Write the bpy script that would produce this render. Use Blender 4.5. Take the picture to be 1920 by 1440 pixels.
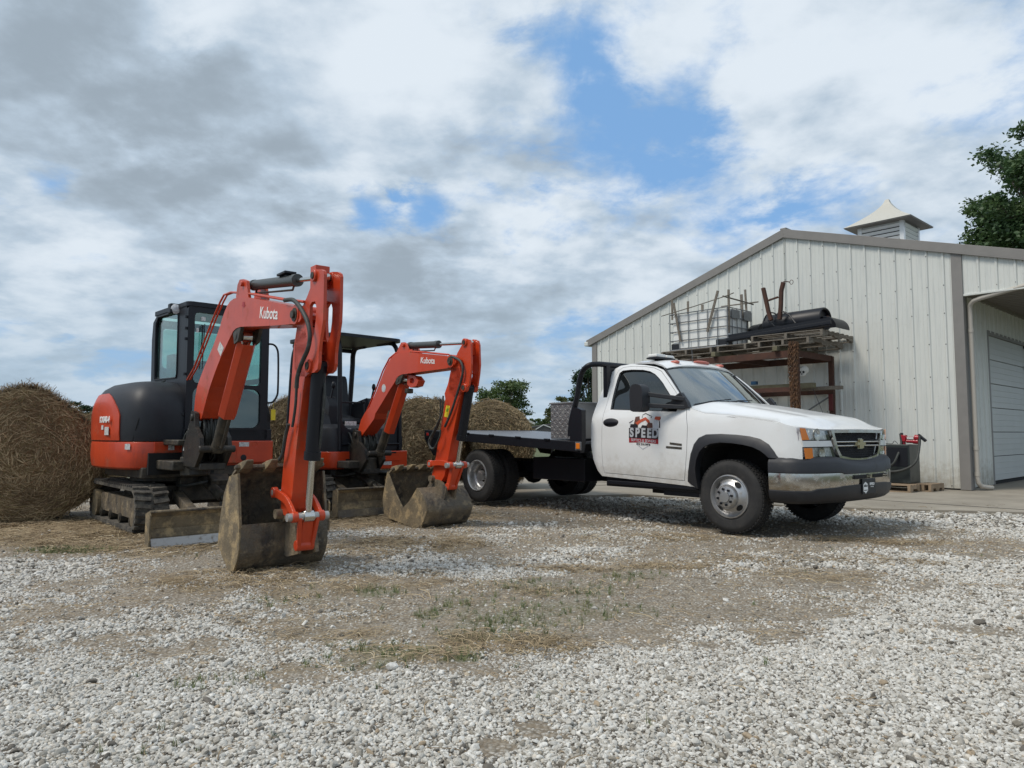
import bpy, bmesh, math, random
import numpy as np
from math import sin, cos, pi, radians, sqrt, atan2
from mathutils import Vector, Matrix, noise as mnoise
random.seed(7); RNG = np.random.default_rng(7)
S = bpy.context.scene
for o in list(bpy.data.objects): bpy.data.objects.remove(o)
COL = S.collection
# ------------------------------------------------------------------ camera
F, TH, H = 1335.0, radians(4.03), 1.04          # focal length in px of a 1920 px wide frame, upward pitch, height
cam = bpy.data.objects.new('camera', bpy.data.cameras.new('camera')); COL.objects.link(cam)
cam.data.sensor_width = 36.0; cam.data.lens = 36.0 * F / 1920.0
cam.data.clip_start = 0.05; cam.data.clip_end = 5000
cam.location = (0, 0, H); cam.rotation_euler = (pi / 2 + TH, 0, 0)
S.camera = cam
S.render.resolution_x = 1024; S.render.resolution_y = 768
S.render.engine = 'CYCLES'
S.view_settings.view_transform = 'Standard'; S.view_settings.look = 'None'
S.view_settings.exposure = 0.13; S.view_settings.gamma = 1.0
# ------------------------------------------------------------------ sky and sun
SUN_EL, SUN_AZ = radians(56), radians(-112)       # azimuth clockwise from +Y
W = bpy.data.worlds.new("World"); S.world = W; W.use_nodes = True
def build_world():
    nt = W.node_tree; N = nt.nodes; L = nt.links; N.clear()
    out = N.new('ShaderNodeOutputWorld'); bg = N.new('ShaderNodeBackground'); L.new(bg.outputs[0], out.inputs[0])
    bg.inputs['Strength'].default_value = 0.10
    sky = N.new('ShaderNodeTexSky'); sky.sky_type = 'NISHITA'; sky.sun_disc = False
    sky.sun_elevation = SUN_EL; sky.sun_rotation = SUN_AZ; sky.air_density = 1.0; sky.dust_density = 0.6; sky.ozone_density = 1.3
    tc = N.new('ShaderNodeTexCoord'); sep = N.new('ShaderNodeSeparateXYZ'); L.new(tc.outputs['Generated'], sep.inputs[0])
    def math_(op, a, b=None, c=None):
        n = N.new('ShaderNodeMath'); n.operation = op
        for i, v in enumerate((a, b, c)):
            if v is None: continue
            if isinstance(v, (int, float)): n.inputs[i].default_value = v
            else: L.new(v, n.inputs[i])
        return n.outputs[0]
    zc = math_('MAXIMUM', sep.outputs[2], 0.0)
    den = math_('ADD', zc, 0.26)
    px = math_('DIVIDE', sep.outputs[0], den); py = math_('DIVIDE', sep.outputs[1], den)
    comb = N.new('ShaderNodeCombineXYZ'); L.new(px, comb.inputs[0]); L.new(py, comb.inputs[1])
    def nz(scale, det, rough, dist, off, lac=2.1):
        m = N.new('ShaderNodeMapping'); m.inputs['Location'].default_value = off; L.new(comb.outputs[0], m.inputs[0])
        n = N.new('ShaderNodeTexNoise'); n.inputs['Scale'].default_value = scale; n.inputs['Detail'].default_value = det
        n.inputs['Roughness'].default_value = rough; n.inputs['Distortion'].default_value = dist; n.inputs['Lacunarity'].default_value = lac
        L.new(m.outputs[0], n.inputs[0]); return n.outputs['Fac']
    def ramp(v, a, b):
        n = N.new('ShaderNodeMapRange'); n.interpolation_type = 'SMOOTHSTEP'; L.new(v, n.inputs[0])
        n.inputs[1].default_value = a; n.inputs[2].default_value = b; return n.outputs[0]
    warp = nz(1.6, 4, .55, 0, (3, 5, 0)); warp2 = nz(5.0, 7, .6, .3, (8, 1, 0))
    def blob(px_, py_, r0, r1, amt):
        d = Vector(((px_ - 960) / F, cos(TH) + (py_ - 720) / F * sin(TH), -((py_ - 720) / F * cos(TH) - sin(TH)))).normalized()
        vm = N.new('ShaderNodeVectorMath'); vm.operation = 'DOT_PRODUCT'; L.new(tc.outputs['Generated'], vm.inputs[0]); vm.inputs[1].default_value = d
        ac = math_('ARCCOSINE', vm.outputs['Value'])
        ac = math_('ADD', ac, math_('MULTIPLY', math_('SUBTRACT', warp, 0.5), r1 * 1.7)); ac = math_('ADD', ac, math_('MULTIPLY', math_('SUBTRACT', warp2, 0.5), r1 * 1.3))
        return math_('MULTIPLY', math_('SUBTRACT', 1.0, ramp(ac, r0, r1)), amt)
    # cloud cover (1 = cloud) : noise with openings of blue
    n1 = nz(1.9, 12, .58, .2, (1.3, .4, 0)); n2 = nz(6.0, 8, .58, .3, (7, 2, 0))
    cov = math_('ADD', math_('MULTIPLY', n1, 1.5), math_('SUBTRACT', math_('MULTIPLY', math_('SUBTRACT', n2, .5), .8), .19))
    for b in [(1140, 165, .0, .12, -.22), (1265, 215, .0, .10, -.16), (1090, 130, .0, .09, -.16), (1330, 385, .0, .16, -.36), (1520, 380, .0, .10, -.22), (1230, 255, .0, .12, -.16), (690, 398, .0, .085, -.60), (800, 402, .0, .07, -.5), (1540, 395, .01, .09, -.14), (1120, 150, .01, .09, -.16),
              (90, 338, .01, .05, -.26), (1600, 140, .08, .38, .12), (430, 250, .2, .55, .34), (1150, 480, .03, .18, .10), (1370, 42, .01, .06, -.2), (240, 140, .02, .14, -.12), (150, 640, .05, .35, -.10), (1010, 640, .05, .35, -.10), (1180, 95, .02, .1, .10)]:
        cov = math_('ADD', cov, blob(*b))
    cover = ramp(cov, 0.20, 0.62)
    # cloud brightness
    n3 = nz(2.0, 9, .52, .2, (4, 9, 0)); n4 = nz(7.5, 8, .58, .3, (1, 3, 0))
    br = math_('ADD', math_('MULTIPLY', n3, 1.35), math_('ADD', -.13, math_('MULTIPLY', math_('SUBTRACT', n4, .5), .30)))
    for b in [(600, 290, .0, .34, -.26), (470, 230, .0, .16, -.08), (240, 400, .0, .28, -.22), (820, 290, .0, .18, -.14), (80, 260, .05, .26, -.10), (390, 340, .04, .2, -.12), (410, 70, .02, .13, .30), (690, 90, .03, .17, .34), (820, 60, .03, .16, .2), (1500, 120, .1, .45, .22),
              (180, 500, .02, .15, .22), (420, 470, .02, .12, .20), (60, 480, .02, .12, .14), (980, 400, .01, .12, .22), (700, 470, .02, .16, -.16), (1060, 330, .01, .08, -.26), (1560, 330, .02, .12, -.20), (1700, 340, .02, .12, -.10), (160, 560, .02, .13, .10), (960, 560, .03, .2, -.18), (300, 740, .05, .4, -.05), (120, 100, .05, .2, -.14), (1250, 600, .03, .12, -.05)]:
        br = math_('ADD', br, blob(*b))
    def relief(scale, det, rough, k):
        a_ = nz(scale, det, rough, .15, (2.0, 6.0, 0)); b_ = nz(scale, det, rough, .15, (2.0 - .16 / scale, 6.0 - .22 / scale, 0)); return math_('MULTIPLY', math_('SUBTRACT', a_, b_), k)
    br = math_('ADD', br, math_('ADD', relief(2.2, 9, .52, 2.2), relief(6.0, 7, .52, .8)))
    shade = ramp(br, -0.22, 1.02)
    cr = N.new('ShaderNodeValToRGB'); L.new(shade, cr.inputs[0])
    e = cr.color_ramp.elements; e[0].position = 0; e[0].color = (3.1, 3.75, 4.4, 1); e[1].position = 1; e[1].color = (6.9, 7.6, 8.3, 1)
    m_ = e.new(.5); m_.color = (4.5, 5.45, 6.45, 1)
    # the clear sky between the clouds: the sky model seen through thin haze
    hz = N.new('ShaderNodeMixRGB'); hz.inputs[0].default_value = .72; L.new(sky.outputs[0], hz.inputs[1]); hz.inputs[2].default_value = (2.2, 4.4, 7.8, 1)
    mix = N.new('ShaderNodeMixRGB'); L.new(cover, mix.inputs[0]); L.new(hz.outputs[0], mix.inputs[1]); L.new(cr.outputs[0], mix.inputs[2])
    # toward the horizon everything melts into pale blue-grey air
    hr = N.new('ShaderNodeMixRGB'); L.new(math_('MULTIPLY', math_('SUBTRACT', 1.0, ramp(sep.outputs[2], -0.02, 0.26)), .62), hr.inputs[0])
    L.new(mix.outputs[0], hr.inputs[1]); hr.inputs[2].default_value = (3.55, 4.8, 5.95, 1)
    L.new(hr.outputs[0], bg.inputs['Color'])
build_world()
sd = bpy.data.lights.new('sun', 'SUN'); sd.energy = 2.3; sd.angle = radians(20); sd.color = (1, .93, .83)
so = bpy.data.objects.new('sun', sd); COL.objects.link(so)
sv = Vector((sin(SUN_AZ) * cos(SUN_EL), cos(SUN_AZ) * cos(SUN_EL), sin(SUN_EL)))
so.rotation_euler = sv.to_track_quat('Z', 'Y').to_euler(); so.location = (0, 0, 50)

# ------------------------------------------------------------------ frames: real upright planes in the yard
def ray(px, py):
    x = (px - 960) / F; y = (py - 720) / F
    return np.array([x, cos(TH) + y * sin(TH), -(y * cos(TH) - sin(TH))])
CP = np.array([0, 0, H])
def gnd(px, py, z=0.0):
    r = ray(px, py); return CP + r * ((z - H) / r[2])
class Fr:
    """a local frame: origin O on the ground, h forward (azimuth az clockwise from +Y), l to the left"""
    def __init__(s, O, az):
        s.O = np.array([O[0], O[1], 0.]); a = radians(az); s.az = az
        s.h = np.array([sin(a), cos(a), 0]); s.l = np.array([-s.h[1], s.h[0], 0])
        s.M = Matrix(((s.h[0], s.l[0], 0, s.O[0]), (s.h[1], s.l[1], 0, s.O[1]), (0, 0, 1, 0), (0, 0, 0, 1)))
    def _p(s, px, py, p, n):
        r = ray(px, py); return CP + r * (((p - CP) @ n) / (r @ n)) - s.O
    def lat(s, px, py, y):
        q = s._p(px, py, s.O + s.l * y, s.l); return (q @ s.h, q[2])
    def fwd(s, px, py, x):
        q = s._p(px, py, s.O + s.h * x, s.h); return (q @ s.l, q[2])
    def lats(s, pts, y): return [s.lat(a, b, y) for a, b in pts]
    def fwds(s, pts, x): return [s.fwd(a, b, x) for a, b in pts]
ID = Fr((0, 0), 90)   # h = +X, l = +Y : world axes

# ------------------------------------------------------------------ materials
def mat(name, col, rough=.5, metal=0., var=None, dirt=None, bump=None, spec=.5, coat=0., rust=None, alpha=None, trans=None, objvar=0., streak=None, low=None):
    """var=(colour, scale, amount)  dirt=(colour, scale, lo, hi)  bump=(scale, strength)"""
    m = bpy.data.materials.new(name); m.use_nodes = True; nt = m.node_tree; N = nt.nodes; L = nt.links
    b = N['Principled BSDF']; b.inputs['Roughness'].default_value = rough; b.inputs['Metallic'].default_value = metal
    b.inputs['Specular IOR Level'].default_value = spec; b.inputs['Coat Weight'].default_value = coat
    tc = N.new('ShaderNodeTexCoord')
    def nz(scale, det=5, rgh=.6, vec=None, st=None):
        n = N.new('ShaderNodeTexNoise'); n.inputs['Scale'].default_value = scale; n.inputs['Detail'].default_value = det; n.inputs['Roughness'].default_value = rgh
        if st:
            mp = N.new('ShaderNodeMapping'); mp.inputs['Scale'].default_value = st; L.new(tc.outputs['Object'], mp.inputs[0]); L.new(mp.outputs[0], n.inputs[0])
        else: L.new(tc.outputs['Object'], n.inputs[0])
        return n.outputs['Fac']
    def rmp(v, a, b_):
        n = N.new('ShaderNodeMapRange'); n.interpolation_type = 'SMOOTHSTEP'; L.new(v, n.inputs[0]); n.inputs[1].default_value = a; n.inputs[2].default_value = b_; return n.outputs[0]
    def mx(f, a, c):
        n = N.new('ShaderNodeMixRGB'); 
        if isinstance(f, float): n.inputs[0].default_value = f
        else: L.new(f, n.inputs[0])
        for i, v in ((1, a), (2, c)):
            if isinstance(v, tuple): n.inputs[i].default_value = (*v, 1)
            else: L.new(v, n.inputs[i])
        return n.outputs[0]
    c = col
    if var:
        f = nz(var[1]); f = rmp(f, .3, .7); mu = N.new('ShaderNodeMath'); mu.operation = 'MULTIPLY'; L.new(f, mu.inputs[0]); mu.inputs[1].default_value = var[2]
        c = mx(mu.outputs[0], c, var[0])
    if streak:
        f = rmp(nz(streak[1], 4, .6, st=streak[2]), streak[3], streak[4]); c = mx(f, c, streak[0])
    rfac = None
    if dirt:
        f = rmp(nz(dirt[1], 8, .68), dirt[2], dirt[3]); c = mx(f, c, dirt[0]); rfac = f
    if rust:
        f = rmp(nz(rust[1], 8, .7), rust[2], rust[3]); c = mx(f, c, rust[0]); rfac = f
    if low:                              # splashed mud and dust that has dried on the bottom of the thing: (colour, z clean, z dirty, amount)
        sx = N.new('ShaderNodeSeparateXYZ'); L.new(tc.outputs['Object'], sx.inputs[0]); g = rmp(sx.outputs[2], low[1], low[2]); ns = rmp(nz(9, 8, .72), .28, .72); ad = N.new('ShaderNodeMath'); ad.operation = 'MULTIPLY_ADD'; L.new(g, ad.inputs[0]); ad.inputs[1].default_value = 1.15; L.new(ns, ad.inputs[2])
        g2 = N.new('ShaderNodeMapRange'); L.new(ad.outputs[0], g2.inputs[0]); g2.inputs[1].default_value = .75; g2.inputs[2].default_value = 1.9; g2.inputs[3].default_value = 0; g2.inputs[4].default_value = low[3]; g2.clamp = True; c = mx(g2.outputs[0], c, low[0])
    if objvar:
        oi = N.new('ShaderNodeObjectInfo'); hs = N.new('ShaderNodeHueSaturation'); mr = N.new('ShaderNodeMapRange'); L.new(oi.outputs['Random'], mr.inputs[0])
        mr.inputs[3].default_value = 1 - objvar; mr.inputs[4].default_value = 1 + objvar; L.new(mr.outputs[0], hs.inputs['Value'])
        if isinstance(c, tuple): hs.inputs['Color'].default_value = (*c, 1)
        else: L.new(c, hs.inputs['Color'])
        c = hs.outputs[0]
    if isinstance(c, tuple): b.inputs['Base Color'].default_value = (*c, 1)
    else: L.new(c, b.inputs['Base Color'])
    if rfac is not None:
        mr = N.new('ShaderNodeMapRange'); L.new(rfac, mr.inputs[0]); mr.inputs[3].default_value = rough; mr.inputs[4].default_value = .92; L.new(mr.outputs[0], b.inputs['Roughness'])
        if metal:
            m2 = N.new('ShaderNodeMapRange'); L.new(rfac, m2.inputs[0]); m2.inputs[3].default_value = metal; m2.inputs[4].default_value = 0; L.new(m2.outputs[0], b.inputs['Metallic'])
    if bump:
        bp = N.new('ShaderNodeBump'); bp.inputs['Strength'].default_value = bump[1]; bp.inputs['Distance'].default_value = bump[2] if len(bump) > 2 else .01
        L.new(nz(bump[0], 7, .65), bp.inputs['Height']); L.new(bp.outputs[0], b.inputs['Normal'])
    if trans is not None:
        b.inputs['Transmission Weight'].default_value = trans; b.inputs['IOR'].default_value = 1.02
    if alpha is not None: b.inputs['Alpha'].default_value = alpha
    return m
def glass(name, tint, refl=.12, opac=.3, rough=.02):
    """thin pane: tinted see-through with a sky reflection"""
    m = bpy.data.materials.new(name); m.use_nodes = True; nt = m.node_tree; N = nt.nodes; L = nt.links; N.clear()
    out = N.new('ShaderNodeOutputMaterial'); tr = N.new('ShaderNodeBsdfTransparent'); tr.inputs[0].default_value = (*tint, 1)
    gl = N.new('ShaderNodeBsdfGlossy'); gl.inputs['Roughness'].default_value = rough; gl.inputs[0].default_value = (.9, .95, .95, 1)
    df = N.new('ShaderNodeBsdfDiffuse'); df.inputs[0].default_value = (tint[0] * .35, tint[1] * .35, tint[2] * .35, 1)
    m1 = N.new('ShaderNodeMixShader'); m1.inputs[0].default_value = opac; L.new(tr.outputs[0], m1.inputs[1]); L.new(df.outputs[0], m1.inputs[2])
    fr = N.new('ShaderNodeLayerWeight'); pw = N.new('ShaderNodeMath'); pw.operation = 'POWER'; L.new(fr.outputs['Facing'], pw.inputs[0]); pw.inputs[1].default_value = 4.0; ad = N.new('ShaderNodeMath'); ad.operation = 'MULTIPLY_ADD'; L.new(pw.outputs[0], ad.inputs[0]); ad.inputs[1].default_value = .75; ad.inputs[2].default_value = refl + .04; ad.use_clamp = True
    m2 = N.new('ShaderNodeMixShader'); L.new(ad.outputs[0], m2.inputs[0]); L.new(m1.outputs[0], m2.inputs[1]); L.new(gl.outputs[0], m2.inputs[2])
    L.new(m2.outputs[0], out.inputs[0]); return m
MUD = (.16, .115, .07); DUST = (.30, .25, .19)
M = {}
M['orange'] = mat('orange_paint', (.56, .056, .012), .42, var=((.40, .036, .010), 3.0, .7), streak=((.25, .035, .018), 7, (1, 1, .3), .58, .80), dirt=((.27, .10, .05), 4.5, .54, .80), bump=(30, .05), coat=.15)
M['orange_clean'] = mat('orange_paint_clean', (.58, .056, .012), .36, var=((.46, .038, .010), 2.2, .6), dirt=((.32, .16, .10), 3.5, .60, .9), coat=.2)
M['charcoal'] = mat('charcoal_plastic', (.015, .0165, .021), .5, var=((.024, .026, .031), 5, .6), dirt=((.06, .055, .05), 3.2, .60, 1.0), bump=(120, .05), spec=.35)
M['black'] = mat('black_paint', (.008, .009, .013), .42, dirt=((.05, .046, .042), 6, .60, .95), spec=.35)
M['dark_metal'] = mat('greasy_dark_metal', (.035, .033, .03), .55, .3, var=((.10, .085, .06), 14, .7), dirt=((.13, .10, .07), 9, .5, .75), bump=(40, .3, .01))
M['greasy'] = mat('black_greasy_casting', (.018, .017, .016), .5, .2, var=((.045, .038, .028), 12, .7), dirt=((.10, .08, .055), 7, .56, .8), bump=(30, .4, .012))
M['rubber'] = mat('track_rubber', (.035, .033, .031), .85, var=((.14, .125, .10), 12, .8), dirt=((.20, .175, .14), 18, .48, .72), bump=(60, .6, .01))
M['tyre'] = mat('tyre_rubber', (.018, .018, .019), .8, var=((.04, .038, .036), 8, .6), dirt=((.08, .07, .06), 14, .55, .85), bump=(90, .2, .004))
M['mudsteel'] = mat('muddy_steel', (.115, .10, .08), .7, .2, var=((.19, .145, .09), 5, .9), dirt=((.30, .235, .15), 8, .50, .70), bump=(26, 1.0, .016), streak=((.055, .048, .042), 6, (1.2, 1.2, .5), .50, .68))
M['mudsteel2'] = mat('mud_caked_steel', (.20, .155, .095), .85, .0, var=((.12, .095, .06), 9, .9), dirt=((.38, .28, .15), 7, .47, .66), rust=((.085, .07, .055), 4, .54, .70), bump=(34, .8, .012))
M['worn_steel'] = mat('worn_bright_steel', (.42, .41, .39), .45, .5, dirt=((.20, .16, .12), 12, .5, .75), bump=(50, .2, .004))
M['chrome_rod'] = mat('cylinder_rod_chrome', (.62, .60, .56), .18, 1.0, dirt=((.3, .26, .2), 9, .6, .9))
M['hose'] = mat('hydraulic_hose', (.03, .033, .03), .6, dirt=((.10, .10, .09), 20, .45, .8), bump=(60, .3, .003))
M['sticker'] = mat('white_sticker', (.72, .72, .70), .5, var=((.1, .1, .1), 55, .55))
M['lettering'] = mat('white_lettering', (.82, .82, .80), .45)
M['yellow'] = mat('yellow_plastic', (.75, .58, .03), .5)
M['cabglass'] = glass('cab_glass_green', (.66, .86, .81), .07, .05)
M['cabglass_dark'] = glass('cab_glass_dark', (.40, .56, .53), .07, .10)
M['truckglass'] = glass('truck_tinted_glass', (.05, .06, .065), .05, .6)
M['windshield'] = glass('truck_windshield_glass', (.34, .42, .44), .26, .12)
M['white_paint'] = mat('truck_white_paint', (.78, .79, .79), .28, coat=.5, var=((.70, .70, .68), 2, .5), dirt=((.58, .54, .47), 5, .62, 1.0), low=((.40, .35, .28), .90, .42, .50))
M['trim'] = mat('truck_black_trim', (.016, .017, .021), .5, dirt=((.06, .058, .055), 7, .5, .9), bump=(150, .06))
M['chrome'] = mat('bumper_chrome', (.56, .53, .48), .14, 1.0, dirt=((.30, .26, .20), 7, .48, .85), low=((.28, .24, .19), .66, .45, .6))
M['rim'] = mat('steel_rim', (.46, .46, .46), .32, .8, dirt=((.22, .20, .18), 10, .5, .8))
M['amber'] = mat('amber_lens', (.72, .20, .02), .2, coat=.5)
M['redlens'] = mat('red_lens', (.45, .02, .02), .25, coat=.5)
M['roofred'] = mat('faded_orange_marker_lens', (.50, .13, .09), .35)
M['lamp'] = mat('clear_lamp_reflector', (.86, .87, .88), .25, .0, var=((.30, .31, .33), 26, .8))
M['deck'] = mat('tread_plate_deck', (.19, .20, .22), .42, .55, var=((.16, .16, .17), 3, .7), bump=(70, .35, .004))
M['rusty'] = mat('rusty_steel', (.052, .023, .016), .85, var=((.09, .036, .021), 7, .8), dirt=((.05, .03, .02), 5, .5, .75), bump=(35, .4, .006))
M['wood'] = mat('weathered_wood', (.15, .13, .105), .85, var=((.11, .09, .07), 6, .7), streak=((.24, .215, .18), 5, (2, 14, 14), .45, .7), bump=(28, .4, .006))
M['greenwood'] = mat('mossy_timber', (.17, .155, .10), .9, var=((.10, .085, .05), 5, .7), dirt=((.15, .16, .06), 6, .52, .75), bump=(30, .4, .006))
M['palletwood'] = mat('pallet_wood', (.33, .24, .16), .85, var=((.22, .16, .10), 8, .8), bump=(30, .3, .005))
M['hdpe'] = mat('white_plastic_tank', (.80, .80, .77), .45, var=((.66, .66, .63), 3, .5))
M['galv'] = mat('galvanised_tube', (.20, .21, .22), .5, .5, var=((.13, .135, .14), 20, .6))
M['wall'] = mat('white_metal_siding', (.63, .64, .60), .42, streak=((.55, .565, .535), 2.0, (6, 6, .5), .45, .75), dirt=((.47, .45, .39), 2.6, .60, 1.0), bump=(1.6, .12, .03), low=((.34, .30, .23), .75, .05, .7))
M['wallside'] = M['wall']
M['taupe'] = mat('taupe_metal_trim', (.225, .212, .197), .5, var=((.19, .18, .168), 4, .6))
M['screw'] = mat('screw_head', (.09, .09, .09), .6)
M['soffit'] = mat('soffit_metal', (.22, .20, .18), .5)
M['door'] = mat('overhead_door_metal', (.50, .51, .49), .45, var=((.45, .46, .44), 2, .5))
M['darkgap'] = mat('dark_gap', (.012, .012, .012), .9)
M['shingle'] = mat('roof_shingles', (.10, .095, .095), .9, var=((.06, .055, .055), 20, .6))
M['skull'] = mat('painted_plaster_skull', (.62, .61, .57), .6, dirt=((.3, .28, .24), 12, .5, .8))
M['redpump'] = mat('red_pump_casting', (.33, .008, .02), .4, coat=.3)
M['tank'] = mat('dark_green_tank_paint', (.020, .026, .026), .35, dirt=((.10, .11, .09), 2.2, .5, .9))
M['concrete'] = mat('concrete_slab', (.32, .285, .23), .88, var=((.22, .195, .155), 1.2, .9), dirt=((.16, .135, .10), 3.3, .55, .85), bump=(45, .35, .004))
M['diamond'] = mat('diamond_plate', (.33, .33, .33), .38, .75, dirt=((.24, .23, .21), 5, .5, .9))
M['bark'] = mat('bark', (.10, .08, .06), .9, bump=(12, .6, .03))

# ------------------------------------------------------------------ mesh building
def tag(o, label=None, cat=None, group=None, kind=None):
    if label: o['label'] = label
    if cat: o['category'] = cat
    if group: o['group'] = group
    if kind: o['kind'] = kind
    return o
def thing(name, fr, label, cat, group=None):
    o = bpy.data.objects.new(name, None); COL.objects.link(o); o.matrix_world = fr.M.copy(); o.empty_display_size = .3
    tag(o, label, cat, group); o['_f'] = 1; THF[o.name] = fr; return o
THF = {}
def root_frame(p):
    while p.parent is not None: p = p.parent
    return THF.get(p.name, ID)
class MB:
    def __init__(s): s.bm = bmesh.new(); s.mi = 0
    def face(s, vs):
        try: f = s.bm.faces.new(vs); f.material_index = s.mi; return f
        except ValueError: return None
    def v(s, *c): return s.bm.verts.new(c if len(c) == 3 else c[0])
    def hexa(s, p):
        v = [s.v(tuple(q)) for q in p]
        for a in ((0, 3, 2, 1), (4, 5, 6, 7), (0, 1, 5, 4), (1, 2, 6, 5), (2, 3, 7, 6), (3, 0, 4, 7)): s.face([v[i] for i in a])
        return s
    def box(s, x0, x1, y0, y1, z0, z1):
        return s.hexa([(x0, y0, z0), (x1, y0, z0), (x1, y1, z0), (x0, y1, z0), (x0, y0, z1), (x1, y0, z1), (x1, y1, z1), (x0, y1, z1)])
    def obox(s, c, sx, sy, sz, rot=None):
        R = rot if rot is not None else Matrix.Identity(3); c = Vector(c)
        return s.hexa([c + R @ Vector((a * sx / 2, b * sy / 2, d * sz / 2)) for a, b, d in ((-1, -1, -1), (1, -1, -1), (1, 1, -1), (-1, 1, -1), (-1, -1, 1), (1, -1, 1), (1, 1, 1), (-1, 1, 1))])
    def bar(s, p0, p1, w, t, up=(0, 0, 1)):
        p0 = Vector(p0); p1 = Vector(p1); d = (p1 - p0); Ln = d.length; d.normalize(); u = Vector(up)
        sdir = d.cross(u)
        if sdir.length < 1e-4: sdir = d.cross(Vector((1, 0, 0)))
        sdir.normalize(); u = sdir.cross(d).normalized()
        R = Matrix((d, sdir, u)).transposed()
        return s.obox((p0 + p1) / 2, Ln, w, t, R)
    def fill(s, loops, to3):
        """triangulated flat sheet from 2-D loops (first outer, the rest holes)"""
        b2 = bmesh.new()
        for lp in loops:
            vs = [b2.verts.new((a, b, 0)) for a, b in lp]
            for i in range(len(vs)): b2.edges.new((vs[i], vs[(i + 1) % len(vs)]))
        bmesh.ops.triangle_fill(b2, use_beauty=True, use_dissolve=False, edges=b2.edges[:])
        mp = {}
        for v in b2.verts: mp[v.index if v.index >= 0 else id(v)] = None
        b2.verts.index_update()
        nv = [s.v(tuple(to3(v.co.x, v.co.y))) for v in b2.verts]
        fs = [s.face([nv[q.index] for q in f.verts]) for f in b2.faces]
        b2.free(); return [f for f in fs if f]
    def prism(s, poly, y0, y1, axis='y', holes=()):
        def mk(d):
            return (lambda a, b: (a, d, b)) if axis == 'y' else ((lambda a, b: (d, a, b)) if axis == 'x' else (lambda a, b: (a, b, d)))
        loops = [poly] + list(holes)
        s.fill(loops, mk(y0)); s.fill(loops, mk(y1))
        for lp in loops:
            A = [s.v(mk(y0)(*p)) for p in lp]; B = [s.v(mk(y1)(*p)) for p in lp]; n = len(lp)
            for i in range(n): s.face([A[i], A[(i + 1) % n], B[(i + 1) % n], B[i]])
        return s
    def strip(s, prof, y0, y1, t=.015):
        """bent plate: a polyline (x,z) with thickness t, spanning y0..y1"""
        P = [Vector((a, b)) for a, b in prof]; n = len(P); out = []
        for i in range(n):
            d = (P[min(i + 1, n - 1)] - P[max(i - 1, 0)]).normalized(); out.append(P[i] + Vector((-d.y, d.x)) * t)
        for i in range(n - 1):
            a, b, c, d = P[i], P[i + 1], out[i + 1], out[i]
            s.hexa([(a.x, y0, a.y), (b.x, y0, b.y), (c.x, y0, c.y), (d.x, y0, d.y), (a.x, y1, a.y), (b.x, y1, b.y), (c.x, y1, c.y), (d.x, y1, d.y)])
        return s
    def cyl(s, p0, p1, r, r2=None, n=20, cap=True):
        return s.tube([p0, p1], [r, r if r2 is None else r2], n, cap)
    def tube(s, pts, r, n=8, cap=True, closed=False):
        P = [Vector(p) for p in pts]; m = len(P); R = r if isinstance(r, (list, tuple)) else [r] * m
        d0 = (P[1] - P[0]).normalized(); u = d0.orthogonal().normalized(); rings = []
        for i in range(m):
            if closed: d = (P[(i + 1) % m] - P[i - 1]).normalized()
            else: d = (P[min(i + 1, m - 1)] - P[max(i - 1, 0)]).normalized()
            u = (u - d * u.dot(d)).normalized(); w = d.cross(u)
            rings.append([s.v(tuple(P[i] + (u * cos(2 * pi * k / n) + w * sin(2 * pi * k / n)) * R[i])) for k in range(n)])
        for i in range(m if closed else m - 1):
            a, b = rings[i], rings[(i + 1) % m]
            for k in range(n): s.face([a[k], a[(k + 1) % n], b[(k + 1) % n], b[k]])
        if cap and not closed: s.face(rings[0][::-1]); s.face(rings[-1])
        return s
    def lathe(s, prof, c, axis, n=32):
        """prof: (radius, along axis)"""
        c = Vector(c); a = Vector(axis).normalized(); u = a.orthogonal().normalized(); w = a.cross(u); rings = []
        for r, t in prof:
            if r < 1e-5: rings.append([s.v(tuple(c + a * t))] * n)
            else: rings.append([s.v(tuple(c + a * t + (u * cos(2 * pi * k / n) + w * sin(2 * pi * k / n)) * r)) for k in range(n)])
        for i in range(len(rings) - 1):
            A, B = rings[i], rings[i + 1]
            for k in range(n):
                q = [A[k], A[(k + 1) % n], B[(k + 1) % n], B[k]]; o = []
                for x in q:
                    if x not in o: o.append(x)
                if len(o) > 2: s.face(o)
        return s
    def grid(s, fn, nu, nv):
        g = [[s.v(tuple(fn(i / nu, j / nv))) for j in range(nv + 1)] for i in range(nu + 1)]
        for i in range(nu):
            for j in range(nv): s.face([g[i][j], g[i + 1][j], g[i + 1][j + 1], g[i][j + 1]])
        return s
    def sph(s, c, r, sc=(1, 1, 1), n=12):
        g = bmesh.ops.create_icosphere(s.bm, subdivisions=2 if n <= 12 else 3, radius=r)
        for v in g['verts']: v.co = Vector((v.co.x * sc[0], v.co.y * sc[1], v.co.z * sc[2])) + Vector(c)
        for v in g['verts']:
            for f in v.link_faces: f.material_index = s.mi
        return s
    def xform(s, mtx): s.bm.transform(mtx); return s
    def build(s, name, mats, parent=None, fr=None, bevel=0., smooth=None, sub=0, solid=0., seg=2, label=None, recalc=True):
        if recalc: bmesh.ops.recalc_face_normals(s.bm, faces=s.bm.faces[:])
        rf = root_frame(parent) if parent is not None else None
        if fr is not None:
            base = rf.M if rf is not None else Matrix.Identity(4)
            s.bm.transform(base.inverted() @ fr.M)
        me = bpy.data.meshes.new(name); s.bm.to_mesh(me); s.bm.free()
        if not isinstance(mats, (list, tuple)): mats = [mats]
        for m in mats: me.materials.append(m)
        o = bpy.data.objects.new(name, me); COL.objects.link(o)
        if parent is not None: o.parent = parent
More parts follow.
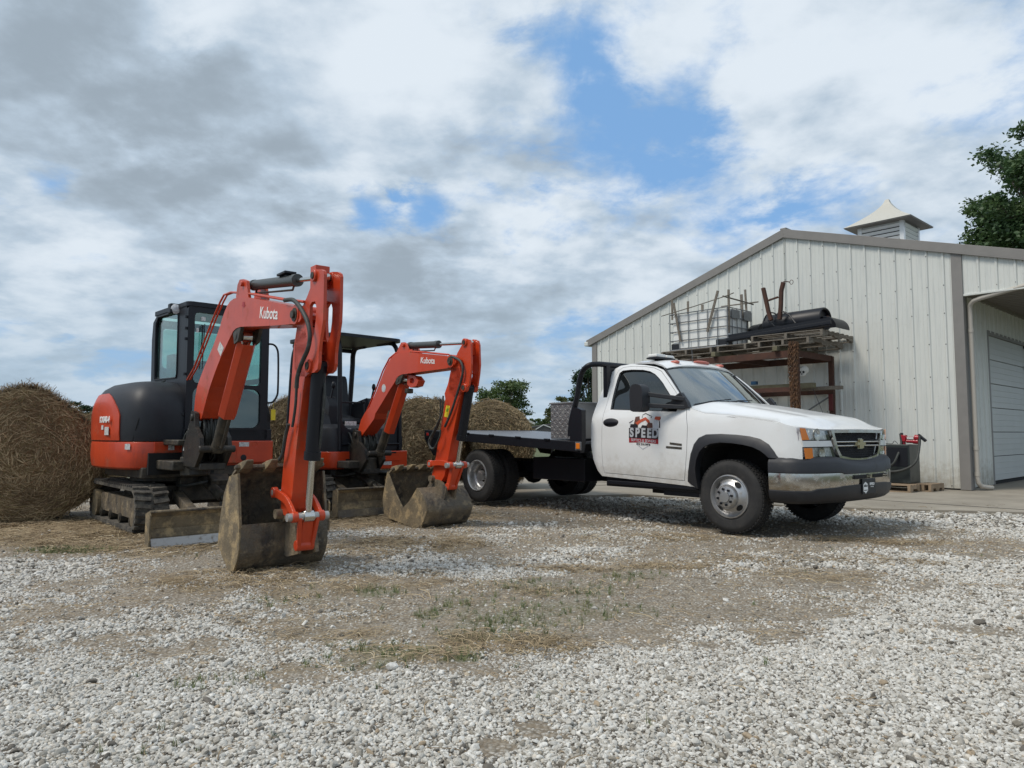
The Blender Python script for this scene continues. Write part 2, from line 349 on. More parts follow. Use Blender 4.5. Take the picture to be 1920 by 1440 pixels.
        if smooth is not None:
            for p in me.polygons: p.use_smooth = True
            if smooth < 180:
                try: me.set_sharp_from_angle(angle=radians(smooth))
                except Exception: pass
        if solid: md = o.modifiers.new('solid', 'SOLIDIFY'); md.thickness = solid; md.offset = 0
        if solid and smooth is not None: md = o.modifiers.new('split', 'EDGE_SPLIT'); md.split_angle = radians(50)
        if bevel: md = o.modifiers.new('bevel', 'BEVEL'); md.width = bevel; md.segments = seg; md.limit_method = 'ANGLE'; md.angle_limit = radians(35)
        if sub: md = o.modifiers.new('sub', 'SUBSURF'); md.levels = sub; md.render_levels = sub
        if label: o['label'] = label
        return o
def catmull(P, k=6):
    P = [Vector(p) for p in P]; out = []
    for i in range(len(P) - 1):
        a = P[max(i - 1, 0)]; b = P[i]; c = P[i + 1]; d = P[min(i + 2, len(P) - 1)]
        for j in range(k):
            t = j / k; out.append(.5 * ((2 * b) + (c - a) * t + (2 * a - 5 * b + 4 * c - d) * t * t + (3 * b - a - 3 * c + d) * t ** 3))
    out.append(P[-1]); return out
def smooth2(P, k=4): return [(v.x, v.y) for v in catmull([Vector((a, b, 0)) for a, b in P], k)]
def text(txt, size, name, m, parent, origin, xdir, up, fr=None, depth=.0015, align='CENTER', bold=0., sx=1.0, shear=0.):
    cu = bpy.data.curves.new(name, 'FONT'); cu.body = txt; cu.size = size; cu.align_x = align; cu.align_y = 'CENTER'; cu.extrude = depth; cu.offset = bold; cu.shear = shear
    ob = bpy.data.objects.new(name + '_tmp', cu); COL.objects.link(ob); bpy.context.view_layer.update()
    dg = bpy.context.evaluated_depsgraph_get(); me = bpy.data.meshes.new_from_object(ob.evaluated_get(dg)); bpy.data.objects.remove(ob)
    x = Vector(xdir).normalized(); u = Vector(up).normalized(); n = x.cross(u).normalized(); u = n.cross(x)
    T = Matrix(((x.x * sx, u.x, n.x, origin[0]), (x.y * sx, u.y, n.y, origin[1]), (x.z * sx, u.z, n.z, origin[2]), (0, 0, 0, 1)))
    rf = root_frame(parent)
    if fr is not None: T = rf.M.inverted() @ fr.M @ T
    me.transform(T); me.materials.clear(); me.materials.append(m); me.name = name
    o = bpy.data.objects.new(name, me); COL.objects.link(o); o.parent = parent; return o

# ================================================================== GROUND
def vnoise(x, y, sc, seed, octv=4):
    """numpy value noise, fractal"""
    x = np.asarray(x, float); y = np.asarray(y, float); tot = np.zeros_like(x); amp = 1.; nrm = 0.
    for o in range(octv):
        r = np.random.default_rng(seed * 31 + o); T = r.random((256, 256)); u = x * sc * 2 ** o + 1000.3; v = y * sc * 2 ** o + 1000.7
        i = np.floor(u).astype(int); j = np.floor(v).astype(int); fu = u - i; fv = v - j; fu = fu * fu * (3 - 2 * fu); fv = fv * fv * (3 - 2 * fv)
        a = T[i % 256, j % 256]; b = T[(i + 1) % 256, j % 256]; c = T[i % 256, (j + 1) % 256]; d = T[(i + 1) % 256, (j + 1) % 256]
        tot += amp * ((a * (1 - fu) + b * fu) * (1 - fv) + (c * (1 - fu) + d * fu) * fv); nrm += amp; amp *= .55
    return tot / nrm
def sstep(v, a, b): t = np.clip((v - a) / (b - a), 0, 1); return t * t * (3 - 2 * t)
# patches on the yard: x, y, radius across, radius along, turn, amount
STRAW = [(-.02, 3.74, .30, .12, -.2, 1.1), (-.45, 3.62, .34, .10, .1, .7), (-.7, 3.75, .4, .13, 0, .5), (-2.0, 5.35, .6, .3, .3, .85), (-1.5, 5.0, .5, .22, 0, .6), (-5.0, 8.0, 1.4, .55, -.5, 1.3), (-3.9, 7.2, 1.2, .5, -.5, .9),
         (.5, 5.63, .32, .1, 0, .7), (1.28, 5.8, .45, .13, 0, .75), (3.7, 7.1, .7, .16, -.1, .7), (2.6, 6.0, .9, .2, -.2, .5), (-1.0, 6.9, .7, .5, 0, .7), (-1.3, 4.3, .5, .2, .2, .35), (-.7, 5.2, .6, .3, 0, .4),
         (1.6, 7.4, .8, .2, 0, .55), (-2.6, 9.2, 2.0, .8, 0, .8), (.1, 4.9, .4, .12, 0, .4), (2.2, 5.45, .5, .14, -.2, .5), (-.9, 3.35, .35, .1, 0, .35), (-1.0, 3.9, .4, .12, .2, .5)]
GRASS = [(-.42, 4.35, .16, .09, 0, .55), (-4.13, 6.53, .28, .12, 0, 1.0), (-.25, 3.52, .12, .06, 0, .7), (-.62, 3.68, .25, .10, 0, .6), (-.9, 4.9, .2, .1, 0, .55), (.35, 5.0, .5, .2, 0, .35), (.45, 4.45, .5, .2, 0, .35), (-1.6, 4.6, .4, .15, 0, .3), (.05, 4.15, .3, .12, 0, .4), (-.1, 3.95, .35, .1, 0, .4), (-.75, 3.45, .3, .10, 0, .35), (-1.05, 2.5, .35, .1, 0, .18),
         (-.2, 4.5, .3, .2, 0, .35), (.9, 5.35, .25, .1, 0, .4), (-1.4, 3.1, .3, .1, 0, .3)]
DIRT = [(-.6, 4.6, 1.9, .8, .0, .85), (1.0, 4.9, 1.5, .55, -.1, .7), (2.8, 5.2, 1.2, .4, -.2, .6), (1.4, 6.8, 2.2, .7, 0, .8), (-.9, 4.2, 1.5, .75, .0, .75), (-1.3, 3.5, .8, .35, .3, .55), (-2.2, 6.4, 1.4, .9, 0, .8), (-4.5, 7.6, 2.0, 1.0, -.4, 1.1), (.8, 5.9, 2.2, .7, 0, .55), (2.2, 5.4, 1.4, .35, -.2, .55), (3.3, 6.9, 1.6, .5, 0, .55), (2.0, 8.0, 2.0, .7, 0, .75),
        (.1, 2.62, .10, .06, 0, 1.1), (-.09, 2.5, .07, .04, 0, 1.0), (1.2, 4.0, .6, .2, .1, .45), (.8, 3.6, .35, .12, 0, .35), (.0, 6.6, 1.0, .5, 0, .6), (-3.0, 10.0, 4.0, 1.6, 0, 1.0), (1.9, 2.55, .12, .05, 0, .8), (-2.9, 5.6, .9, .3, .3, .4),
        (-1.9, 4.1, .8, .35, .2, .45), (2.6, 3.9, .5, .12, -.2, .5), (1.85, 4.55, .45, .12, -.2, .5)]
def patch(L, x, y):
    out = np.zeros_like(x); wx = (vnoise(x, y, 1.7, 3) - .5) * .5; wy = (vnoise(x, y, 1.7, 4) - .5) * .32
    for (cx, cy, rx, ry, a, k) in L:
        rx, ry = rx * 1.3, ry * 1.7
        dx = x + wx - cx; dy = y + wy - cy; u = dx * cos(a) + dy * sin(a); v = -dx * sin(a) + dy * cos(a)
        out = np.maximum(out, k * (1 - sstep(np.sqrt((u / rx) ** 2 + (v / ry) ** 2), .35, 1.35)))
    return out
def masks(x, y):
    st = patch(STRAW, x, y) * (.15 + 1.5 * vnoise(x, y, 5, 11)) * (.45 + .9 * vnoise(x, y, 14, 17)); gr = patch(GRASS, x, y) * (.4 + 1.1 * vnoise(x, y, 9, 12))
    d = patch(DIRT, x, y) * .98; d = d + (vnoise(x, y, .8, 13) - .5) * 1.2 * sstep(y, 2.8, 4.8) + (vnoise(x, y, 2.6, 14) - .5) * .95 + (vnoise(x, y, 9, 15) - .5) * .5
    d = np.clip(d + .20 * sstep(y, 2.9, 5.2) - .05, 0, 1)
    return np.clip(st, 0, 1), np.clip(gr, 0, 1), d
def axis(lo, hi, step, far, n, pw=2.2):
    c = np.arange(lo, hi + 1e-6, step); t = (np.arange(1, n + 1) / n) ** pw
    return np.concatenate([(lo - (far - abs(lo)) * t)[::-1], c, hi + (far - hi) * t])
xs = axis(-8.0, 8.4, .07, 900, 22); ys = axis(1.2, 15.0, .07, 1500, 24)
ys = ys[ys > -60]
GX, GY = np.meshgrid(xs, ys, indexing='ij'); st, gr, di = masks(GX.ravel(), GY.ravel())
gx, gy = GX.ravel(), GY.ravel()
near = (1 - sstep(np.abs(gx), 7, 16)) * (1 - sstep(gy, 14, 24))
gz = ((vnoise(gx, gy, .9, 21) - .5) * .035 + (vnoise(gx, gy, 5, 22, 3) - .5) * .018) * near
gz -= .02 * near                        # the stones lie on this bed
nx_, ny_ = len(xs), len(ys)
idx = np.arange(nx_ * ny_).reshape(nx_, ny_)
quads = np.stack([idx[:-1, :-1], idx[1:, :-1], idx[1:, 1:], idx[:-1, 1:]], -1).reshape(-1, 4)
me = bpy.data.meshes.new('ground'); me.from_pydata(np.stack([gx, gy, gz], 1).tolist(), [], quads.tolist())
at = me.color_attributes.new('kinds', 'FLOAT_COLOR', 'POINT')
colr = np.stack([st, gr, di, near], 1).astype(np.float32); at.data.foreach_set('color', colr.ravel())
for p in me.polygons: p.use_smooth = True
ground = bpy.data.objects.new('ground', me); COL.objects.link(ground); ground['kind'] = 'structure'
def ground_mat():
    m = bpy.data.materials.new('yard_ground'); m.use_nodes = True; nt = m.node_tree; N = nt.nodes; L = nt.links; b = N['Principled BSDF']; b.inputs['Roughness'].default_value = .95
    tc = N.new('ShaderNodeTexCoord'); va = N.new('ShaderNodeVertexColor'); va.layer_name = 'kinds'; sp = N.new('ShaderNodeSeparateColor'); L.new(va.outputs['Color'], sp.inputs[0])
    def nz(s, d=6, r=.65):
        n = N.new('ShaderNodeTexNoise'); n.inputs['Scale'].default_value = s; n.inputs['Detail'].default_value = d; n.inputs['Roughness'].default_value = r; L.new(tc.outputs['Object'], n.inputs[0]); return n.outputs['Fac']
    def rmp(v, a, c, d=0., e=1.):
        n = N.new('ShaderNodeMapRange'); L.new(v, n.inputs[0]); n.inputs[1].default_value = a; n.inputs[2].default_value = c; n.inputs[3].default_value = d; n.inputs[4].default_value = e; return n.outputs[0]
    def mx(f, a, c, t='MIX'):
        n = N.new('ShaderNodeMixRGB'); n.blend_type = t
        if isinstance(f, float): n.inputs[0].default_value = f
        else: L.new(f, n.inputs[0])
        for i, v in ((1, a), (2, c)):
            if isinstance(v, tuple): n.inputs[i].default_value = (*v, 1)
            else: L.new(v, n.inputs[i])
        return n.outputs[0]
    vo = N.new('ShaderNodeTexVoronoi'); vo.inputs['Scale'].default_value = 62; L.new(tc.outputs['Object'], vo.inputs[0])
    vc = N.new('ShaderNodeSeparateColor'); L.new(vo.outputs['Color'], vc.inputs[0])
    fine = mx(vc.outputs[0], (.20, .175, .135), (.50, .475, .42))                   # small stones trodden in
    crack = rmp(vo.outputs['Distance'], .25, .75, 0., 1.)
    fine = mx(crack, fine, (.13, .105, .075))
    soil = mx(rmp(nz(7), .3, .7), (.15, .115, .075), (.29, .235, .165))
    base = mx(rmp(nz(30, 4), .40, .60), soil, fine)
    base = mx(rmp(nz(2.5), .42, .62, 0., .55), base, fine); base = mx(rmp(sp.outputs[2], .15, .55, .75, 0.), base, (.062, .052, .04))  # bed darkened under dense gravel: the shade between stones is painted in
    strawc = mx(rmp(nz(55, 3), .35, .65), (.10, .072, .04), (.33, .25, .13)); base = mx(rmp(sp.outputs[0], .15, .75, 0., .85), base, strawc)
    grs = mx(rmp(nz(40, 3), .35, .65), (.045, .06, .02), (.13, .15, .055)); base = mx(rmp(sp.outputs[1], .2, .8, 0., .7), base, grs)
    far = mx(rmp(nz(.02, 4), .4, .6), (.060, .085, .030), (.105, .115, .05))
    # the alpha of the vertex colour: 1 in the yard, 0 out in the fields
    col = mx(va.outputs['Alpha'], far, base); L.new(col, b.inputs['Base Color'])
    bp = N.new('ShaderNodeBump'); bp.inputs['Strength'].default_value = .8; bp.inputs['Distance'].default_value = .012
    hh = mx(.5, rmp(vo.outputs['Distance'], 0, .8, 1., 0.), nz(45)); L.new(hh, bp.inputs['Height']); L.new(bp.outputs[0], b.inputs['Normal'])
    return m
me.materials.append(ground_mat())
def gheight(x, y):
    nr = (1 - sstep(np.abs(x), 7, 16)) * (1 - sstep(y, 14, 24))
    return ((vnoise(x, y, .9, 21) - .5) * .035 + (vnoise(x, y, 5, 22, 3) - .5) * .018) * nr - .02 * nr
# concrete apron in front of the barn and under the rear of the truck
apr = [tuple(gnd(*p)[:2]) for p in ((846, 938), (880, 941.5), (1010, 934), (1180, 929), (1330, 938), (1480, 951), (1640, 956), (1790, 960), (1925, 964))]
BWc = Fr((8.187, 13.047), 228.05)
def bw(x, y): q = BWc.O + BWc.h * x + BWc.l * y; return (q[0], q[1])
apr = apr + [(9.6, 8.9), (14.0, 12.6), bw(-9, 9), bw(-9, -.2), bw(-.2, -.2), bw(-.2, -8.9), (-1.2, 21), (-3.2, 14)]
bmx = MB(); bmx.prism(apr, -.06, .022, axis='z')
# joints cut into the slab
ob = bmx.build('concrete_apron', M['concrete'], bevel=.006); ob['kind'] = 'structure'
jn = MB()
for a, b in ((bw(3.2, -9), bw(3.2, 9)), (bw(5.5, -5.2), bw(0, -5.2)), (bw(5.5, -1.4), bw(0, -1.4)), (bw(4.6, 2.6), bw(-9, 2.6))):
    jn.bar((a[0], a[1], .0245), (b[0], b[1], .0245), .012, .004)
jo = jn.build('slab_joint', M['darkgap']); jo['kind'] = 'structure'

# ================================================================== BARN
BW = BWc
barn = thing('barn', BW, 'long white ribbed-metal farm building with taupe trim and a roof cupola behind the truck', 'barn')
AP = -3.25
def roofz(y): return 5.44 - (.327 if y < AP else .30) * abs(y - AP)
def ribprofile(y0, y1, pitch=.281, first=-.156):
    """list of (y, out) of the siding profile"""
    pts = [y0]; k0 = int(math.floor((y0 - first) / pitch)) - 1; k1 = int(math.ceil((y1 - first) / pitch)) + 1; out = []
    for k in range(k0, k1 + 1):
        c = first + k * pitch
        for dy, d in ((-.030, 0), (-.014, .022), (.014, .022), (.030, 0), (.085, 0), (.092, .004), (.108, .004), (.115, 0), (.166, 0), (.173, .004), (.189, .004), (.196, 0)): out.append((c + dy, d))
    out = [(y, d) for y, d in out if y0 < y < y1]
    return [(y0, 0)] + out + [(y1, 0)]
def siding(mb, prof, zlo, zhi, map3):
    prev = None
    for y, d in prof:
        a = mb.v(*map3(y, d, zlo(y))); b = mb.v(*map3(y, d, zhi(y)))
        if prev: mb.face([prev[0], a, b, prev[1]])
        prev = (a, b)
mb = MB()
pr = ribprofile(-8.75, -.02)
if not any(abs(y - AP) < .003 for y, d in pr): pr = sorted(pr + [(AP, 0)])
siding(mb, pr, lambda y: .05, lambda y: roofz(y) - .02, lambda y, d, z: (d, y, z))
# screws on the ribs, a row on every girt
mb.mi = 1
rows = [.1, .93, 1.52, 2.10, 2.72, 3.30, 3.82, 4.42, 5.0]
for k in range(0, 31):
    y = -.156 - .281 * k
    for z in rows:
        if z < roofz(y) - .15:
            zz = z + random.uniform(-.012, .012); mb.lathe([(.0115, 0), (.008, .006), (0, .008)], (.0225, y + random.uniform(-.004, .004), zz), (1, 0, 0), 8)
mb.mi = 0
mb.build('gable_wall', [M['wall'], M['screw']], barn, BW, recalc=False)
mb = MB(); mb.box(-.10, -.02, -8.8, 0, -.05, .06); mb.build('base_gap', M['darkgap'], barn, BW)
mb = MB(); mb.box(-.12, -.03, -8.85, -.02, .06, 3.5); mb.build('wall_liner', M['darkgap'], barn, BW)
# corner trims
mb = MB(); mb.box(-.20, .030, -.02, .155, .03, roofz(.1) - .03); mb.build('corner_trim', M['taupe'], barn, BW, bevel=.004)
mb = MB(); mb.box(-.20, .030, -8.90, -8.73, .03, roofz(-8.8) - .03); mb.build('corner_trim', M['taupe'], barn, BW, bevel=.004)
# header panel over the porch opening, with ribs
mb = MB(); siding(mb, ribprofile(.155, 2.30), lambda y: 3.60, lambda y: roofz(y) - .02, lambda y, d, z: (d - .004, y, z))
mb.mi = 1
for k in range(1, 8):
    y = -.156 + .281 * k
    if y > .2: mb.lathe([(.008, 0), (.006, .006), (0, .008)], (.019, y, 3.70), (1, 0, 0), 8)
mb.mi = 0; mb.build('header_panel', [M['wall'], M['screw']], barn, BW, recalc=False)
mb = MB(); mb.box(-.05, .022, .16, 2.30, 3.565, 3.60); mb.build('header_trim', M['wall'], barn, BW, bevel=.003)
# rake trims and roof planes
for side, (ya, yb) in (('l', (-9.02, AP)), ('r', (AP, 2.45))):
    za, zb = roofz(ya), roofz(yb)
    mb = MB(); mb.hexa([(-.02, ya, za - .05), (.055, ya, za - .05), (.055, yb, zb - .05), (-.02, yb, zb - .05), (-.02, ya, za + .115), (.055, ya, za + .115), (.055, yb, zb + .115), (-.02, yb, zb + .115)])
    mb.build('rake_trim', M['taupe'], barn, BW, bevel=.004)
    mb = MB(); mb.hexa([(-.02, ya, za - .075), (.070, ya, za - .075), (.070, yb, zb - .075), (-.02, yb, zb - .075), (-.02, ya, za - .05), (.070, ya, za - .05), (.070, yb, zb - .05), (-.02, yb, zb - .05)])
    mb.build('rake_lip', M['taupe'], barn, BW)
    mb = MB()
    mb.hexa([(-16, ya - (.1 if side == 'l' else 0), za + .06), (.02, ya - (.1 if side == 'l' else 0), za + .06), (.02, yb, zb + .06), (-16, yb, zb + .06), (-16, ya - (.1 if side == 'l' else 0), za + .10), (.02, ya - (.1 if side == 'l' else 0), za + .10), (.02, yb, zb + .10), (-16, yb, zb + .10)])
    for k in range(18):                     # standing ribs of the roof sheets
        x = -.9 * k - .5
        mb.hexa([(x - .02, ya, za + .10), (x + .02, ya, za + .10), (x + .02, yb, zb + .10), (x - .02, yb, zb + .10), (x - .01, ya, za + .13), (x + .01, ya, za + .13), (x + .01, yb, zb + .13), (x - .01, yb, zb + .13)])
    mb.build('roof_plane', M['taupe'], barn, BW)
mb = MB(); mb.box(-16, .05, AP - .07, AP + .07, roofz(AP) + .10, roofz(AP) + .14); mb.build('ridge_cap', M['taupe'], barn, BW, bevel=.01)
# left gutter end at the eave
mb = MB(); mb.box(-15.9, .06, -9.16, -9.02, roofz(-9.02) - .06, roofz(-9.02) + .06); mb.build('gutter', M['wall'], barn, BW, bevel=.02)
mb = MB(); mb.box(-15.8, -.2, -8.87, -8.80, .03, 3.5); mb.build('far_side_wall', M['wall'], barn, BW)
# recessed side wall under the porch with ribs
mb = MB()
sidemap = lambda y, d, z: (-y, .02 + d * 1.1, z)
siding(mb, ribprofile(.2, 1.86, .30, .28), lambda y: .04, lambda y: 3.72, sidemap)
siding(mb, ribprofile(1.86, 4.95, .30, .28), lambda y: 3.10, lambda y: 3.72, sidemap)
siding(mb, ribprofile(4.95, 15.5, .30, .28), lambda y: .04, lambda y: 3.72, sidemap)
mb.build('side_wall', M['wall'], barn, BW, recalc=False)
# soffit of the porch, dark ribbed metal
mb = MB(); siding(mb, [(y, d * .9) for y, d in ribprofile(.05, 15.8, .23, .1)], lambda y: .02, lambda y: 2.35, lambda y, d, z: (-y, z, 3.74 - d)); mb.build('porch_soffit', M['soffit'], barn, BW, recalc=False)
mb = MB(); mb.box(-15.8, -.03, .022, .06, 3.66, 3.735); mb.build('soffit_trim', M['soffit'], barn, BW)
mb = MB(); mb.box(-16, -.02, 2.28, 2.36, 3.45, 3.80); mb.build('porch_beam', M['wall'], barn, BW)
for x in (-.10, -7.8, -15.6):
    mb = MB(); mb.box(x - .09, x + .09, 3.0, 3.15, 0, 3.5)      # porch posts stand outside the photograph, to the right
    if x < -1: mb.build('porch_post', M['taupe'], barn, BW, bevel=.004)
# overhead door
mb = MB()
for k in range(6):
    z0 = .10 + k * .492; mb.box(-4.86, -1.95, -.035, -.005, z0 + .006, z0 + .486)
    for j in (1, 2, 3): mb.box(-4.86, -1.95, -.006, .002, z0 + .12 * j, z0 + .12 * j + .02)
dr = mb.build('overhead_door', M['door'], barn, BW, bevel=.005)
mb = MB(); mb.box(-4.9, -1.9, -.07, -.04, .03, 3.1); mb.build('door_gap', M['darkgap'], dr, BW)
for k in range(6):
    mb = MB(); z0 = .10 + k * .492; mb.box(-4.80, -4.72, .004, .02, z0 + .43, z0 + .52); mb.build('hinge', M['black'], dr, BW)
mb = MB()
mb.box(-1.945, -1.86, -.03, .035, .03, 3.14); mb.box(-4.97, -4.87, -.03, .035, .03, 3.14); mb.box(-4.87, -1.945, -.03, .035, 3.05, 3.14); mb.build('door_frame', M['taupe'], barn, BW, bevel=.003)
# downspout with its elbow and the long run across the opening
mb = MB()
run = [BW.lat(1925, 558, .0), BW.lat(1830, 578, .0)]
pts = [(.00, 1.35, 3.66), (-.02, .9, 3.585), (-.04, .42, 3.50), (-.06, .30, 3.47), (-.10, .235, 3.42), (-.13, .215, 3.34), (-.13, .215, 3.2), (-.13, .215, .26), (-.13, .225, .16), (-.16, .26, .10), (-.30, .32, .075), (-.42, .36, .07)]
M['beige'] = mat('beige_downspout', (.42, .39, .34), .5); mb.tube(pts, .042, 12); ds = mb.build('downspout', M['beige'], barn, BW, smooth=50)
for z in (2.9, .75, .28):
    mb = MB(); mb.cyl((-.13, .215, z), (-.13, .215, z + .07), .050, n=14); mb.build('joint', M['beige'], ds, BW, smooth=40)
# cupola
CU = (-6.1, -3.28)
def cup(mb, hw, z0, z1, hw1=None):
    h1 = hw if hw1 is None else hw1; x, y = CU
    return mb.hexa([(x - hw, y - hw, z0), (x + hw, y - hw, z0), (x + hw, y + hw, z0), (x - hw, y + hw, z0), (x - h1, y - h1, z1), (x + h1, y - h1, z1), (x + h1, y + h1, z1), (x - h1, y + h1, z1)])
mb = MB(); cup(mb, .56, 5.3, 6.78)
cpo = mb.build('cupola', M['white_paint'], barn, BW, bevel=.01)
for sx_, sy_ in ((1, 1), (1, -1), (-1, 1), (-1, -1)): mb = MB(); mb.box(CU[0] + sx_ * .545 - .055, CU[0] + sx_ * .545 + .055, CU[1] + sy_ * .545 - .055, CU[1] + sy_ * .545 + .055, 5.4, 6.775); mb.build('corner_board', M['white_paint'], cpo, BW, bevel=.005)
mb = MB()
for k in range(9):
    z = 5.75 + k * .115
    for ax in (0, 1):
        for sg in (1, -1):
            c = [CU[0], CU[1], z]; c[ax] += sg * .575
            R = Matrix.Rotation(radians(28 * sg) * (1 if ax == 0 else -1), 3, 'Y' if ax == 0 else 'X')
            mb.obox(c, .012 if ax == 0 else 1.0, 1.0 if ax == 0 else .012, .10, R)
mb.build('louvre', M['white_paint'], cpo, BW)
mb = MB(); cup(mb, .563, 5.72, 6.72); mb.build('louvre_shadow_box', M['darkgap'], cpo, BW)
mb = MB(); N_ = 10; prof = []
for i in range(N_ + 1):
    t = i / N_; hw = .80 * (1 - t) ** 1.55 * (1 - .0) + .045 + .03 * (1 - t); prof.append((hw, 6.80 + .80 * t))
rings = [[mb.v(CU[0] + a * hw, CU[1] + b * hw, z) for a, b in ((-1, -1), (1, -1), (1, 1), (-1, 1))] for hw, z in prof]
for i in range(N_):
    for k in range(4): mb.face([rings[i][k], rings[i][(k + 1) % 4], rings[i + 1][(k + 1) % 4], rings[i + 1][k]])
mb.face(rings[0][::-1]); mb.face(rings[-1])
M['cuproof'] = mat('cupola_roof_metal', (.50, .48, .42), .5)
mb.build('cupola_roof', M['cuproof'], cpo, BW, recalc=True)
mb = MB(); cup(mb, .86, 6.772, 6.80); mb.build('cupola_eave', M['taupe'], cpo, BW, bevel=.004)
print('CUP', )

# ================================================================== TRUCK
TR = Fr((3.0186, 8.187), 139.5)
truck = thing('flatbed_truck', TR, 'white single-cab pickup with a black flatbed, parked in front of the barn', 'truck')
ZS, YS = [.30, .50, .62, .85, 1.12, 1.22, 1.34, 1.60, 1.85, 1.96], [.93, .962, .985, 1.0, .995, .985, .945, .855, .755, .70]
def ys(z): return float(np.interp(z, ZS, YS))
def planc(x): return .075 * max(0., (x - .60) / .22) ** 2.2
def TS(px, py, off=0.):
    y = -1.0
    for _ in range(14):
        x, z = TR.lat(px, py, y); y = .4 * y + .6 * -(ys(z) + off - planc(x))
    return (x, z)
def TSL(pts, off=0.): return [TS(a, b, off) for a, b in pts]
def cutsheet(mb, loops, to3, sx, sz):
    b2 = bmesh.new()
    for lp in loops:
        vs = [b2.verts.new((a, b, 0)) for a, b in lp]
        for i in range(len(vs)): b2.edges.new((vs[i], vs[(i + 1) % len(vs)]))
    bmesh.ops.triangle_fill(b2, use_beauty=True, use_dissolve=False, edges=b2.edges[:])
    x0 = min(p[0] for p in loops[0]); x1 = max(p[0] for p in loops[0]); z0 = min(p[1] for p in loops[0]); z1 = max(p[1] for p in loops[0])
    for a, b, s_, n_ in ((x0, x1, sx, (1, 0, 0)), (z0, z1, sz, (0, 1, 0))):
        t = a + s_
        while t < b:
            bmesh.ops.bisect_plane(b2, geom=b2.verts[:] + b2.edges[:] + b2.faces[:], plane_co=(t, 0, 0) if n_[0] else (0, t, 0), plane_no=n_); t += s_
    b2.verts.index_update(); nv = [mb.v(*to3(v.co.x, v.co.y)) for v in b2.verts]
    for f in b2.faces: mb.face([nv[q.index] for q in f.verts])
    b2.free()
def side3(sg, off=0.): return lambda x, z: (x, sg * (ys(z) + off - planc(x)), z)
def grow(lp, k):
    cx = sum(p[0] for p in lp) / len(lp); cz = sum(p[1] for p in lp) / len(lp); return [(cx + (x - cx) * k, cz + (z - cz) * k) for x, z in lp]
out_px = [(1130, 892), (1122, 882), (1114, 862), (1109.5, 835), (1109.5, 800), (1113, 778), (1117, 767), (1124, 748), (1135, 722), (1145, 703), (1155, 692), (1165, 686.5), (1185, 683.5), (1210, 685), (1232, 688.5), (1245, 694), (1256, 709), (1270, 731), (1283, 752), (1291, 766),
          (1322, 776), (1370, 780), (1415, 785.5), (1460, 792.5), (1487, 800), (1496, 803), (1500, 812), (1504, 826), (1505, 861), (1447, 860), (1440, 851), (1428, 841), (1412, 835), (1385, 831), (1352, 829.5), (1332, 832), (1318, 842), (1309, 858), (1306, 880), (1309, 914), (1286, 910), (1200, 900)]
door_px = [(1135, 885.5), (1131.5, 872), (1129.5, 835), (1130, 800), (1133.5, 775), (1137, 765), (1145, 738), (1154, 708), (1161, 696), (1170, 690), (1186, 688), (1212, 688.5), (1228, 691), (1241, 697), (1260, 724), (1276, 748), (1288, 768), (1289.5, 800), (1288, 845), (1285.5, 880), (1284, 900.5), (1200, 891.5)]
win_px = [(1145.8, 768), (1149, 750), (1153, 733), (1158, 714), (1163, 700), (1169, 695.5), (1185, 693.8), (1207, 694.2), (1220, 697), (1229, 702), (1236, 709), (1244, 719), (1255, 737), (1265, 754), (1271, 766), (1269, 772), (1235, 771), (1190, 769.5)]
OUT, DOOR, WIN = TSL(out_px), TSL(door_px), TSL(win_px)
body = None
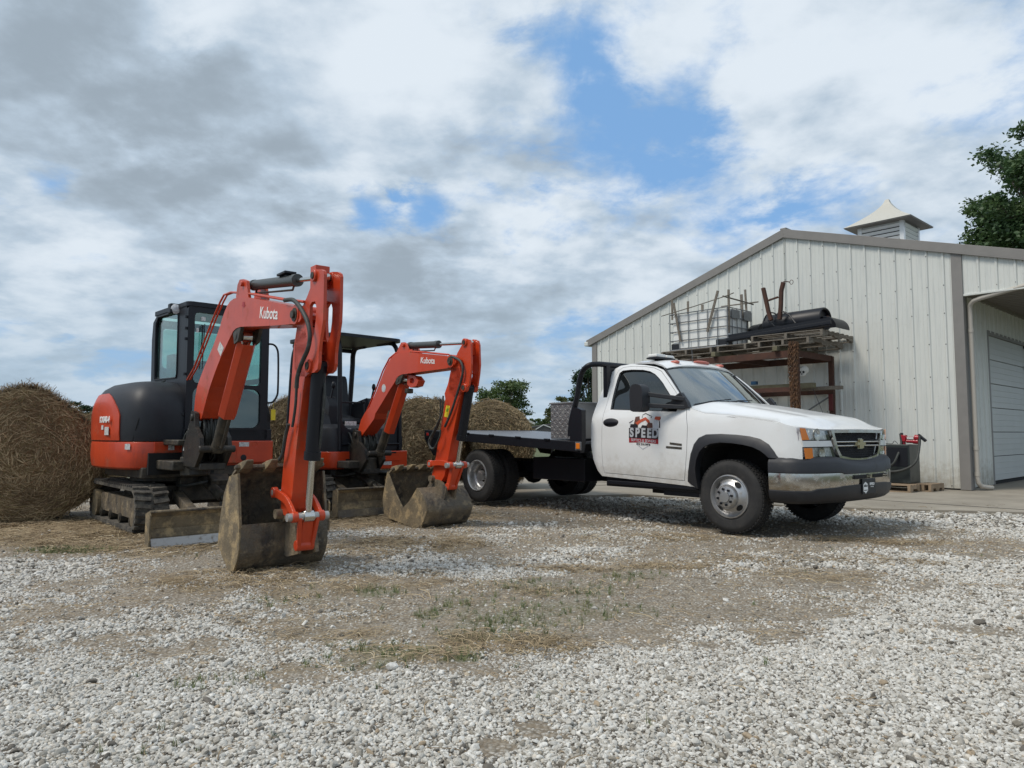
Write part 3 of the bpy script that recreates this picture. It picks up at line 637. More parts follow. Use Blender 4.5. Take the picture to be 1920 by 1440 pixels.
for sg in (-1, 1):
    mb = MB(); cutsheet(mb, [OUT, grow(DOOR, 1.009)], side3(sg), .10, .07)
    p_ = mb.build('body_side', M['white_paint'], truck, TR, smooth=60, solid=.02)
    mb = MB(); cutsheet(mb, [DOOR, WIN], side3(sg), .10, .07)
    dr = mb.build('door', M['white_paint'], truck, TR, smooth=60, solid=.02)
    mb = MB(); cutsheet(mb, [grow(WIN, 1.01)], side3(sg, -.016), .15, .1); mb.build('side_window', M['truckglass'], dr, TR, smooth=60)
    # rubber surround of the window
    mb = MB(); mb.tube([side3(sg, .004)(x, z) for x, z in WIN], .008, 6, closed=True); mb.build('window_seal', M['trim'], dr, TR, smooth=60)
    # door handle in its recess
    hx, hz = TS(1146, 793)
    mb = MB(); mb.lathe([(0, 0), (.052, .001), (.058, .010), (.050, .018), (0, .02)], (0, 0, 0), (0, sg, 0), 20); mb.xform(Matrix.Translation((hx, sg * (ys(hz) - .004), hz)) @ Matrix.Diagonal((2.3, 1, 1, 1)))
    hd = mb.build('door_handle', M['trim'], dr, TR, smooth=50)
    mb = MB(); mb.box(hx - .10, hx + .10, sg * (ys(hz) + .016), sg * (ys(hz) + .030), hz - .014, hz + .014); mb.build('pull', M['black'], hd, TR, bevel=.006)
    # crease along the door, drawn as a thin raised moulding
    c0, c1 = TS(1111, 834), TS(1287, 846)
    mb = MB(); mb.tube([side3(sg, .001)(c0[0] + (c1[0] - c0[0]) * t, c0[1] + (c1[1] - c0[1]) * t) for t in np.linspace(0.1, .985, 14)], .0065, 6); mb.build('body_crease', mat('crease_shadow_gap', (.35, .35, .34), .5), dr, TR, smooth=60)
    # black backing added so the door gaps read as shade
    mb = MB(); mb.fill([grow(OUT, .985), grow(WIN, 1.05)], lambda x, z: (x, sg * (ys(z) - .05 - planc(x)), z)); mb.build('gap_shade_backing', M['darkgap'], truck, TR)
    # wheel-arch flare
    fo = TSL([(1287, 902), (1288, 885), (1290, 868), (1293, 850), (1299, 832), (1308, 820), (1322, 813.5), (1350, 812.5), (1380, 814), (1405, 817), (1425, 822), (1441, 832), (1451, 845), (1460, 859.5)], .02)
    fi = TSL([(1311, 917), (1307, 898), (1305, 880), (1307, 862), (1313, 847), (1321, 838), (1334, 832), (1352, 829.5), (1375, 831), (1395, 834), (1412, 838), (1427, 845), (1436, 852), (1442, 858)], .02)
    mb = MB(); n_ = len(fo); R_ = []
    for (xo, zo), (xi, zi) in zip(fo, fi):
        a = side3(sg, .006)(xo, zo); m_ = side3(sg, .034)(xo * .6 + xi * .4, zo * .6 + zi * .4); b_ = side3(sg, .040)(xi, zi); c_ = side3(sg, -.10)(xi, zi); d_ = side3(sg, -.02)(xo, zo)
        R_.append([mb.v(*q) for q in (a, m_, b_, c_, d_)])
    for i in range(n_ - 1):
        for k in range(4): mb.face([R_[i][k], R_[i + 1][k], R_[i + 1][k + 1], R_[i][k + 1]])
    mb.build('fender_flare', M['trim'], truck, TR, smooth=60)
    # wheel house
    mb = MB()
    for i, (x, z) in enumerate(fi): pass
    A_ = [mb.v(x, sg * .93, z) for x, z in fi]; B_ = [mb.v(x, sg * .45, z) for x, z in fi]
    for i in range(len(fi) - 1): mb.face([A_[i], A_[i + 1], B_[i + 1], B_[i]])
    mb.face(B_); mb.build('wheel_house', M['darkgap'], truck, TR)
# rocker / underbody
mb = MB(); mb.box(-1.75, -.36, -.93, .93, .40, .52); mb.box(-5.3, .8, -.42, -.32, .48, .64); mb.box(-5.3, .8, .32, .42, .48, .64)
for x in (-5.2, -3.4, -2.2, -.9, .5): mb.box(x - .05, x + .05, -.4, .4, .50, .60)
mb.box(-1.5, -.2, -.35, .35, .30, .48); mb.cyl((-3.9, 0, .45), (-1.4, 0, .42), .06); mb.cyl((-4.12, -.8, .44), (-4.12, .8, .44), .07); mb.cyl((0, -.8, .385), (0, .8, .385), .05); mb.sph((-4.12, 0, .44), .17); mb.box(-3.2, -2.2, -.85, -.45, .42, .72); mb.box(-.9, -.3, -.9, -.5, .34, .42)
mb.build('chassis', M['black'], truck, TR, bevel=.008)
for sg in (-1, 1): mb = MB(); mb.box(-1.72, -.40, sg * .93 - .03, sg * .93 + .03, .425, .475); mb.build('rocker_lip', M['black'], truck, TR, bevel=.01)
# roof
def roofp(u, v):
    x = -1.80 + u * .83; w = 2 * v - 1
    zb = float(np.interp(x, [-1.80, -1.74, -1.65, -1.4, -1.15, -1.03, -.97], [1.845, 1.90, 1.945, 1.975, 1.955, 1.915, 1.872])); ye = .735 - .02 * u
    x2 = x + .09 * (1 - w * w) * max(0, u - .6) / .4
    return (x2, w * ye, zb - .055 * abs(w) ** 3.2)
mb = MB(); mb.grid(roofp, 14, 16); mb.build('roof', M['white_paint'], truck, TR, smooth=80, solid=.02)
# back of the cab
mb = MB()
def backp(u, v):
    z = .55 + 1.30 * u; w = 2 * v - 1; x = float(np.interp(z, [.5, .9, 1.33, 1.85], [-1.82, -1.93, -1.87, -1.79])); return (x + .10 * abs(w) ** 6, w * (ys(z) - .01), z)
mb.grid(backp, 12, 12); cb = mb.build('cab_back', M['white_paint'], truck, TR, smooth=80, solid=.02)
mb = MB(); mb.fill([[(-.55, 1.42), (.55, 1.42), (.50, 1.76), (-.50, 1.76)]], lambda y, z: (-1.915 + (z - 1.42) * .18, y, z)); mb.build('rear_window', M['truckglass'], cb, TR)
# seat, dash and steering wheel behind the glass
mb = MB(); mb.box(-1.75, -1.55, -.75, .75, .9, 1.62); mb.box(-1.7, -1.2, -.75, .75, .85, 1.05); mb.box(-.78, -.45, -.85, .85, 1.10, 1.30); mb.build('cab_interior', M['charcoal'], truck, TR, bevel=.03)
mb = MB(); mb.tube([(-.95 + .07 * sin(a), .38 + .19 * cos(a), 1.27 + .17 * sin(a)) for a in np.linspace(0, 2 * pi, 25)[:-1]], .014, 6, closed=True); mb.build('steering_wheel', M['black'], truck, TR, smooth=60)
# windscreen
def wsp(u, v):
    w = 2 * v - 1; xb, zb_, yb = -.555 + .19 * (1 - w * w), 1.325 + .05 * (1 - w * w), .90 * w; xt, zt, yt = -.985 + .085 * (1 - w * w), 1.815 + .055 * (1 - abs(w) ** 3), .725 * w
    return (xb + (xt - xb) * u - .02 * sin(pi * u) * -1, yb + (yt - yb) * u, zb_ + (zt - zb_) * u)
mb = MB(); mb.grid(wsp, 10, 14); ws = mb.build('windscreen', M['windshield'], truck, TR, smooth=180)
mb = MB(); mb.tube([wsp(0, v) for v in np.linspace(0, 1, 15)] + [wsp(u, 1) for u in np.linspace(.1, 1, 8)] + [wsp(1, v) for v in np.linspace(.95, 0, 14)] + [wsp(u, 0) for u in np.linspace(.9, .1, 8)], .014, 6, closed=True); mb.build('windscreen_seal', M['trim'], ws, TR, smooth=60)
# cowl and wipers
mb = MB(); mb.grid(lambda u, v: (wsp(0, v)[0] - .02 + .19 * u, wsp(0, v)[1], wsp(0, v)[2] - .012 - .03 * u), 3, 14); mb.build('cowl', M['trim'], truck, TR, smooth=60, solid=.01)
for a, b in (((-.42, -.35), (-.50, -.80)), ((-.37, .12), (-.44, -.32))):
    def wp(y, up):
        v = (y / .90 + 1) / 2; p = wsp(up, v); return (p[0] + .015, p[1], p[2] + .012)
    mb = MB(); mb.tube([(a[0] + .04, a[1] + .25, 1.36), wp(a[1], .05), wp((a[1] + b[1]) / 2, .09), wp(b[1], .06)], .008, 6); mb.tube([wp(a[1] + .12, .13), wp((a[1] + b[1]) / 2, .10), wp(b[1] - .02, .05)], .006, 6); mb.build('wiper', M['black'], truck, TR, smooth=60)
# bonnet
FT = [TS(*p) for p in ((1291, 766), (1322, 776), (1370, 780), (1415, 785.5), (1460, 792.5), (1487, 800), (1496, 803))]
def hoodp(u, v):
    w = 2 * v - 1; xf_ = .935 - .135 * abs(w) ** 2.6; xb = -.40 - .14 * abs(w) ** 2
    x = xb + (xf_ - xb) * u
    zs = float(np.interp(x, [p[0] for p in FT], [p[1] for p in FT])) + .008; zc = float(np.interp(x, [-.6, -.40, -.1, .12, .45, .64, .80, .89, .935], [1.425, 1.412, 1.372, 1.335, 1.272, 1.232, 1.182, 1.130, 1.088]))
    k = abs(w); f = min(1., max(0., (k - .52) / .48)); f = f * f * (3 - 2 * f) * .62 + .38 * k ** 2.5
    dent = .014 * math.exp(-((k - .50) / .10) ** 2) * min(1, max(0, (x + .3) / .3)) * (1 - u ** 6)
    yy = w * (ys(zs) - planc(x) + .006); b_ = min(1., max(0., (u - .80) / .20)); b_ = b_ * b_; z = zc + (zs - zc) * f - dent
    zf = float(np.interp(abs(yy), [0, .6, .8, .95], [1.088, 1.082, 1.090, 1.103])); return (x, yy, z * (1 - b_) + zf * b_)
mb = MB(); mb.grid(hoodp, 26, 40); mb.build('bonnet', M['white_paint'], truck, TR, smooth=180, solid=.012)
for sg in (-1, 1):
    mb = MB(); mb.tube([side3(sg, .006)(p[0], p[1] - .010) for p in FT[1:]], .004, 5); mb.build('bonnet_gap', M['darkgap'], truck, TR)
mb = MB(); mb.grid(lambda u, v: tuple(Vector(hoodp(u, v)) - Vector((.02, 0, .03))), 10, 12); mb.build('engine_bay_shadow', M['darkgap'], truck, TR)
# front end
def xf(y): return .93 - .13 * min(abs(y), 1.1) ** 3
def TF(px, py, fx=None):
    fx = fx or xf; x = .9
    for _ in range(30): y, z = TR.fwd(px, py, x); x = .5 * x + .5 * fx(y)
    return (y, z)
def frontsheet(name, pts, m, parent, off=0., mirror=False, depth=.02, bevel=.0, fx=None, holes=(), sx=.06, **kw):
    fx = fx or xf; o = None
    for sg in ((1, -1) if mirror else (1,)):
        mb = MB(); cutsheet(mb, [[(y * sg, z) for y, z in pts]] + [[(y * sg, z) for y, z in h] for h in holes], lambda y, z: (fx(y) + off, y, z), sx, .08); o = mb.build(name, m, parent, TR, smooth=60, solid=depth, **kw)
    return o
nose = frontsheet('nose_panel', [(-.955, .80), (-.955, 1.098), (-.6, 1.078), (-.3, 1.082), (0, 1.084), (.3, 1.082), (.6, 1.078), (.955, 1.098), (.955, .80), (.5, .76), (0, .75), (-.5, .76)], M['black'], truck, -.085)
mb = MB()
for sg in (-1, 1):
    pt = lambda y, z, o: (xf(y) + o, y * sg, z)
    up = [(.985, 1.100), (.60, 1.074), (.572, .985), (.965, .982)]
    lo = [(.945, .905), (.525, .908), (.475, .80), (.93, .80)]
    for lamp, nm in ((up, 'headlight'), (lo, 'fog_and_high_lamp')):
        mb = MB(); cutsheet(mb, [[(y * sg, z) for y, z in lamp]], lambda y, z: (xf(y) - .035, y, z), .05, .05); hl = mb.build(nm, M['lamp'], truck, TR, smooth=60, solid=.006)
        mb = MB(); c = (sum(p[0] for p in lamp) / 4 - .02, sum(p[1] for p in lamp) / 4); mb.lathe([(.060, .030), (.048, .012), (.028, .002), (0, 0)], (xf(c[0]) - .030, sg * c[0], c[1]), (1, 0, 0), 20); mb.build('reflector', M['chrome'], hl, TR, smooth=60, recalc=False)
        mb = MB(); cutsheet(mb, [[(y * sg, z) for y, z in lamp]], lambda y, z: (xf(y) + .002, y, z), .05, .05); mb.build('lens', glass('lamp_lens_' + nm, (.97, .98, .98), .02, .01), hl, TR, smooth=60, solid=.003)
        am = [(.985, 1.100), (.925, 1.096), (.880, .985), (.965, .982)] if nm == 'headlight' else [(.945, .905), (.845, .905), (.835, .80), (.93, .80)]
        mb = MB(); cutsheet(mb, [[(y * sg, z) for y, z in am]], lambda y, z: (xf(y) + .007, y, z), .05, .05); mb.build('turn_signal', M['amber'], hl, TR, smooth=60, solid=.004)
    mb = MB(); cutsheet(mb, [[(y * sg, z) for y, z in [(.962, .975), (.566, .975), (.535, .918), (.95, .915)]]], lambda y, z: (xf(y) - .002, y, z), .05, .05); mb.build('headlight_bar', M['white_paint'], truck, TR, smooth=60, solid=.02)
# grille : chrome surround, honeycomb, twin bars
G0 = [(-.585, 1.078), (-.3, 1.083), (0, 1.085), (.3, 1.083), (.585, 1.078), (.52, .90), (.44, .795), (.2, .766), (0, .762), (-.2, .766), (-.44, .795), (-.52, .90)]
G1 = [(-.535, 1.052), (-.3, 1.055), (0, 1.056), (.3, 1.055), (.535, 1.052), (.478, .90), (.410, .822), (.2, .795), (0, .79), (-.2, .795), (-.410, .822), (-.478, .90)]
gr_ = frontsheet('grille', G0, M['chrome'], truck, .012, holes=[G1], depth=.03)
mb = MB()
for r in range(11):
    z = .80 + r * .0245
    for c in range(-14, 15):
        y = c * .037 + (.0185 if r % 2 else 0)
        if abs(y) > float(np.interp(z, [.79, .9, 1.05], [.38, .475, .53])) or .905 < z < .965: continue
        mb.tube([(xf(y) - .012, y + .0165 * cos(a), z + .0135 * sin(a)) for a in np.linspace(pi / 6, pi / 6 + 2 * pi, 7)[:-1]], .0028, 4, closed=True)
mb.tube([(xf(y) - .016, y, .905) for y in np.linspace(-.46, .46, 9)], .003, 4); mb.build('honeycomb', M['trim'], gr_, TR)
for z in (.918, .958):
    mb = MB(); mb.tube([(xf(y) + .014, y, z + .004) for y in np.linspace(-.50, .50, 17)], .0085, 8); mb.build('grille_bar', M['chrome'], gr_, TR, smooth=60)
mb = MB(); mb.prism([(-.105, .925), (-.045, .925), (-.05, .895), (.05, .895), (.055, .925), (.105, .925), (.090, .957), (.035, .957), (.04, .987), (-.04, .987), (-.035, .957), (-.090, .957)], .95, .968, axis='x'); em = mb.build('bowtie_emblem', mat('gold_emblem', (.45, .38, .22), .3, .8), gr_, TR, bevel=.004)
mb = MB(); mb.prism([(-.118, .917), (-.055, .917), (-.060, .887), (.060, .887), (.065, .917), (.118, .917), (.100, .965), (.045, .965), (.05, .995), (-.05, .995), (-.045, .965), (-.100, .965)], .942, .952, axis='x'); mb.build('emblem_rim', M['chrome'], em, TR, bevel=.003)
# bumper
PB = catmull([(.50, -1.035, 0), (.66, -1.03, 0), (.80, -.965, 0), (.915, -.80, 0), (.985, -.52, 0), (1.015, -.25, 0), (1.02, 0, 0), (1.015, .25, 0), (.985, .52, 0), (.915, .80, 0), (.80, .965, 0), (.66, 1.03, 0), (.50, 1.035, 0)], 6)
def band(name, prof, m, parent=truck, **kw):
    """prof(i, n) -> list of (outward offset, z)"""
    mb = MB(); R_ = []; n_ = len(PB)
    for i, p in enumerate(PB):
        d = (PB[min(i + 1, n_ - 1)] - PB[max(i - 1, 0)]).normalized(); nr = Vector((d.y, -d.x, 0))
        R_.append([mb.v(p.x + nr.x * o, p.y + nr.y * o, z) for o, z in prof(p)])
    for i in range(n_ - 1):
        for k in range(len(R_[0]) - 1): mb.face([R_[i][k], R_[i + 1][k], R_[i + 1][k + 1], R_[i][k + 1]])
    return mb.build(name, m, parent, TR, smooth=50, **kw)
bp_ = band('bumper', lambda p: [(-.02, .66), (.004, .655), (.006, .62), (.004, .55), (.0, .50), (-.02, .45)], M['chrome'], solid=.004)
def ztop(p): return .815 - .045 * max(0, 1 - (abs(p.y) / .55) ** 2)
band('bumper_top_pad', lambda p: [(-.13, ztop(p) + .004), (-.04, ztop(p)), (-.006, ztop(p) - .03), (.010, ztop(p) - .06), (.012, .665 if abs(p.y) > .5 else .645), (-.02, .655 if abs(p.y) > .5 else .635)], M['trim'], bp_, solid=.004)
def zlo(p): y = abs(p.y); return .528 if y < .38 else (.515 if y < .55 else (.495 + .015 * (1 - (y - .55) / .5)) * 1.0 if p.x > .82 else .492)
def zl2(p): y = abs(p.y); return float(np.interp(y, [0, .50, .57, .84, .90, 1.1], [.532, .520, .510, .500, .475, .478]))
band('bumper_lower_valance', lambda p: [(-.01, zl2(p) + .012), (.012, zl2(p) + .004), (.010, .46), (-.01, .40), (-.05, .365), (-.12, .355)], M['trim'], bp_, solid=.004)
for y0, y1 in ((-.33, -.05), (.09, .34)): mb = MB(); mb.box(1.005, 1.034, y0, y1, .588, .628); mb.build('bumper_slot', M['darkgap'], bp_, TR, bevel=.008)
for y in (-.02 - .03, .36):
    mb = MB(); mb.tube([(1.02, y, .60), (1.065, y, .60), (1.068, y, .62), (1.02, y, .625)], .007, 6); mb.build('tow_hook', M['chrome'], bp_, TR, smooth=60)
# front number plate
mb = MB(); mb.box(1.034, 1.042, -.185, .125, .43, .585); pl = mb.build('front_plate', M['black'], truck, TR, bevel=.006)
mb = MB(); mb.prism([(-.115, .555), (-.165, .53), (-.165, .455), (-.14, .455), (-.115, .435), (-.09, .455), (-.065, .46), (-.065, .53), (-.085, .54)], 1.042, 1.0435, axis='x'); sh = mb.build('plate_shield', M['lettering'], pl, TR)
mb = MB(); mb.prism([(-.155, .515), (-.14, .53), (-.125, .515), (-.115, .535), (-.095, .512), (-.075, .528), (-.075, .505), (-.155, .505)], 1.0435, 1.0445, axis='x'); mb.build('shield_mark', M['black'], sh, TR); mb = MB(); mb.box(1.0435, 1.0445, -.155, -.075, .466, .474); mb.build('shield_mark', M['black'], sh, TR)
text('SPEED', .036, 'plate_lettering', M['lettering'], pl, (1.0435, .035, .528), (0, 1, 0), (0, 0, 1), TR, sx=1.15, bold=.001)
text('SERVICES', .014, 'plate_lettering', M['lettering'], pl, (1.0435, .035, .500), (0, 1, 0), (0, 0, 1), TR, sx=1.2)
# towing mirrors
for sg in (-1, 1):
    mb = MB(); mb.prism(smooth2([(-1.07, 1.31), (-1.08, 1.45), (-1.07, 1.575), (-1.02, 1.61), (-.95, 1.605), (-.905, 1.565), (-.895, 1.45), (-.905, 1.325), (-.96, 1.295), (-1.03, 1.295)], 2), sg * 1.13, sg * 1.27); mr = mb.build('towing_mirror', M['trim'], truck, TR, bevel=.035, seg=3, smooth=50)
    mb = MB(); mb.prism([(-1.078, 1.33), (-1.083, 1.33), (-1.083, 1.57), (-1.078, 1.57)], sg * 1.145, sg * 1.255); mb.build('mirror_glass', M['chrome'], mr, TR)
    for z0, z1 in ((1.50, 1.43), (1.37, 1.34)):
        mb = MB(); mb.bar((-.93, sg * 1.16, z0), (-.53, sg * .965, z1), .035, .05); mb.build('mirror_arm', M['trim'], mr, TR, bevel=.008)
    mb = MB(); mb.prism([(-.80, 1.325), (-.47, 1.330), (-.50, 1.40), (-.585, 1.51), (-.66, 1.47)], sg * .925, sg * .985); mb.build('mirror_mount', M['trim'], mr, TR, bevel=.01)
# roof marker lights, beacon bar, aerial
for y, wd in ((-.50, .045), (0, .20), (.42, .045)):
    mb = MB()
    zz = roofp(.93, (y / .72 + 1) / 2)
    if wd > .1: mb.sph((zz[0] - .02, y, zz[2] + .022), .1, (.5, 1.7, .27)); 
    else: mb.sph((zz[0] - .02, y, zz[2] + .016), .1, (.7, .42, .25))
    mb.build('roof_marker_light', M['roofred'], truck, TR, smooth=180)
mb = MB(); mb.box(-1.32, -1.16, -.66, -.28, 1.962, 1.985); bk = mb.build('beacon_light', M['black'], truck, TR, bevel=.008)
mb = MB(); mb.box(-1.31, -1.17, -.645, -.46, 1.985, 2.025); mb.box(-1.31, -1.17, -.44, -.295, 1.985, 2.02); mb.build('beacon_lens', M['hdpe'], bk, TR, bevel=.012)
mb = MB(); mb.cyl((-.98, -.18, 1.90), (-.99, -.18, 2.20), .0025, n=6); mb.build('aerial', M['galv'], truck, TR)
mb = MB(); mb.cyl((.12, .99, 1.21), (-.03, .99, 1.60), .003, n=6); mb.build('aerial', M['black'], truck, TR)
# door sign : shield with a digger, SPEED blocks, red band, phone line
DM = {k: mat('decal_' + k, c, .45) for k, c in dict(black=(.015, .012, .015), grey=(.45, .47, .50), white=(.68, .69, .68), red=(.30, .012, .02), orange=(.50, .09, .04), brown=(.12, .05, .035), pale=(.55, .58, .62)).items()}
door_r = [o for o in truck.children if o.name.startswith('door')][0]
def DT(px, py): x, z = TS(px, py); return x, z
dx0, dz0 = DT(1180.5, 821); dx1, dz1 = DT(1235.5, 821)
dxl, dzl = DT(1180.5, 830.5); dW = dx1 - dx0
def DP(u, v):
    """u 0..1 across the sign, v in the same unit upwards from the top of the red band"""
    x = dx0 + u * dW; z = dz0 + v * dW + u * (DT(1235, 823.6)[1] - dz0); return (x, z)
def dec(pts, m, off, par=None, name='door_decal_piece'):
    mb = MB(); A_ = [DP(u, v) for u, v in pts]; mb.fill([A_], lambda x, z: (x, -(ys(z) + .010 + off), z)); o = mb.build(name, DM[m], par, TR); return o
dec0 = dec([(0, 0), (0, .42), (.52, .68), (1.02, .50), (1.0, 0)], 'white', .0012, truck, 'door_decal')
L_ = [('grey', [(.03, .30), (.03, .42), (.52, .68), (.97, .50), (.97, .30)], .0016), ('white', [(.06, .30), (.06, .40), (.52, .65), (.94, .48), (.94, .30)], .002),
      ('black', [(0, .40), (0, .425), (.53, .69), (1.03, .51), (1.03, .485), (.53, .665)], .0024),
      ('brown', [(.17, .40), (.20, .58), (.34, .60), (.38, .46), (.30, .34), (.16, .34)], .0028), ('orange', [(.22, .42), (.36, .50), (.55, .58), (.68, .50), (.76, .36), (.72, .30), (.66, .40), (.56, .50), (.42, .44), (.30, .36)], .0032),
      ('brown', [(.60, .34), (.66, .44), (.80, .42), (.82, .30), (.64, .28)], .0036), ('black', [(.04, .30), (.06, .38), (.26, .38), (.32, .34), (.30, .28), (.06, .28)], .0036), ('black', [(.42, .30), (.46, .36), (.62, .35), (.66, .28), (.44, .27)], .004),
      ('pale', [(.84, .28), (.84, .50), (.96, .48), (1.0, .28)], .0026), ('orange', [(.86, .52), (.88, .60), (1.06, .60), (1.05, .50)], .003), ('black', [(1.02, .30), (1.02, .48), (1.045, .48), (1.06, .30)], .0032),
      ('red', [(0, 0), (1.0, 0), (1.0, -.13), (.5, -.10), (0, -.13)], .0018), ('grey', [(.26, -.17), (.30, -.17), (.48, -.27), (.69, -.17), (.73, -.17), (.48, -.30)], .0018), ('black', [(0, 0), (1.0, 0), (1.0, .275), (0, .275)], .003)]
for m_, pts, off in L_: dec(pts, m_, off, dec0)
tx = lambda t, s_, u, v, m_, off, k=1.0, b=0.: text(t, s_, 'decal_lettering', m_, dec0, (DP(u, v)[0], -(ys(DP(u, v)[1]) + .010 + off), DP(u, v)[1]), (1, 0, -.05), (0, 0, 1), TR, depth=.0004, sx=k, bold=b)
for i, ch in enumerate('SPEED'): tx(ch, dW * .335, .10 + .20 * i, .140, DM['grey'], .0042, .86, .0065)
tx('SEPTICS & SEWERS', dW * .105, .5, -.06, DM['pale'], .0042, .98)
tx('812 216 0496', dW * .085, .5, -.155, DM['black'], .003, 1.0, .001)
for px in (1205.5, 1222, 1239):
    mb = MB(); a = TS(px, 782 + (px - 1205) * .06); mb.lathe([(.009, 0), (.006, .005), (0, .006)], (a[0], -(ys(a[1]) + .009), a[1]), (0, -1, 0), 8); mb.build('door_stud', M['trim'], door_r, TR)
for a_, b_ in (((1257, 830.5), (1279.5, 834)), ((1250, 837.5), (1279.5, 840.5))):
    p0, p1 = TS(*a_), TS(*b_); zc_ = (p0[1] + p1[1]) / 2; mb = MB(); mb.bar((p0[0], -(ys(zc_) + .012), p0[1] - .004), (p1[0], -(ys(zc_) + .012), p1[1] - .0), .006, .024); mb.build('door_badge', M['dark_metal'], door_r, TR, bevel=.002)
# wheels
def wheel(x, y, z0, sg, r=.385, w=.235, style='front', parent=truck):
    root = None
    c = (x, y, z0 + r); ax = (0, sg, 0)                            # profile runs from the inside (0) to the outer face (w)
    k = r / .385
    prof = [(.235, -.01), (.250, .0), (.300, -.012), (.345, .006), (.372, .022), (.381, .05), (.381, w - .05), (.372, w - .022), (.345, w - .004), (.325, w + .003), (.300, w - .001), (.262, w + .001), (.245, w - .003), (.225, w - .012)]
    mb = MB(); mb.lathe([(a * k, b) for a, b in prof], (c[0], c[1] - sg * w, c[2]), ax, 64)
    for i in range(56):                                            # tread blocks
        a = 2 * pi * i / 56
        for j, o_ in enumerate((.035, .085, .14, .19)):
            aa = a + (pi / 56 if j % 2 else 0); Rm = Matrix.Rotation(-aa, 3, 'Y'); p = Vector((c[0], c[1] - sg * (w - o_), c[2])) + Rm @ Vector((r - .004, 0, 0))
            mb.obox(p, .012, .040, .030, Rm @ Matrix.Rotation(.3 if j % 2 else -.3, 3, 'X'))
    wn = mb.build('wheel', M['tyre'], parent, TR, smooth=38)
    oy = c[1]
    if style == 'front':
        rp = [(.232, -.012), (.226, .004), (.218, .006), (.210, -.012), (.206, -.035), (.190, -.030), (.165, .000), (.142, .020), (.128, .026), (.122, .050), (.105, .072), (.06, .080), (.055, .092), (0, .094)]
    else:
        rp = [(.232, -.012), (.226, .004), (.218, .006), (.208, -.010), (.200, -.055), (.196, -.10), (.180, -.125), (.150, -.135), (.110, -.132), (.075, -.125), (.072, -.06), (.050, -.055), (0, -.055)]
    mb = MB(); mb.lathe([(a * k, b) for a, b in rp], (c[0], oy, c[2]), ax, 48); rm = mb.build('rim', M['rim'], wn, TR, smooth=40, recalc=True)
    if style == 'front':
        for i in range(4):
            a = radians(45 + 90 * i + 4); mb = MB()
            p = [(.168 + .020 * sin(t), t, .030 * cos(t)) for t in np.linspace(0, 2 * pi, 17)[:-1]]
            mb.face([mb.v(c[0] + cos(a) * q[0] - sin(a) * (.040 * cos(q[1])), oy + sg * (.006 - (q[0] - .168) * 1.1), c[2] + sin(a) * q[0] + cos(a) * (.040 * cos(q[1]))) for q in p]); mb.build('hand_hole', M['darkgap'], rm, TR)
    for i in range(8):
        a = 2 * pi * i / 8 + .2; rr = .082 * k; o1, o2 = ((.070, .092) if style == 'front' else (-.135, -.105)); mb = MB(); p = (c[0] + cos(a) * rr, c[2] + sin(a) * rr)
        mb.cyl((p[0], oy + sg * o1, p[1]), (p[0], oy + sg * o2, p[1]), .014, n=6); mb.build('lug_nut', M['black'] if style == 'front' else M['dark_metal'], rm, TR)
    return wn
wheel(0, -.965, 0, -1); wheel(0, .965, 0, 1)
wheel(-4.13, -1.13, .045, -1, style='rear'); wheel(-4.13, -.85, .045, -1, style='rear'); wheel(-4.13, 1.13, .045, 1, style='rear'); wheel(-4.13, .85, .045, 1, style='rear')
# flatbed
yb = -1.19
e0, e1, e2 = TR.lat(798, 806.5, yb), TR.lat(872, 812, yb), TR.lat(1078, 828, yb)
u0, u2 = TR.lat(803, 822, yb), TR.lat(1078, 846.5, yb)
sl = (e2[1] - e1[1]) / (e2[0] - e1[0]); bz = lambda x: e2[1] + sl * (x - e2[0]); xr, xf2 = e0[0], -1.99
def slab(mb, xa, xb2, ya, yb_, t0, t1): return mb.hexa([(xa, ya, bz(xa) + t0), (xb2, ya, bz(xb2) + t0), (xb2, yb_, bz(xb2) + t0), (xa, yb_, bz(xa) + t0), (xa, ya, bz(xa) + t1), (xb2, ya, bz(xb2) + t1), (xb2, yb_, bz(xb2) + t1), (xa, yb_, bz(xa) + t1)])
mb = MB(); slab(mb, xr, xf2, -1.13, 1.13, -.03, -.004); bed = mb.build('flatbed_deck', M['deck'], truck, TR)
for sg in (-1, 1):
    mb = MB(); slab(mb, xr, xf2, sg * 1.13, sg * 1.20, -.125, .0); mb.build('side_rail', M['black'], bed, TR, bevel=.006)
    for t in (.16, .33, .5, .67, .84):
        x = xr + (xf2 - xr) * t; mb = MB(); slab(mb, x - .05, x + .05, sg * 1.19, sg * 1.215, -.012, .012); mb.build('stake_pocket', M['black'], bed, TR, bevel=.003)
mb = MB()
for k in range(12): x = xr + .1 + k * (xf2 - xr - .2) / 11; slab(mb, x - .025, x + .025, -1.12, 1.12, -.13, -.032)
mb.build('crossmember', M['black'], bed, TR)
mb = MB(); slab(mb, xr - .02, xr + .03, -1.2, 1.2, -.16, .0); mb.build('tail_sill', M['black'], bed, TR, bevel=.005)
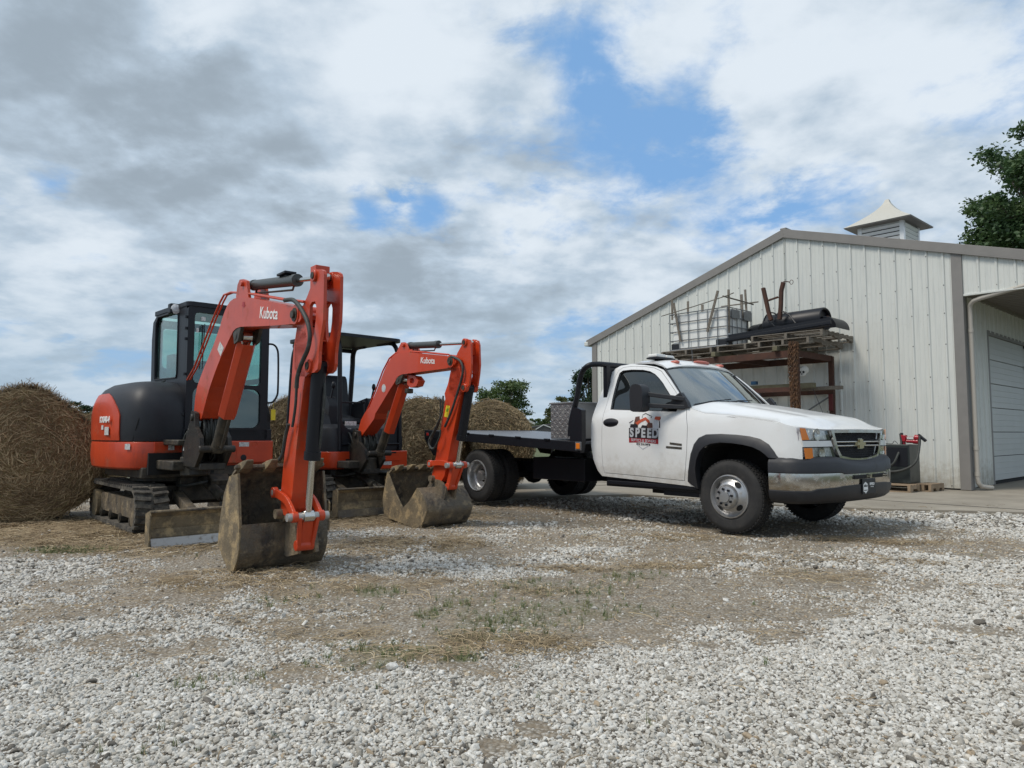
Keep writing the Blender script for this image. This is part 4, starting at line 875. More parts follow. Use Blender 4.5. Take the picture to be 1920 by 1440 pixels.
for sg in (-1, 1):
    mb = MB(); zt = bz(xr); mb.prism([(xr - .02, zt), (xr + .55, bz(xr + .55)), (xr + .50, zt - .42), (xr + .22, zt - .40), (xr - .02, zt - .15)], sg * 1.12, sg * 1.19); sk = mb.build('tail_skirt', M['black'], bed, TR)
    mb = MB(); mb.box(xr + .025, xr + .125, sg * 1.19, sg * 1.196, zt - .105, zt - .03); tl = mb.build('side_marker', M['galv'], bed, TR, bevel=.004)
    mb = MB(); mb.box(xr + .045, xr + .105, sg * 1.19, sg * 1.205, zt - .092, zt - .043); mb.build('red_lens', M['redlens'], tl, TR, bevel=.004)
    fxm = TR.lat(1085.5, 836, yb); mb = MB(); mb.box(fxm[0] - .055, fxm[0] + .05, sg * 1.195, sg * 1.203, fxm[1] - .055, fxm[1] + .05); ml = mb.build('side_marker', M['galv'], bed, TR, bevel=.006)
    mb = MB(); mb.box(fxm[0] - .035, fxm[0] + .030, sg * 1.2, sg * 1.212, fxm[1] - .038, fxm[1] + .033); mb.build('amber_lens', M['amber'], ml, TR, bevel=.005)
    mb = MB(); x0_ = TR.lat(1068, 800, -1.17)[0]; mb.prism([(x0_, bz(x0_) - .12), (-1.965, .80), (-1.935, .95), (-1.935, 1.34), (-1.98, 1.36), (x0_ + .06, 1.385), (x0_ + .02, 1.2)], sg * 1.10, sg * 1.175); mb.build('rack_wing', M['black'], bed, TR, bevel=.01)
    hoop = [TR.lat(*p, -1.15) for p in ((1068, 818), (1070, 790), (1075, 768), (1081, 745), (1085, 718), (1091, 697), (1102, 685.5))]
    hp = [(a, sg * 1.14, b) for a, b in hoop] + [(hoop[-1][0] + .05, sg * 1.05, hoop[-1][1] + .02), (hoop[-1][0] + .06, sg * .85, hoop[-1][1] + .025), (hoop[-1][0] + .06, 0, hoop[-1][1] + .025)]
    mb = MB(); mb.tube(catmull(hp, 4), .035, 10); mb.build('rack_hoop', M['black'], bed, TR, smooth=60)
zt_ = hoop[-1][1] + .02; xk = hoop[-1][0] + .06
rk = MB(); rk.box(xk - .03, xk + .03, -.90, -.83, .95, zt_ - .01); rk.box(xk - .03, xk + .03, .83, .90, .95, zt_ - .01); rk.box(xk - .03, xk + .03, -.83, .83, 1.30, 1.36); rk.box(xk - .012, xk + .012, -.83, -.58, 1.36, zt_ - .03); rk.box(xk - .012, xk + .012, .58, .83, 1.36, zt_ - .03); rk.box(xk - .012, xk + .012, -.58, .58, zt_ - .16, zt_ - .03); rk.box(xk - .01, xk + .01, -.83, .83, .95, 1.30)
rk = rk.build('headache_rack', M['black'], bed, TR)
mb = MB()
for k in range(-16, 17):
    for s_ in (1, -1):
        y0 = k * .085; pts = [(y0 + s_ * (z - 1.36), z) for z in (1.36, zt_ - .16)]
        (ya_, za_), (yb2, zb2) = pts
        if ya_ > yb2: ya_, za_, yb2, zb2 = yb2, zb2, ya_, za_
        if yb2 < -.58 or ya_ > .58: continue
        if ya_ < -.58: t = (-.58 - ya_) / (yb2 - ya_); za_ += (zb2 - za_) * t; ya_ = -.58
        if yb2 > .58: t = (.58 - ya_) / (yb2 - ya_); zb2 = za_ + (zb2 - za_) * t; yb2 = .58
        mb.bar((xk, ya_, za_), (xk, yb2, zb2), .010, .022)
mb.build('rack_mesh', M['black'], rk, TR)
tb0, tb1 = TR.lat(1032, 757, -1.02), TR.lat(1032, 823, -1.02)
mb = MB(); mb.box(tb0[0], tb0[0] + .46, -1.02, 1.02, tb1[1], tb0[1]); tbx = mb.build('tool_box', M['diamond'], bed, TR, bevel=.012)
mb = MB()
for i in range(9):
    for j in range(11):
        x = tb0[0] + .03 + i * .05; z = tb1[1] + .03 + j * .0445; a = .6 if (i + j) % 2 else -.6
        mb.obox((x, -1.022, z), .036, .005, .007, Matrix.Rotation(a, 3, 'Y'))
mb.build('tread_pattern', M['diamond'], tbx, TR)
mb = MB(); mb.box(tb0[0] - .01, tb0[0] + .47, -1.035, 1.035, tb0[1] - .01, tb0[1] + .012); mb.build('box_lid', M['diamond'], tbx, TR, bevel=.004)

# ================================================================== EXCAVATORS
def rr(a0, b0, a1, b1, r, n=5):
    out = []
    for cx, cz, s in ((a1 - r, b1 - r, 0), (a0 + r, b1 - r, 90), (a0 + r, b0 + r, 180), (a1 - r, b0 + r, 270)):
        for k in range(n + 1): t = radians(s + 90 * k / n); out.append((cx + r * cos(t), cz + r * sin(t)))
    return out
def crawler(root, U, yo, yi, xr_, xf_, zt, r):
    """one rubber crawler between laterals yo (outside) and yi"""
    sg = 1 if yo > yi else -1
    cx0, cx1 = xr_ + r, xf_ - r
    path = [(cx0 + (cx1 - cx0) * t, zt, 0) for t in np.linspace(0, 1, 9)]
    zc1, zc0 = .02 + r * .92, zt - r
    path += [(cx1 + r * sin(a), r * .98 + (zt - r - r * .98) * (cos(a) + 1) / 2 + r * cos(a), 0) for a in np.linspace(.18, pi - .18, 11)]
    path += [(cx1 + (cx0 - cx1) * t, .012, 0) for t in np.linspace(0, 1, 9)]
    path += [(cx0 - r * sin(a), r * .98 + (zt - r - r * .98) * (1 - cos(a)) / 2 - r * cos(a), 0) for a in np.linspace(.18, pi - .18, 11)]
    P = [Vector((a, 0, b)) for a, b, _ in path]; n = len(P); mb = MB(); prof = []
    for i, p in enumerate(P):
        d = (P[(i + 1) % n] - P[i - 1]).normalized(); nr = Vector((-d.z, 0, d.x)); prof.append((p, d, nr))
    ring = lambda o, y: [mb.v(*(p + nr * o + Vector((0, y, 0)))) for p, d, nr in prof]
    a, b, c, d_ = ring(.0, yo), ring(.0, yi), ring(-.035, yi), ring(-.035, yo)
    for i in range(n):
        j = (i + 1) % n
        for u, v in ((a, b), (b, c), (c, d_), (d_, a)): mb.face([u[i], u[j], v[j], v[i]])
    # lugs
    L_ = [0.]; 
    for i in range(n): L_.append(L_[-1] + (P[(i + 1) % n] - P[i]).length)
    T = L_[-1]; m = int(T / .078)
    for k in range(m):
        s_ = k * T / m; i = max(q for q in range(n) if L_[q] <= s_); t = (s_ - L_[i]) / max(1e-6, L_[i + 1] - L_[i]); p = P[i].lerp(P[(i + 1) % n], t); d = prof[i][1]; nr = prof[i][2]
        for ya, yb2, off in ((yo, yo + (yi - yo) * .46, 0), (yo + (yi - yo) * .54, yi, .035)):
            q = p + d * off + nr * .009; Rm = Matrix((d, Vector((0, 1, 0)), nr)).transposed(); mb.obox((q.x, (ya + yb2) / 2, q.z), .042, abs(yb2 - ya), .03, Rm @ Matrix.Rotation(.12 * (1 if off else -1), 3, 'Z'))
    tr_ = mb.build('crawler_track', M['rubber'], root, U, smooth=30)
    ym = (yo + yi) / 2; w2 = abs(yo - yi) / 2 - .04
    mb = MB(); z0 = .13; zt2 = zt - .13; mb.prism([(cx0 + .12, z0), (cx1 - .06, z0), (cx1 - .02, z0 + .06), (cx1 - .10, zt2), (cx0 + .22, zt2), (cx0 + .10, zt2 - .05)], yo - sg * .05, yi + sg * .05); mb.build('track_frame', M['mudsteel'], tr_, U, bevel=.015)
    mb = MB(); mb.lathe([(0, -.03), (.06, -.03), (.07, .0), (.15, .0), (r - .05, .01), (r - .04, .03), (r - .04, .09), (0, .09)], (cx0, yo - sg * .10, r), (0, sg, 0), 24); mb.build('drive_sprocket', M['mudsteel2'], tr_, U, smooth=40)
    mb = MB(); mb.lathe([(0, 0), (.05, .02), (.06, .0), (r - .05, .0), (r - .04, .02), (r - .04, .09), (0, .09)], (cx1, yo - sg * .12, r), (0, sg, 0), 24); mb.build('idler_wheel', M['mudsteel'], tr_, U, smooth=40)
    for k in range(4):
        x = cx0 + .22 + k * (cx1 - cx0 - .36) / 3; mb = MB(); mb.cyl((x, yo - sg * .035, .105), (x, yi + sg * .04, .105), .055, n=16); mb.cyl((x, yo - sg * .028, .105), (x, yo - sg * .035, .105), .03, n=10); mb.build('track_roller', M['dark_metal'], tr_, U, smooth=40)
    return tr_
def blade(root, U, x, y0, y1, z0, z1, steel):
    mb = MB(); prof = [(x + .10, z0), (x + .055, z0 + .08), (x + .03, (z0 + z1) / 2), (x + .045, z1 - .05), (x + .085, z1)]; mb.strip(prof, y0, y1, .022)
    bl = mb.build('dozer_blade', M['mudsteel2'], root, U, bevel=.004)
    for y in (y0 - .012, y1 - .002):
        mb = MB(); mb.prism([(x + .11, z0 + .0), (x + .12, z1 - .03), (x + .09, z1 + .008), (x - .01, z1 - .02), (x - .02, z0 + .06), (x + .02, z0 + .0)], y, y + .014); mb.build('end_plate', M['mudsteel2'], bl, U, bevel=.003)
    mb = MB(); mb.hexa([(x + .102, y0 + .01, z0 - .012), (x + .118, y0 + .01, z0 - .012), (x + .118, y1 - .01, z0 - .012), (x + .102, y1 - .01, z0 - .012), (x + .064, y0 + .01, z0 + .075), (x + .082, y0 + .01, z0 + .075), (x + .082, y1 - .01, z0 + .075), (x + .064, y1 - .01, z0 + .075)]); mb.build('cutting_edge', steel, bl, U, bevel=.003)
    mb = MB(); mb.cyl((x + .088, y0, z1), (x + .088, y1, z1), .014, n=10); mb.build('top_tube', M['mudsteel'], bl, U, smooth=60)
    for y in (-.42, .22):
        mb = MB(); mb.bar((.55, y * .8, .36), (x + .01, y - .10, z0 + .13), .09, .12); mb.build('blade_arm', M['mudsteel'], bl, U, bevel=.01)
    mb = MB(); mb.cyl((.75, -.10, .52), (1.35, -.10, .36), .055, n=18); mb.cyl((1.35, -.10, .36), (x - .02, -.10, z0 + .16), .025, n=12); mb.build('blade_cylinder', M['dark_metal'], bl, U, smooth=40)
    return bl
def under(root, U, hw):
    mb = MB(); mb.box(-.55, .60, -hw + .3, hw - .3, .24, .46); mb.box(-.25, .3, -hw + .2, hw - .2, .22, .40); mb.cyl((0, 0, .44), (0, 0, .62), .40, n=40); mb.box(.55, .72, -.35, .35, .28, .56)
    mb.build('undercarriage', M['dark_metal'], root, U, bevel=.01, smooth=40)
    mb = MB()
    for s_ in (-1, 1):
        mb.tube(catmull([(.62, s_ * .06, .58), (.95, s_ * .10, .52), (1.05, s_ * .26, .50), (.90, s_ * .34, .47), (.6, s_ * .34, .46)], 5), .018, 8)
    mb.build('undercarriage_hose', M['hose'], root, U, smooth=60)
    mb = MB(); mb.obox((1.02, -.02, .53), .16, .22, .07, Matrix.Rotation(.4, 3, 'Y')); mb.build('hose_bracket', M['dark_metal'], root, U, bevel=.012)
def loft(mb, rings, cap=True):
    R_ = [[mb.v(*p) for p in r] for r in rings]; n = len(R_[0])
    for i in range(len(R_) - 1):
        for k in range(n): mb.face([R_[i][k], R_[i][(k + 1) % n], R_[i + 1][(k + 1) % n], R_[i + 1][k]])
    if cap: mb.face(R_[0][::-1]); mb.face(R_[-1])
    return mb
def cyl2(name, root, B, p0, p1, r, rod, frac, y=0., collar=True, m='charcoal', parent=None):
    """hydraulic cylinder from p0 (barrel end, x z) to p1 (rod end)"""
    a = Vector((p0[0], y, p0[1])); b = Vector((p1[0], y, p1[1])); c = a.lerp(b, frac); d = (b - a).normalized()
    mb = MB(); mb.cyl(a, c, r, n=24); mb.cyl(c - d * .05, c + d * .012, r * 1.13, n=24); mb.cyl(a - d * .005, a + d * .04, r * 1.1, n=24)
    mb.cyl(a + Vector((0, -r * .8, 0)), a + Vector((0, r * .8, 0)), r * .8, n=16)
    o = mb.build(name, M[m], parent or root, B, smooth=40)
    mb = MB(); mb.cyl(c, b, rod, n=18); mb.cyl(b + Vector((0, -r * .7, 0)), b + Vector((0, r * .7, 0)), rod * 1.7, n=16); mb.build('piston_rod', M['chrome_rod'], o, B, smooth=40)
    u = Vector((d.z, 0, -d.x)); mb = MB()
    for s_ in (1,): mb.tube([a + d * .08 + u * r * 1.05, a + d * .08 + u * (r + .03), c - d * .08 + u * (r + .03), c - d * .06 + u * r * 1.0], .009, 6)
    mb.build('cylinder_pipe', M['dark_metal'], o, B, smooth=50)
    return o
def pin(mb, B_, x, z, y0, y1, r): mb.cyl((x, y0, z), (x, y1, z), r, n=18)

def digger(root, B, hw, aw, D, paint, logo, logo_size):
    L = lambda pts, y=-hw: B.lats(pts, y)
    P1 = lambda p, y=-hw: B.lat(p[0], p[1], y)
    # boom
    out = L(D['boom']); mb = MB(); mb.prism(out, -hw, hw); bm = mb.build('boom', paint, root, B, bevel=.006)
    # weld-on side edge strip (flange) along the lower edge
    c0 = P1(D['logo']); c1 = P1((D['logo'][0] + 30, D['logo'][1] + D['logo_slope'] * 30)); xd = Vector((c1[0] - c0[0], 0, c1[1] - c0[1])).normalized()
    text(logo, logo_size, 'lettering', M['lettering'], bm, (c0[0], -hw - .002, c0[1]), xd, (0, 0, 1), B, bold=.001, sx=1.02)
    t = P1(D['tip']); f = P1(D['foot'])
    mb = MB(); pin(mb, B, t[0], t[1], -hw - .012, hw + .012, .052); pin(mb, B, t[0], t[1], -hw - .03, hw + .03, .030); mb.build('boom_tip_pin', M['dark_metal'], bm, B, smooth=40)
    mb = MB(); pin(mb, B, t[0], t[1], -hw - .006, hw + .006, .075); mb.build('boom_tip_boss', paint, bm, B, smooth=40)
    # arm-cylinder bracket on the boom's back
    bk = L(D['bracket']); mb = MB(); mb.prism(bk, -hw * .9, -hw * .9 + .025); mb.prism(bk, hw * .9 - .025, hw * .9); ac0 = P1(D['armcyl0']); pin(mb, B, ac0[0], ac0[1], -hw - .015, hw + .015, .024); mb.build('cylinder_bracket', paint, bm, B, bevel=.004, smooth=40)
    # arm
    top = L(D['arm_top'], -aw); lowr = L(D['arm_low'], -aw)
    mb = MB(); mb.prism(lowr, -aw, aw); am = mb.build('arm', paint, root, B, bevel=.006)
    holes = [L(h, -aw) for h in D.get('slot', [])]
    for s_ in (-1, 1):
        mb = MB(); y0 = s_ * aw; mb.prism(top, y0 - (.0 if s_ < 0 else .024), y0 + (.024 if s_ < 0 else .0), holes=holes); mb.build('arm_side_plate', paint, am, B, bevel=.003)
    for (p, w_, h_) in D['cross']:
        q = P1(p, 0); mb = MB(); mb.box(q[0] - w_ / 2, q[0] + w_ / 2, -aw + .02, aw - .02, q[1] - h_ / 2, q[1] + h_ / 2); mb.build('cross_web', paint, am, B, bevel=.003)
    tp = P1(D['armcyl1'], -aw); bc0 = P1(D['bktcyl0'], -aw); kp = P1(D['linkpin'], 0); rp = P1(D['rodpin'], 0); bp = P1(D['bktpin'], 0); ear = P1(D['ear'], 0)
    for q, r in ((tp, .045), (bc0, .050)):
        mb = MB(); pin(mb, B, q[0], q[1], -aw - .018, -aw + .03, r); pin(mb, B, q[0], q[1], aw - .03, aw + .018, r); mb.build('pin_boss', paint, am, B, smooth=40, bevel=.004)
        mb = MB(); pin(mb, B, q[0], q[1], -aw - .026, aw + .026, r * .55); mb.build('pin', M['dark_metal'], am, B, smooth=40)
    cyl2('arm_cylinder', root, B, ac0, tp, D['r_arm'], .018, D['f_arm'], m='dk')
    cyl2('bucket_cylinder', root, B, bc0, rp, D['r_bkt'], .026, D['f_bkt'], m='black')
    # boom cylinder under its steel guard
    g0, g1, g2 = P1(D['bc_top'], 0), P1(D['bc_mid'], 0), P1(D['bc_low'], 0)
    cyl2('boom_cylinder', root, B, g2, g0, .058, .03, .55, m='dark_metal')
    d = (Vector((g1[0], g1[1])) - Vector((g0[0], g0[1]))).normalized(); nrm = Vector((-d.y, d.x))
    if nrm.x < 0: nrm = -nrm
    mb = MB()
    def gp(t, o, y): p = Vector((g0[0], g0[1])) + (Vector((g1[0], g1[1])) - Vector((g0[0], g0[1]))) * t + nrm * o; return (p.x, y, p.y)
    w_ = D['guard_w']
    for ya, yb2, oa, ob2 in ((-w_, -w_ * .55, .03, .095), (-w_ * .55, w_ * .55, .095, .095), (w_ * .55, w_, .095, .03)):
        mb.hexa([gp(.03, oa, ya), gp(.03, ob2, yb2), gp(1, ob2, yb2), gp(1, oa, ya), gp(.03, oa + .012, ya), gp(.03, ob2 + .012, yb2), gp(1, ob2 + .012, yb2), gp(1, oa + .012, ya)])
    mb.build('cylinder_guard', paint, root, B, bevel=.003)
    # knuckle under the boom where its cylinder is pinned
    mb = MB(); e = P1(D['bc_top'], 0); mb.prism([(e[0] - .10, e[1] + .10), (e[0] + .16, e[1] + .09), (e[0] + .07, e[1] - .05), (e[0] - .03, e[1] - .07)], -hw * .95, -hw * .95 + .03); mb.prism([(e[0] - .10, e[1] + .10), (e[0] + .16, e[1] + .09), (e[0] + .07, e[1] - .05), (e[0] - .03, e[1] - .07)], hw * .95 - .03, hw * .95); pin(mb, B, e[0], e[1], -hw, hw, .04)
    mb.build('boom_knuckle', M['dark_metal'], bm, B, bevel=.006)
    # tipping linkage
    for s_ in (-1, 1):
        y0 = s_ * (aw + .028); mid = ((kp[0] + rp[0]) / 2 + D['bow'][0], (kp[1] + rp[1]) / 2 + D['bow'][1]); mb = MB(); cv = catmull([(kp[0], y0, kp[1]), (mid[0], y0, mid[1]), (rp[0], y0, rp[1])], 5)
        for i in range(len(cv) - 1): mb.bar(cv[i], cv[i + 1] + (cv[i + 1] - cv[i]) * .12, .026, .062, up=(0, 0, 1))
        pin(mb, B, kp[0], kp[1], y0 - .02, y0 + .02, .042); pin(mb, B, rp[0], rp[1], y0 - .022, y0 + .022, .040)
        mb.build('side_link', paint, am, B, bevel=.004, smooth=40)
    mb = MB(); pin(mb, B, kp[0], kp[1], -aw - .05, aw + .05, .022); pin(mb, B, rp[0], rp[1], -aw - .085, aw + .085, .030); mb.build('link_pin', M['worn_steel'], am, B, smooth=40)
    mb = MB(); d = Vector((ear[0] - rp[0], 0, ear[1] - rp[1]))
    a = Vector((rp[0], 0, rp[1])); b = Vector((ear[0], 0, ear[1])); mb.bar(a, b, aw * 1.15, .05); mb.bar(a + Vector((0, -aw * .8, 0)), b + Vector((0, -aw * .55, 0)), .03, .08); mb.bar(a + Vector((0, aw * .8, 0)), b + Vector((0, aw * .55, 0)), .03, .08); pin(mb, B, ear[0], ear[1], -aw * .9, aw * .9, .04); mb.build('bucket_link', paint, am, B, bevel=.005)
    # bucket
    y0, y1 = D['bkt_y']; cheek = B.lats(D['cheek'], y0); prof = B.lats(D['shell'], y0)
    prof = smooth2(prof, 3)
    mb = MB(); mb.strip(prof, y0 + .012, y1 - .012, .018); bk = mb.build('bucket', M['mudsteel'], root, B, smooth=35)
    for y in (y0, y1 - .02): mb = MB(); mb.prism(cheek, y, y + .02); mb.build('bucket_cheek', M['mudsteel2'] if y == y0 else M['mudsteel'], bk, B, bevel=.004)
    # lip and teeth along the digging edge
    la, lb = Vector((prof[1][0], prof[1][1])), Vector((prof[0][0], prof[0][1])); dd = (lb - la).normalized(); dd = (dd + Vector((D['tooth_lean'], 0))).normalized()
    mb = MB(); e0 = lb; e1 = lb + dd * .05; mb.bar((e0.x, (y0 + y1) / 2, e0.y), (e1.x, (y0 + y1) / 2, e1.y), (y1 - y0) + .01, .028, up=(1, 0, .01)); mb.build('bucket_lip', M['mudsteel'], bk, B, bevel=.006)
    nt_ = D['teeth']
    for k in range(nt_):
        y = y0 + .07 + (y1 - y0 - .14) * k / (nt_ - 1); mb = MB(); b0 = lb - dd * .03; b1 = lb + dd * .155; nn = Vector((-dd.y, dd.x)); w0, w1, t0, t1 = .045, .026, .036, .007
        def q(c, w, t): return [(c.x - nn.x * t, y - w, c.y - nn.y * t), (c.x + nn.x * t, y - w, c.y + nn.y * t), (c.x + nn.x * t, y + w, c.y + nn.y * t), (c.x - nn.x * t, y + w, c.y - nn.y * t)]
        A = q(b0, w0, t0); C_ = q(lb + dd * .08, w0 * .9, t0 * .8); Z_ = q(b1 + nn * .012, w1, t1)
        A = [mb.v(*p) for p in A]; C_ = [mb.v(*p) for p in C_]; Z_ = [mb.v(*p) for p in Z_]
        mb.face(A[::-1]); mb.face(Z_)
        for U_, V_ in ((A, C_), (C_, Z_)):
            for i in range(4): mb.face([U_[i], U_[(i + 1) % 4], V_[(i + 1) % 4], V_[i]])
        mb.build('bucket_tooth', M['mudsteel2'], bk, B, bevel=.005)
    ym = (D['ear_y'])
    for s_ in (-1, 1):
        mb = MB(); mb.prism(B.lats(D['earplate'], y0 + .3), s_ * aw * .95 + ym - .014, s_ * aw * .95 + ym + .014); mb.build('bucket_ear', M['mudsteel'], bk, B, bevel=.004)
    mb = MB(); pin(mb, B, bp[0], bp[1], -aw - .05, aw + .05, .038); pin(mb, B, bp[0], bp[1], -aw * .9, aw * .9, .062); mb.build('bucket_pin', M['mudsteel'], bk, B, smooth=40)
    # cast swing bracket at the boom's foot
    mb = MB(); fx_, fz_ = f
    for s_ in (-1, 1): mb.prism([(fx_ - .30, fz_ - .50), (fx_ + .12, fz_ - .50), (fx_ + .30, fz_ - .34), (fx_ + .26, fz_ - .20), (fx_ + .10, fz_ - .10), (fx_ + .07, fz_ + .05), (fx_ - .06, fz_ + .07), (fx_ - .14, fz_ - .12), (fx_ - .32, fz_ - .30)], s_ * (hw + .03) - .02, s_ * (hw + .03) + .02)
    mb.box(fx_ - .30, fx_ + .20, -hw - .02, hw + .02, fz_ - .53, fz_ - .46); pin(mb, B, fx_, fz_, -hw - .07, hw + .07, .035); pin(mb, B, g2[0], g2[1], -hw - .07, hw + .07, .035)
    mb.cyl((fx_ - .30, 0, fz_ - .60), (fx_ - .30, 0, fz_ - .12), .10, n=24)
    mb.build('swing_bracket', M['greasy'], root, B, bevel=.01, smooth=35)
    # tangle of hoses at the foot
    mb = MB()
    for k in range(9):
        y = -hw + .02 + 2 * hw * k / 8; r1, r2 = random.uniform(-.05, .05), random.uniform(-.06, .06)
        mb.tube(catmull([(fx_ - .42, y * 1.4, fz_ - .42 + r1), (fx_ - .28 + r2, y * 1.2, fz_ - .10), (fx_ - .16 + r1, y, fz_ + .10 + r2), (fx_ + .02 + r2, y * .8, fz_ + .05), (fx_ + .12, y * .8, fz_ - .12 + r1), (fx_ + .05, y * .9, fz_ - .3)], 5), .013, 7)
    rh = random.Random(int(fz_ * 1000))
    for k in range(8):
        y = rh.uniform(-hw * 1.6, hw * 1.6); a_ = rh.uniform(-.1, .1)
        mb.tube(catmull([(fx_ - .45 + a_, y * 1.5, fz_ - .50), (fx_ - .38 + a_, y * 1.7, fz_ - .22 + rh.uniform(-.1, .1)), (fx_ - .22, y * 1.2, fz_ - .05 + rh.uniform(-.1, .12)), (fx_ - .10 + a_, y, fz_ - .30 + rh.uniform(-.1, .1)), (fx_ - .25, y, fz_ - .48)], 5), rh.choice((.010, .012, .015)), 7)
    mb.build('hose_bundle', M['hose'], root, B, smooth=60)
    mb = MB()
    for k in range(7):
        p_ = Vector((fx_ - .36 + rh.uniform(-.05, .1), rh.uniform(-hw * 1.5, hw * 1.5), fz_ - .42 + rh.uniform(0, .3))); mb.cyl(p_, p_ + Vector((rh.uniform(-.02, .02), rh.uniform(-.02, .02), .06)), .017, n=6)
    mb.build('hose_fittings', M['worn_steel'], root, B)
    # pipes along the boom's back and the big hose down to the arm
    pp = [(a, -hw * .8, b) for a, b in L(D['pipe'], -hw * .8)]; mb = MB(); mb.tube(pp, .010, 8); mb.tube([(a + .0, b + .03, c + .004) for a, b, c in pp], .009, 8); mb.build('boom_pipe', paint, bm, B, smooth=60)
    for nm, key, yy, r in D['hoses']:
        mb = MB(); mb.tube(catmull([(a, yy, b) for a, b in L(key, yy)], 6), r, 10); mb.build(nm, M['hose'], am, B, smooth=60)
    return bm, am, bk
M['dk'] = mat('dark_grey_cylinder_paint', (.055, .060, .058), .42, dirt=((.12, .11, .09), 8, .55, .9), bump=(50, .1, .003))

# ---------------------------------------------------------------- large cab excavator
U1, E1, B1 = Fr((-3.97, 8.86), 138), Fr((-4.09, 8.59), 135), Fr((-1.87, 5.8), 141)
ex1 = thing('excavator', E1, 'larger orange excavator with an enclosed black glazed cab, beside the biggest hay bale', 'excavator', 'orange excavators parked in the yard')
crawler(ex1, U1, -.88, -.55, -1.02, 1.04, .47, .20); crawler(ex1, U1, .88, .55, -1.02, 1.04, .47, .20)
under(ex1, U1, .88)
blade(ex1, U1, 2.03, -1.03, .75, .005, .325, M['worn_steel'])
mb = MB(); mb.box(-.6, .7, -.55, .8, .56, .68); mb.cyl((.05, 0, .5), (.05, 0, .6), .45, n=32); mb.box(.6, 1.22, -.42, .12, .66, .76); mb.cyl((1.15, -.16, .60), (1.15, -.16, .80), .15, n=24); mb.box(.65, 1.15, -.35, .05, .92, .98); mb.build('swing_frame', M['dark_metal'], ex1, E1, bevel=.012, smooth=40)
PL = [(.715, -.12), (.725, -.30), (.715, -.46), (.64, -.61), (.42, -.70), (.15, -.742), (-.15, -.752), (-.5, -.73), (-.82, -.60), (-1.02, -.34), (-1.09, 0), (-1.02, .38), (-.80, .70), (-.4, .86), (.2, .90), (.70, .90)]
def ring_at(z, s_=1., c=(-.12, -.12), sub=3):
    P_ = [(v.x, v.y) for v in catmull([Vector((x, y, 0)) for x, y in PL], sub)]
    return [(c[0] + (x - c[0]) * s_, c[1] + (y - c[1]) * s_, z) for x, y in P_]
mb = MB(); loft(mb, [ring_at(.655, .94), ring_at(.675, .985), ring_at(.72, 1.0), ring_at(.80, 1.012), ring_at(.93, 1.008), ring_at(.955, 1.0)])
cwt = mb.build('counterweight', M['orange'], ex1, E1, bevel=.004, smooth=40)
mb = MB(); mb.box(.40, .745, -.50, .21, .60, .835); mb.build('front_recess', M['darkgap'], ex1, E1)
# cut line and small stickers
mb = MB(); mb.box(.55, .737, -.44, -.10, .84, .955); mb.build('front_strip', M['orange'], ex1, E1, bevel=.004)
rk_ = E1.lat(258, 840, -.62)
for (px, py, w_, h_) in ((255, 840, .06, .065), (320, 837, .07, .06)):
    if px < 300:
        mb = MB(); a = [(x, y) for x, y, z in ring_at(.9, 1.013)]; best = min(range(len(a)), key=lambda i: abs(proj_x(E1, a[i][0], a[i][1], .9) - px) + (0 if a[i][1] < 0 and a[i][0] > .1 else 999)) if False else None
        mb.obox((.585, -.665, .905), .065, .004, .062, Matrix.Rotation(radians(32), 3, 'Z')); mb.build('sticker', M['sticker'], cwt, E1)
    else:
        mb = MB(); mb.box(.742, .745, -.30, -.235, .865, .925); mb.build('sticker', M['sticker'], cwt, E1)
# side hood
mb = MB(); loft(mb, [ring_at(.965, .985), ring_at(1.05, 1.0), ring_at(1.25, 1.0), ring_at(1.38, .975), ring_at(1.48, .92), ring_at(1.56, .83), ring_at(1.615, .70), ring_at(1.645, .5), ring_at(1.655, .2)])
hood = mb.build('engine_hood', M['charcoal'], ex1, E1, smooth=50)
mb = MB()
_rz = [.965, 1.05, 1.25, 1.38, 1.48, 1.56, 1.615]; _rs = [.985, 1.0, 1.0, .975, .92, .83, .70]
_plan = [(x, y) for x, y, z in ring_at(0, 1., sub=6)]
_sel = [p for p in _plan if p[1] < -.26 and p[0] < .46]
def _hp(p, z, o=.006):
    k = float(np.interp(z, _rz, _rs)); c = (-.12, -.12); v = Vector((p[0] - c[0], p[1] - c[1])); v = v * k; v += v.normalized() * o; return (c[0] + v.x, c[1] + v.y, z)
_G = []
for p in _sel:
    zt = float(np.interp(p[0], [-1.1, -.3, .0, .12, .25, .36, .42, .46], [1.47, 1.50, 1.50, 1.47, 1.41, 1.33, 1.25, 1.14])); _G.append([mb.v(*_hp(p, .972 + (zt - .972) * k / 10)) for k in range(11)])
for i in range(len(_G) - 1):
    for k in range(10): mb.face([_G[i][k], _G[i + 1][k], _G[i + 1][k + 1], _G[i][k + 1]])
rp_ = mb.build('rear_side_panel', M['orange'], ex1, E1, smooth=60, solid=.014)
text('KX040-4', .095, 'lettering', M['lettering'], rp_, (.10, -.765, 1.20), (1, 0, 0), (0, 0, 1), E1, bold=.003, sx=1.0, depth=.003)
mb = MB(); mb.box(.0, .07, -.768, -.765, 1.09, 1.14); mb.box(.10, .24, -.762, -.758, 1.03, 1.12); mb.build('sticker', M['sticker'], rp_, E1)
mb = MB(); mb.tube(catmull([(.60, -.62, .97), (.66, -.585, 1.2), (.60, -.50, 1.42), (.46, -.36, 1.58), (.30, -.2, 1.66)], 5), .006, 6); mb.build('hood_seam', M['darkgap'], hood, E1, smooth=60)
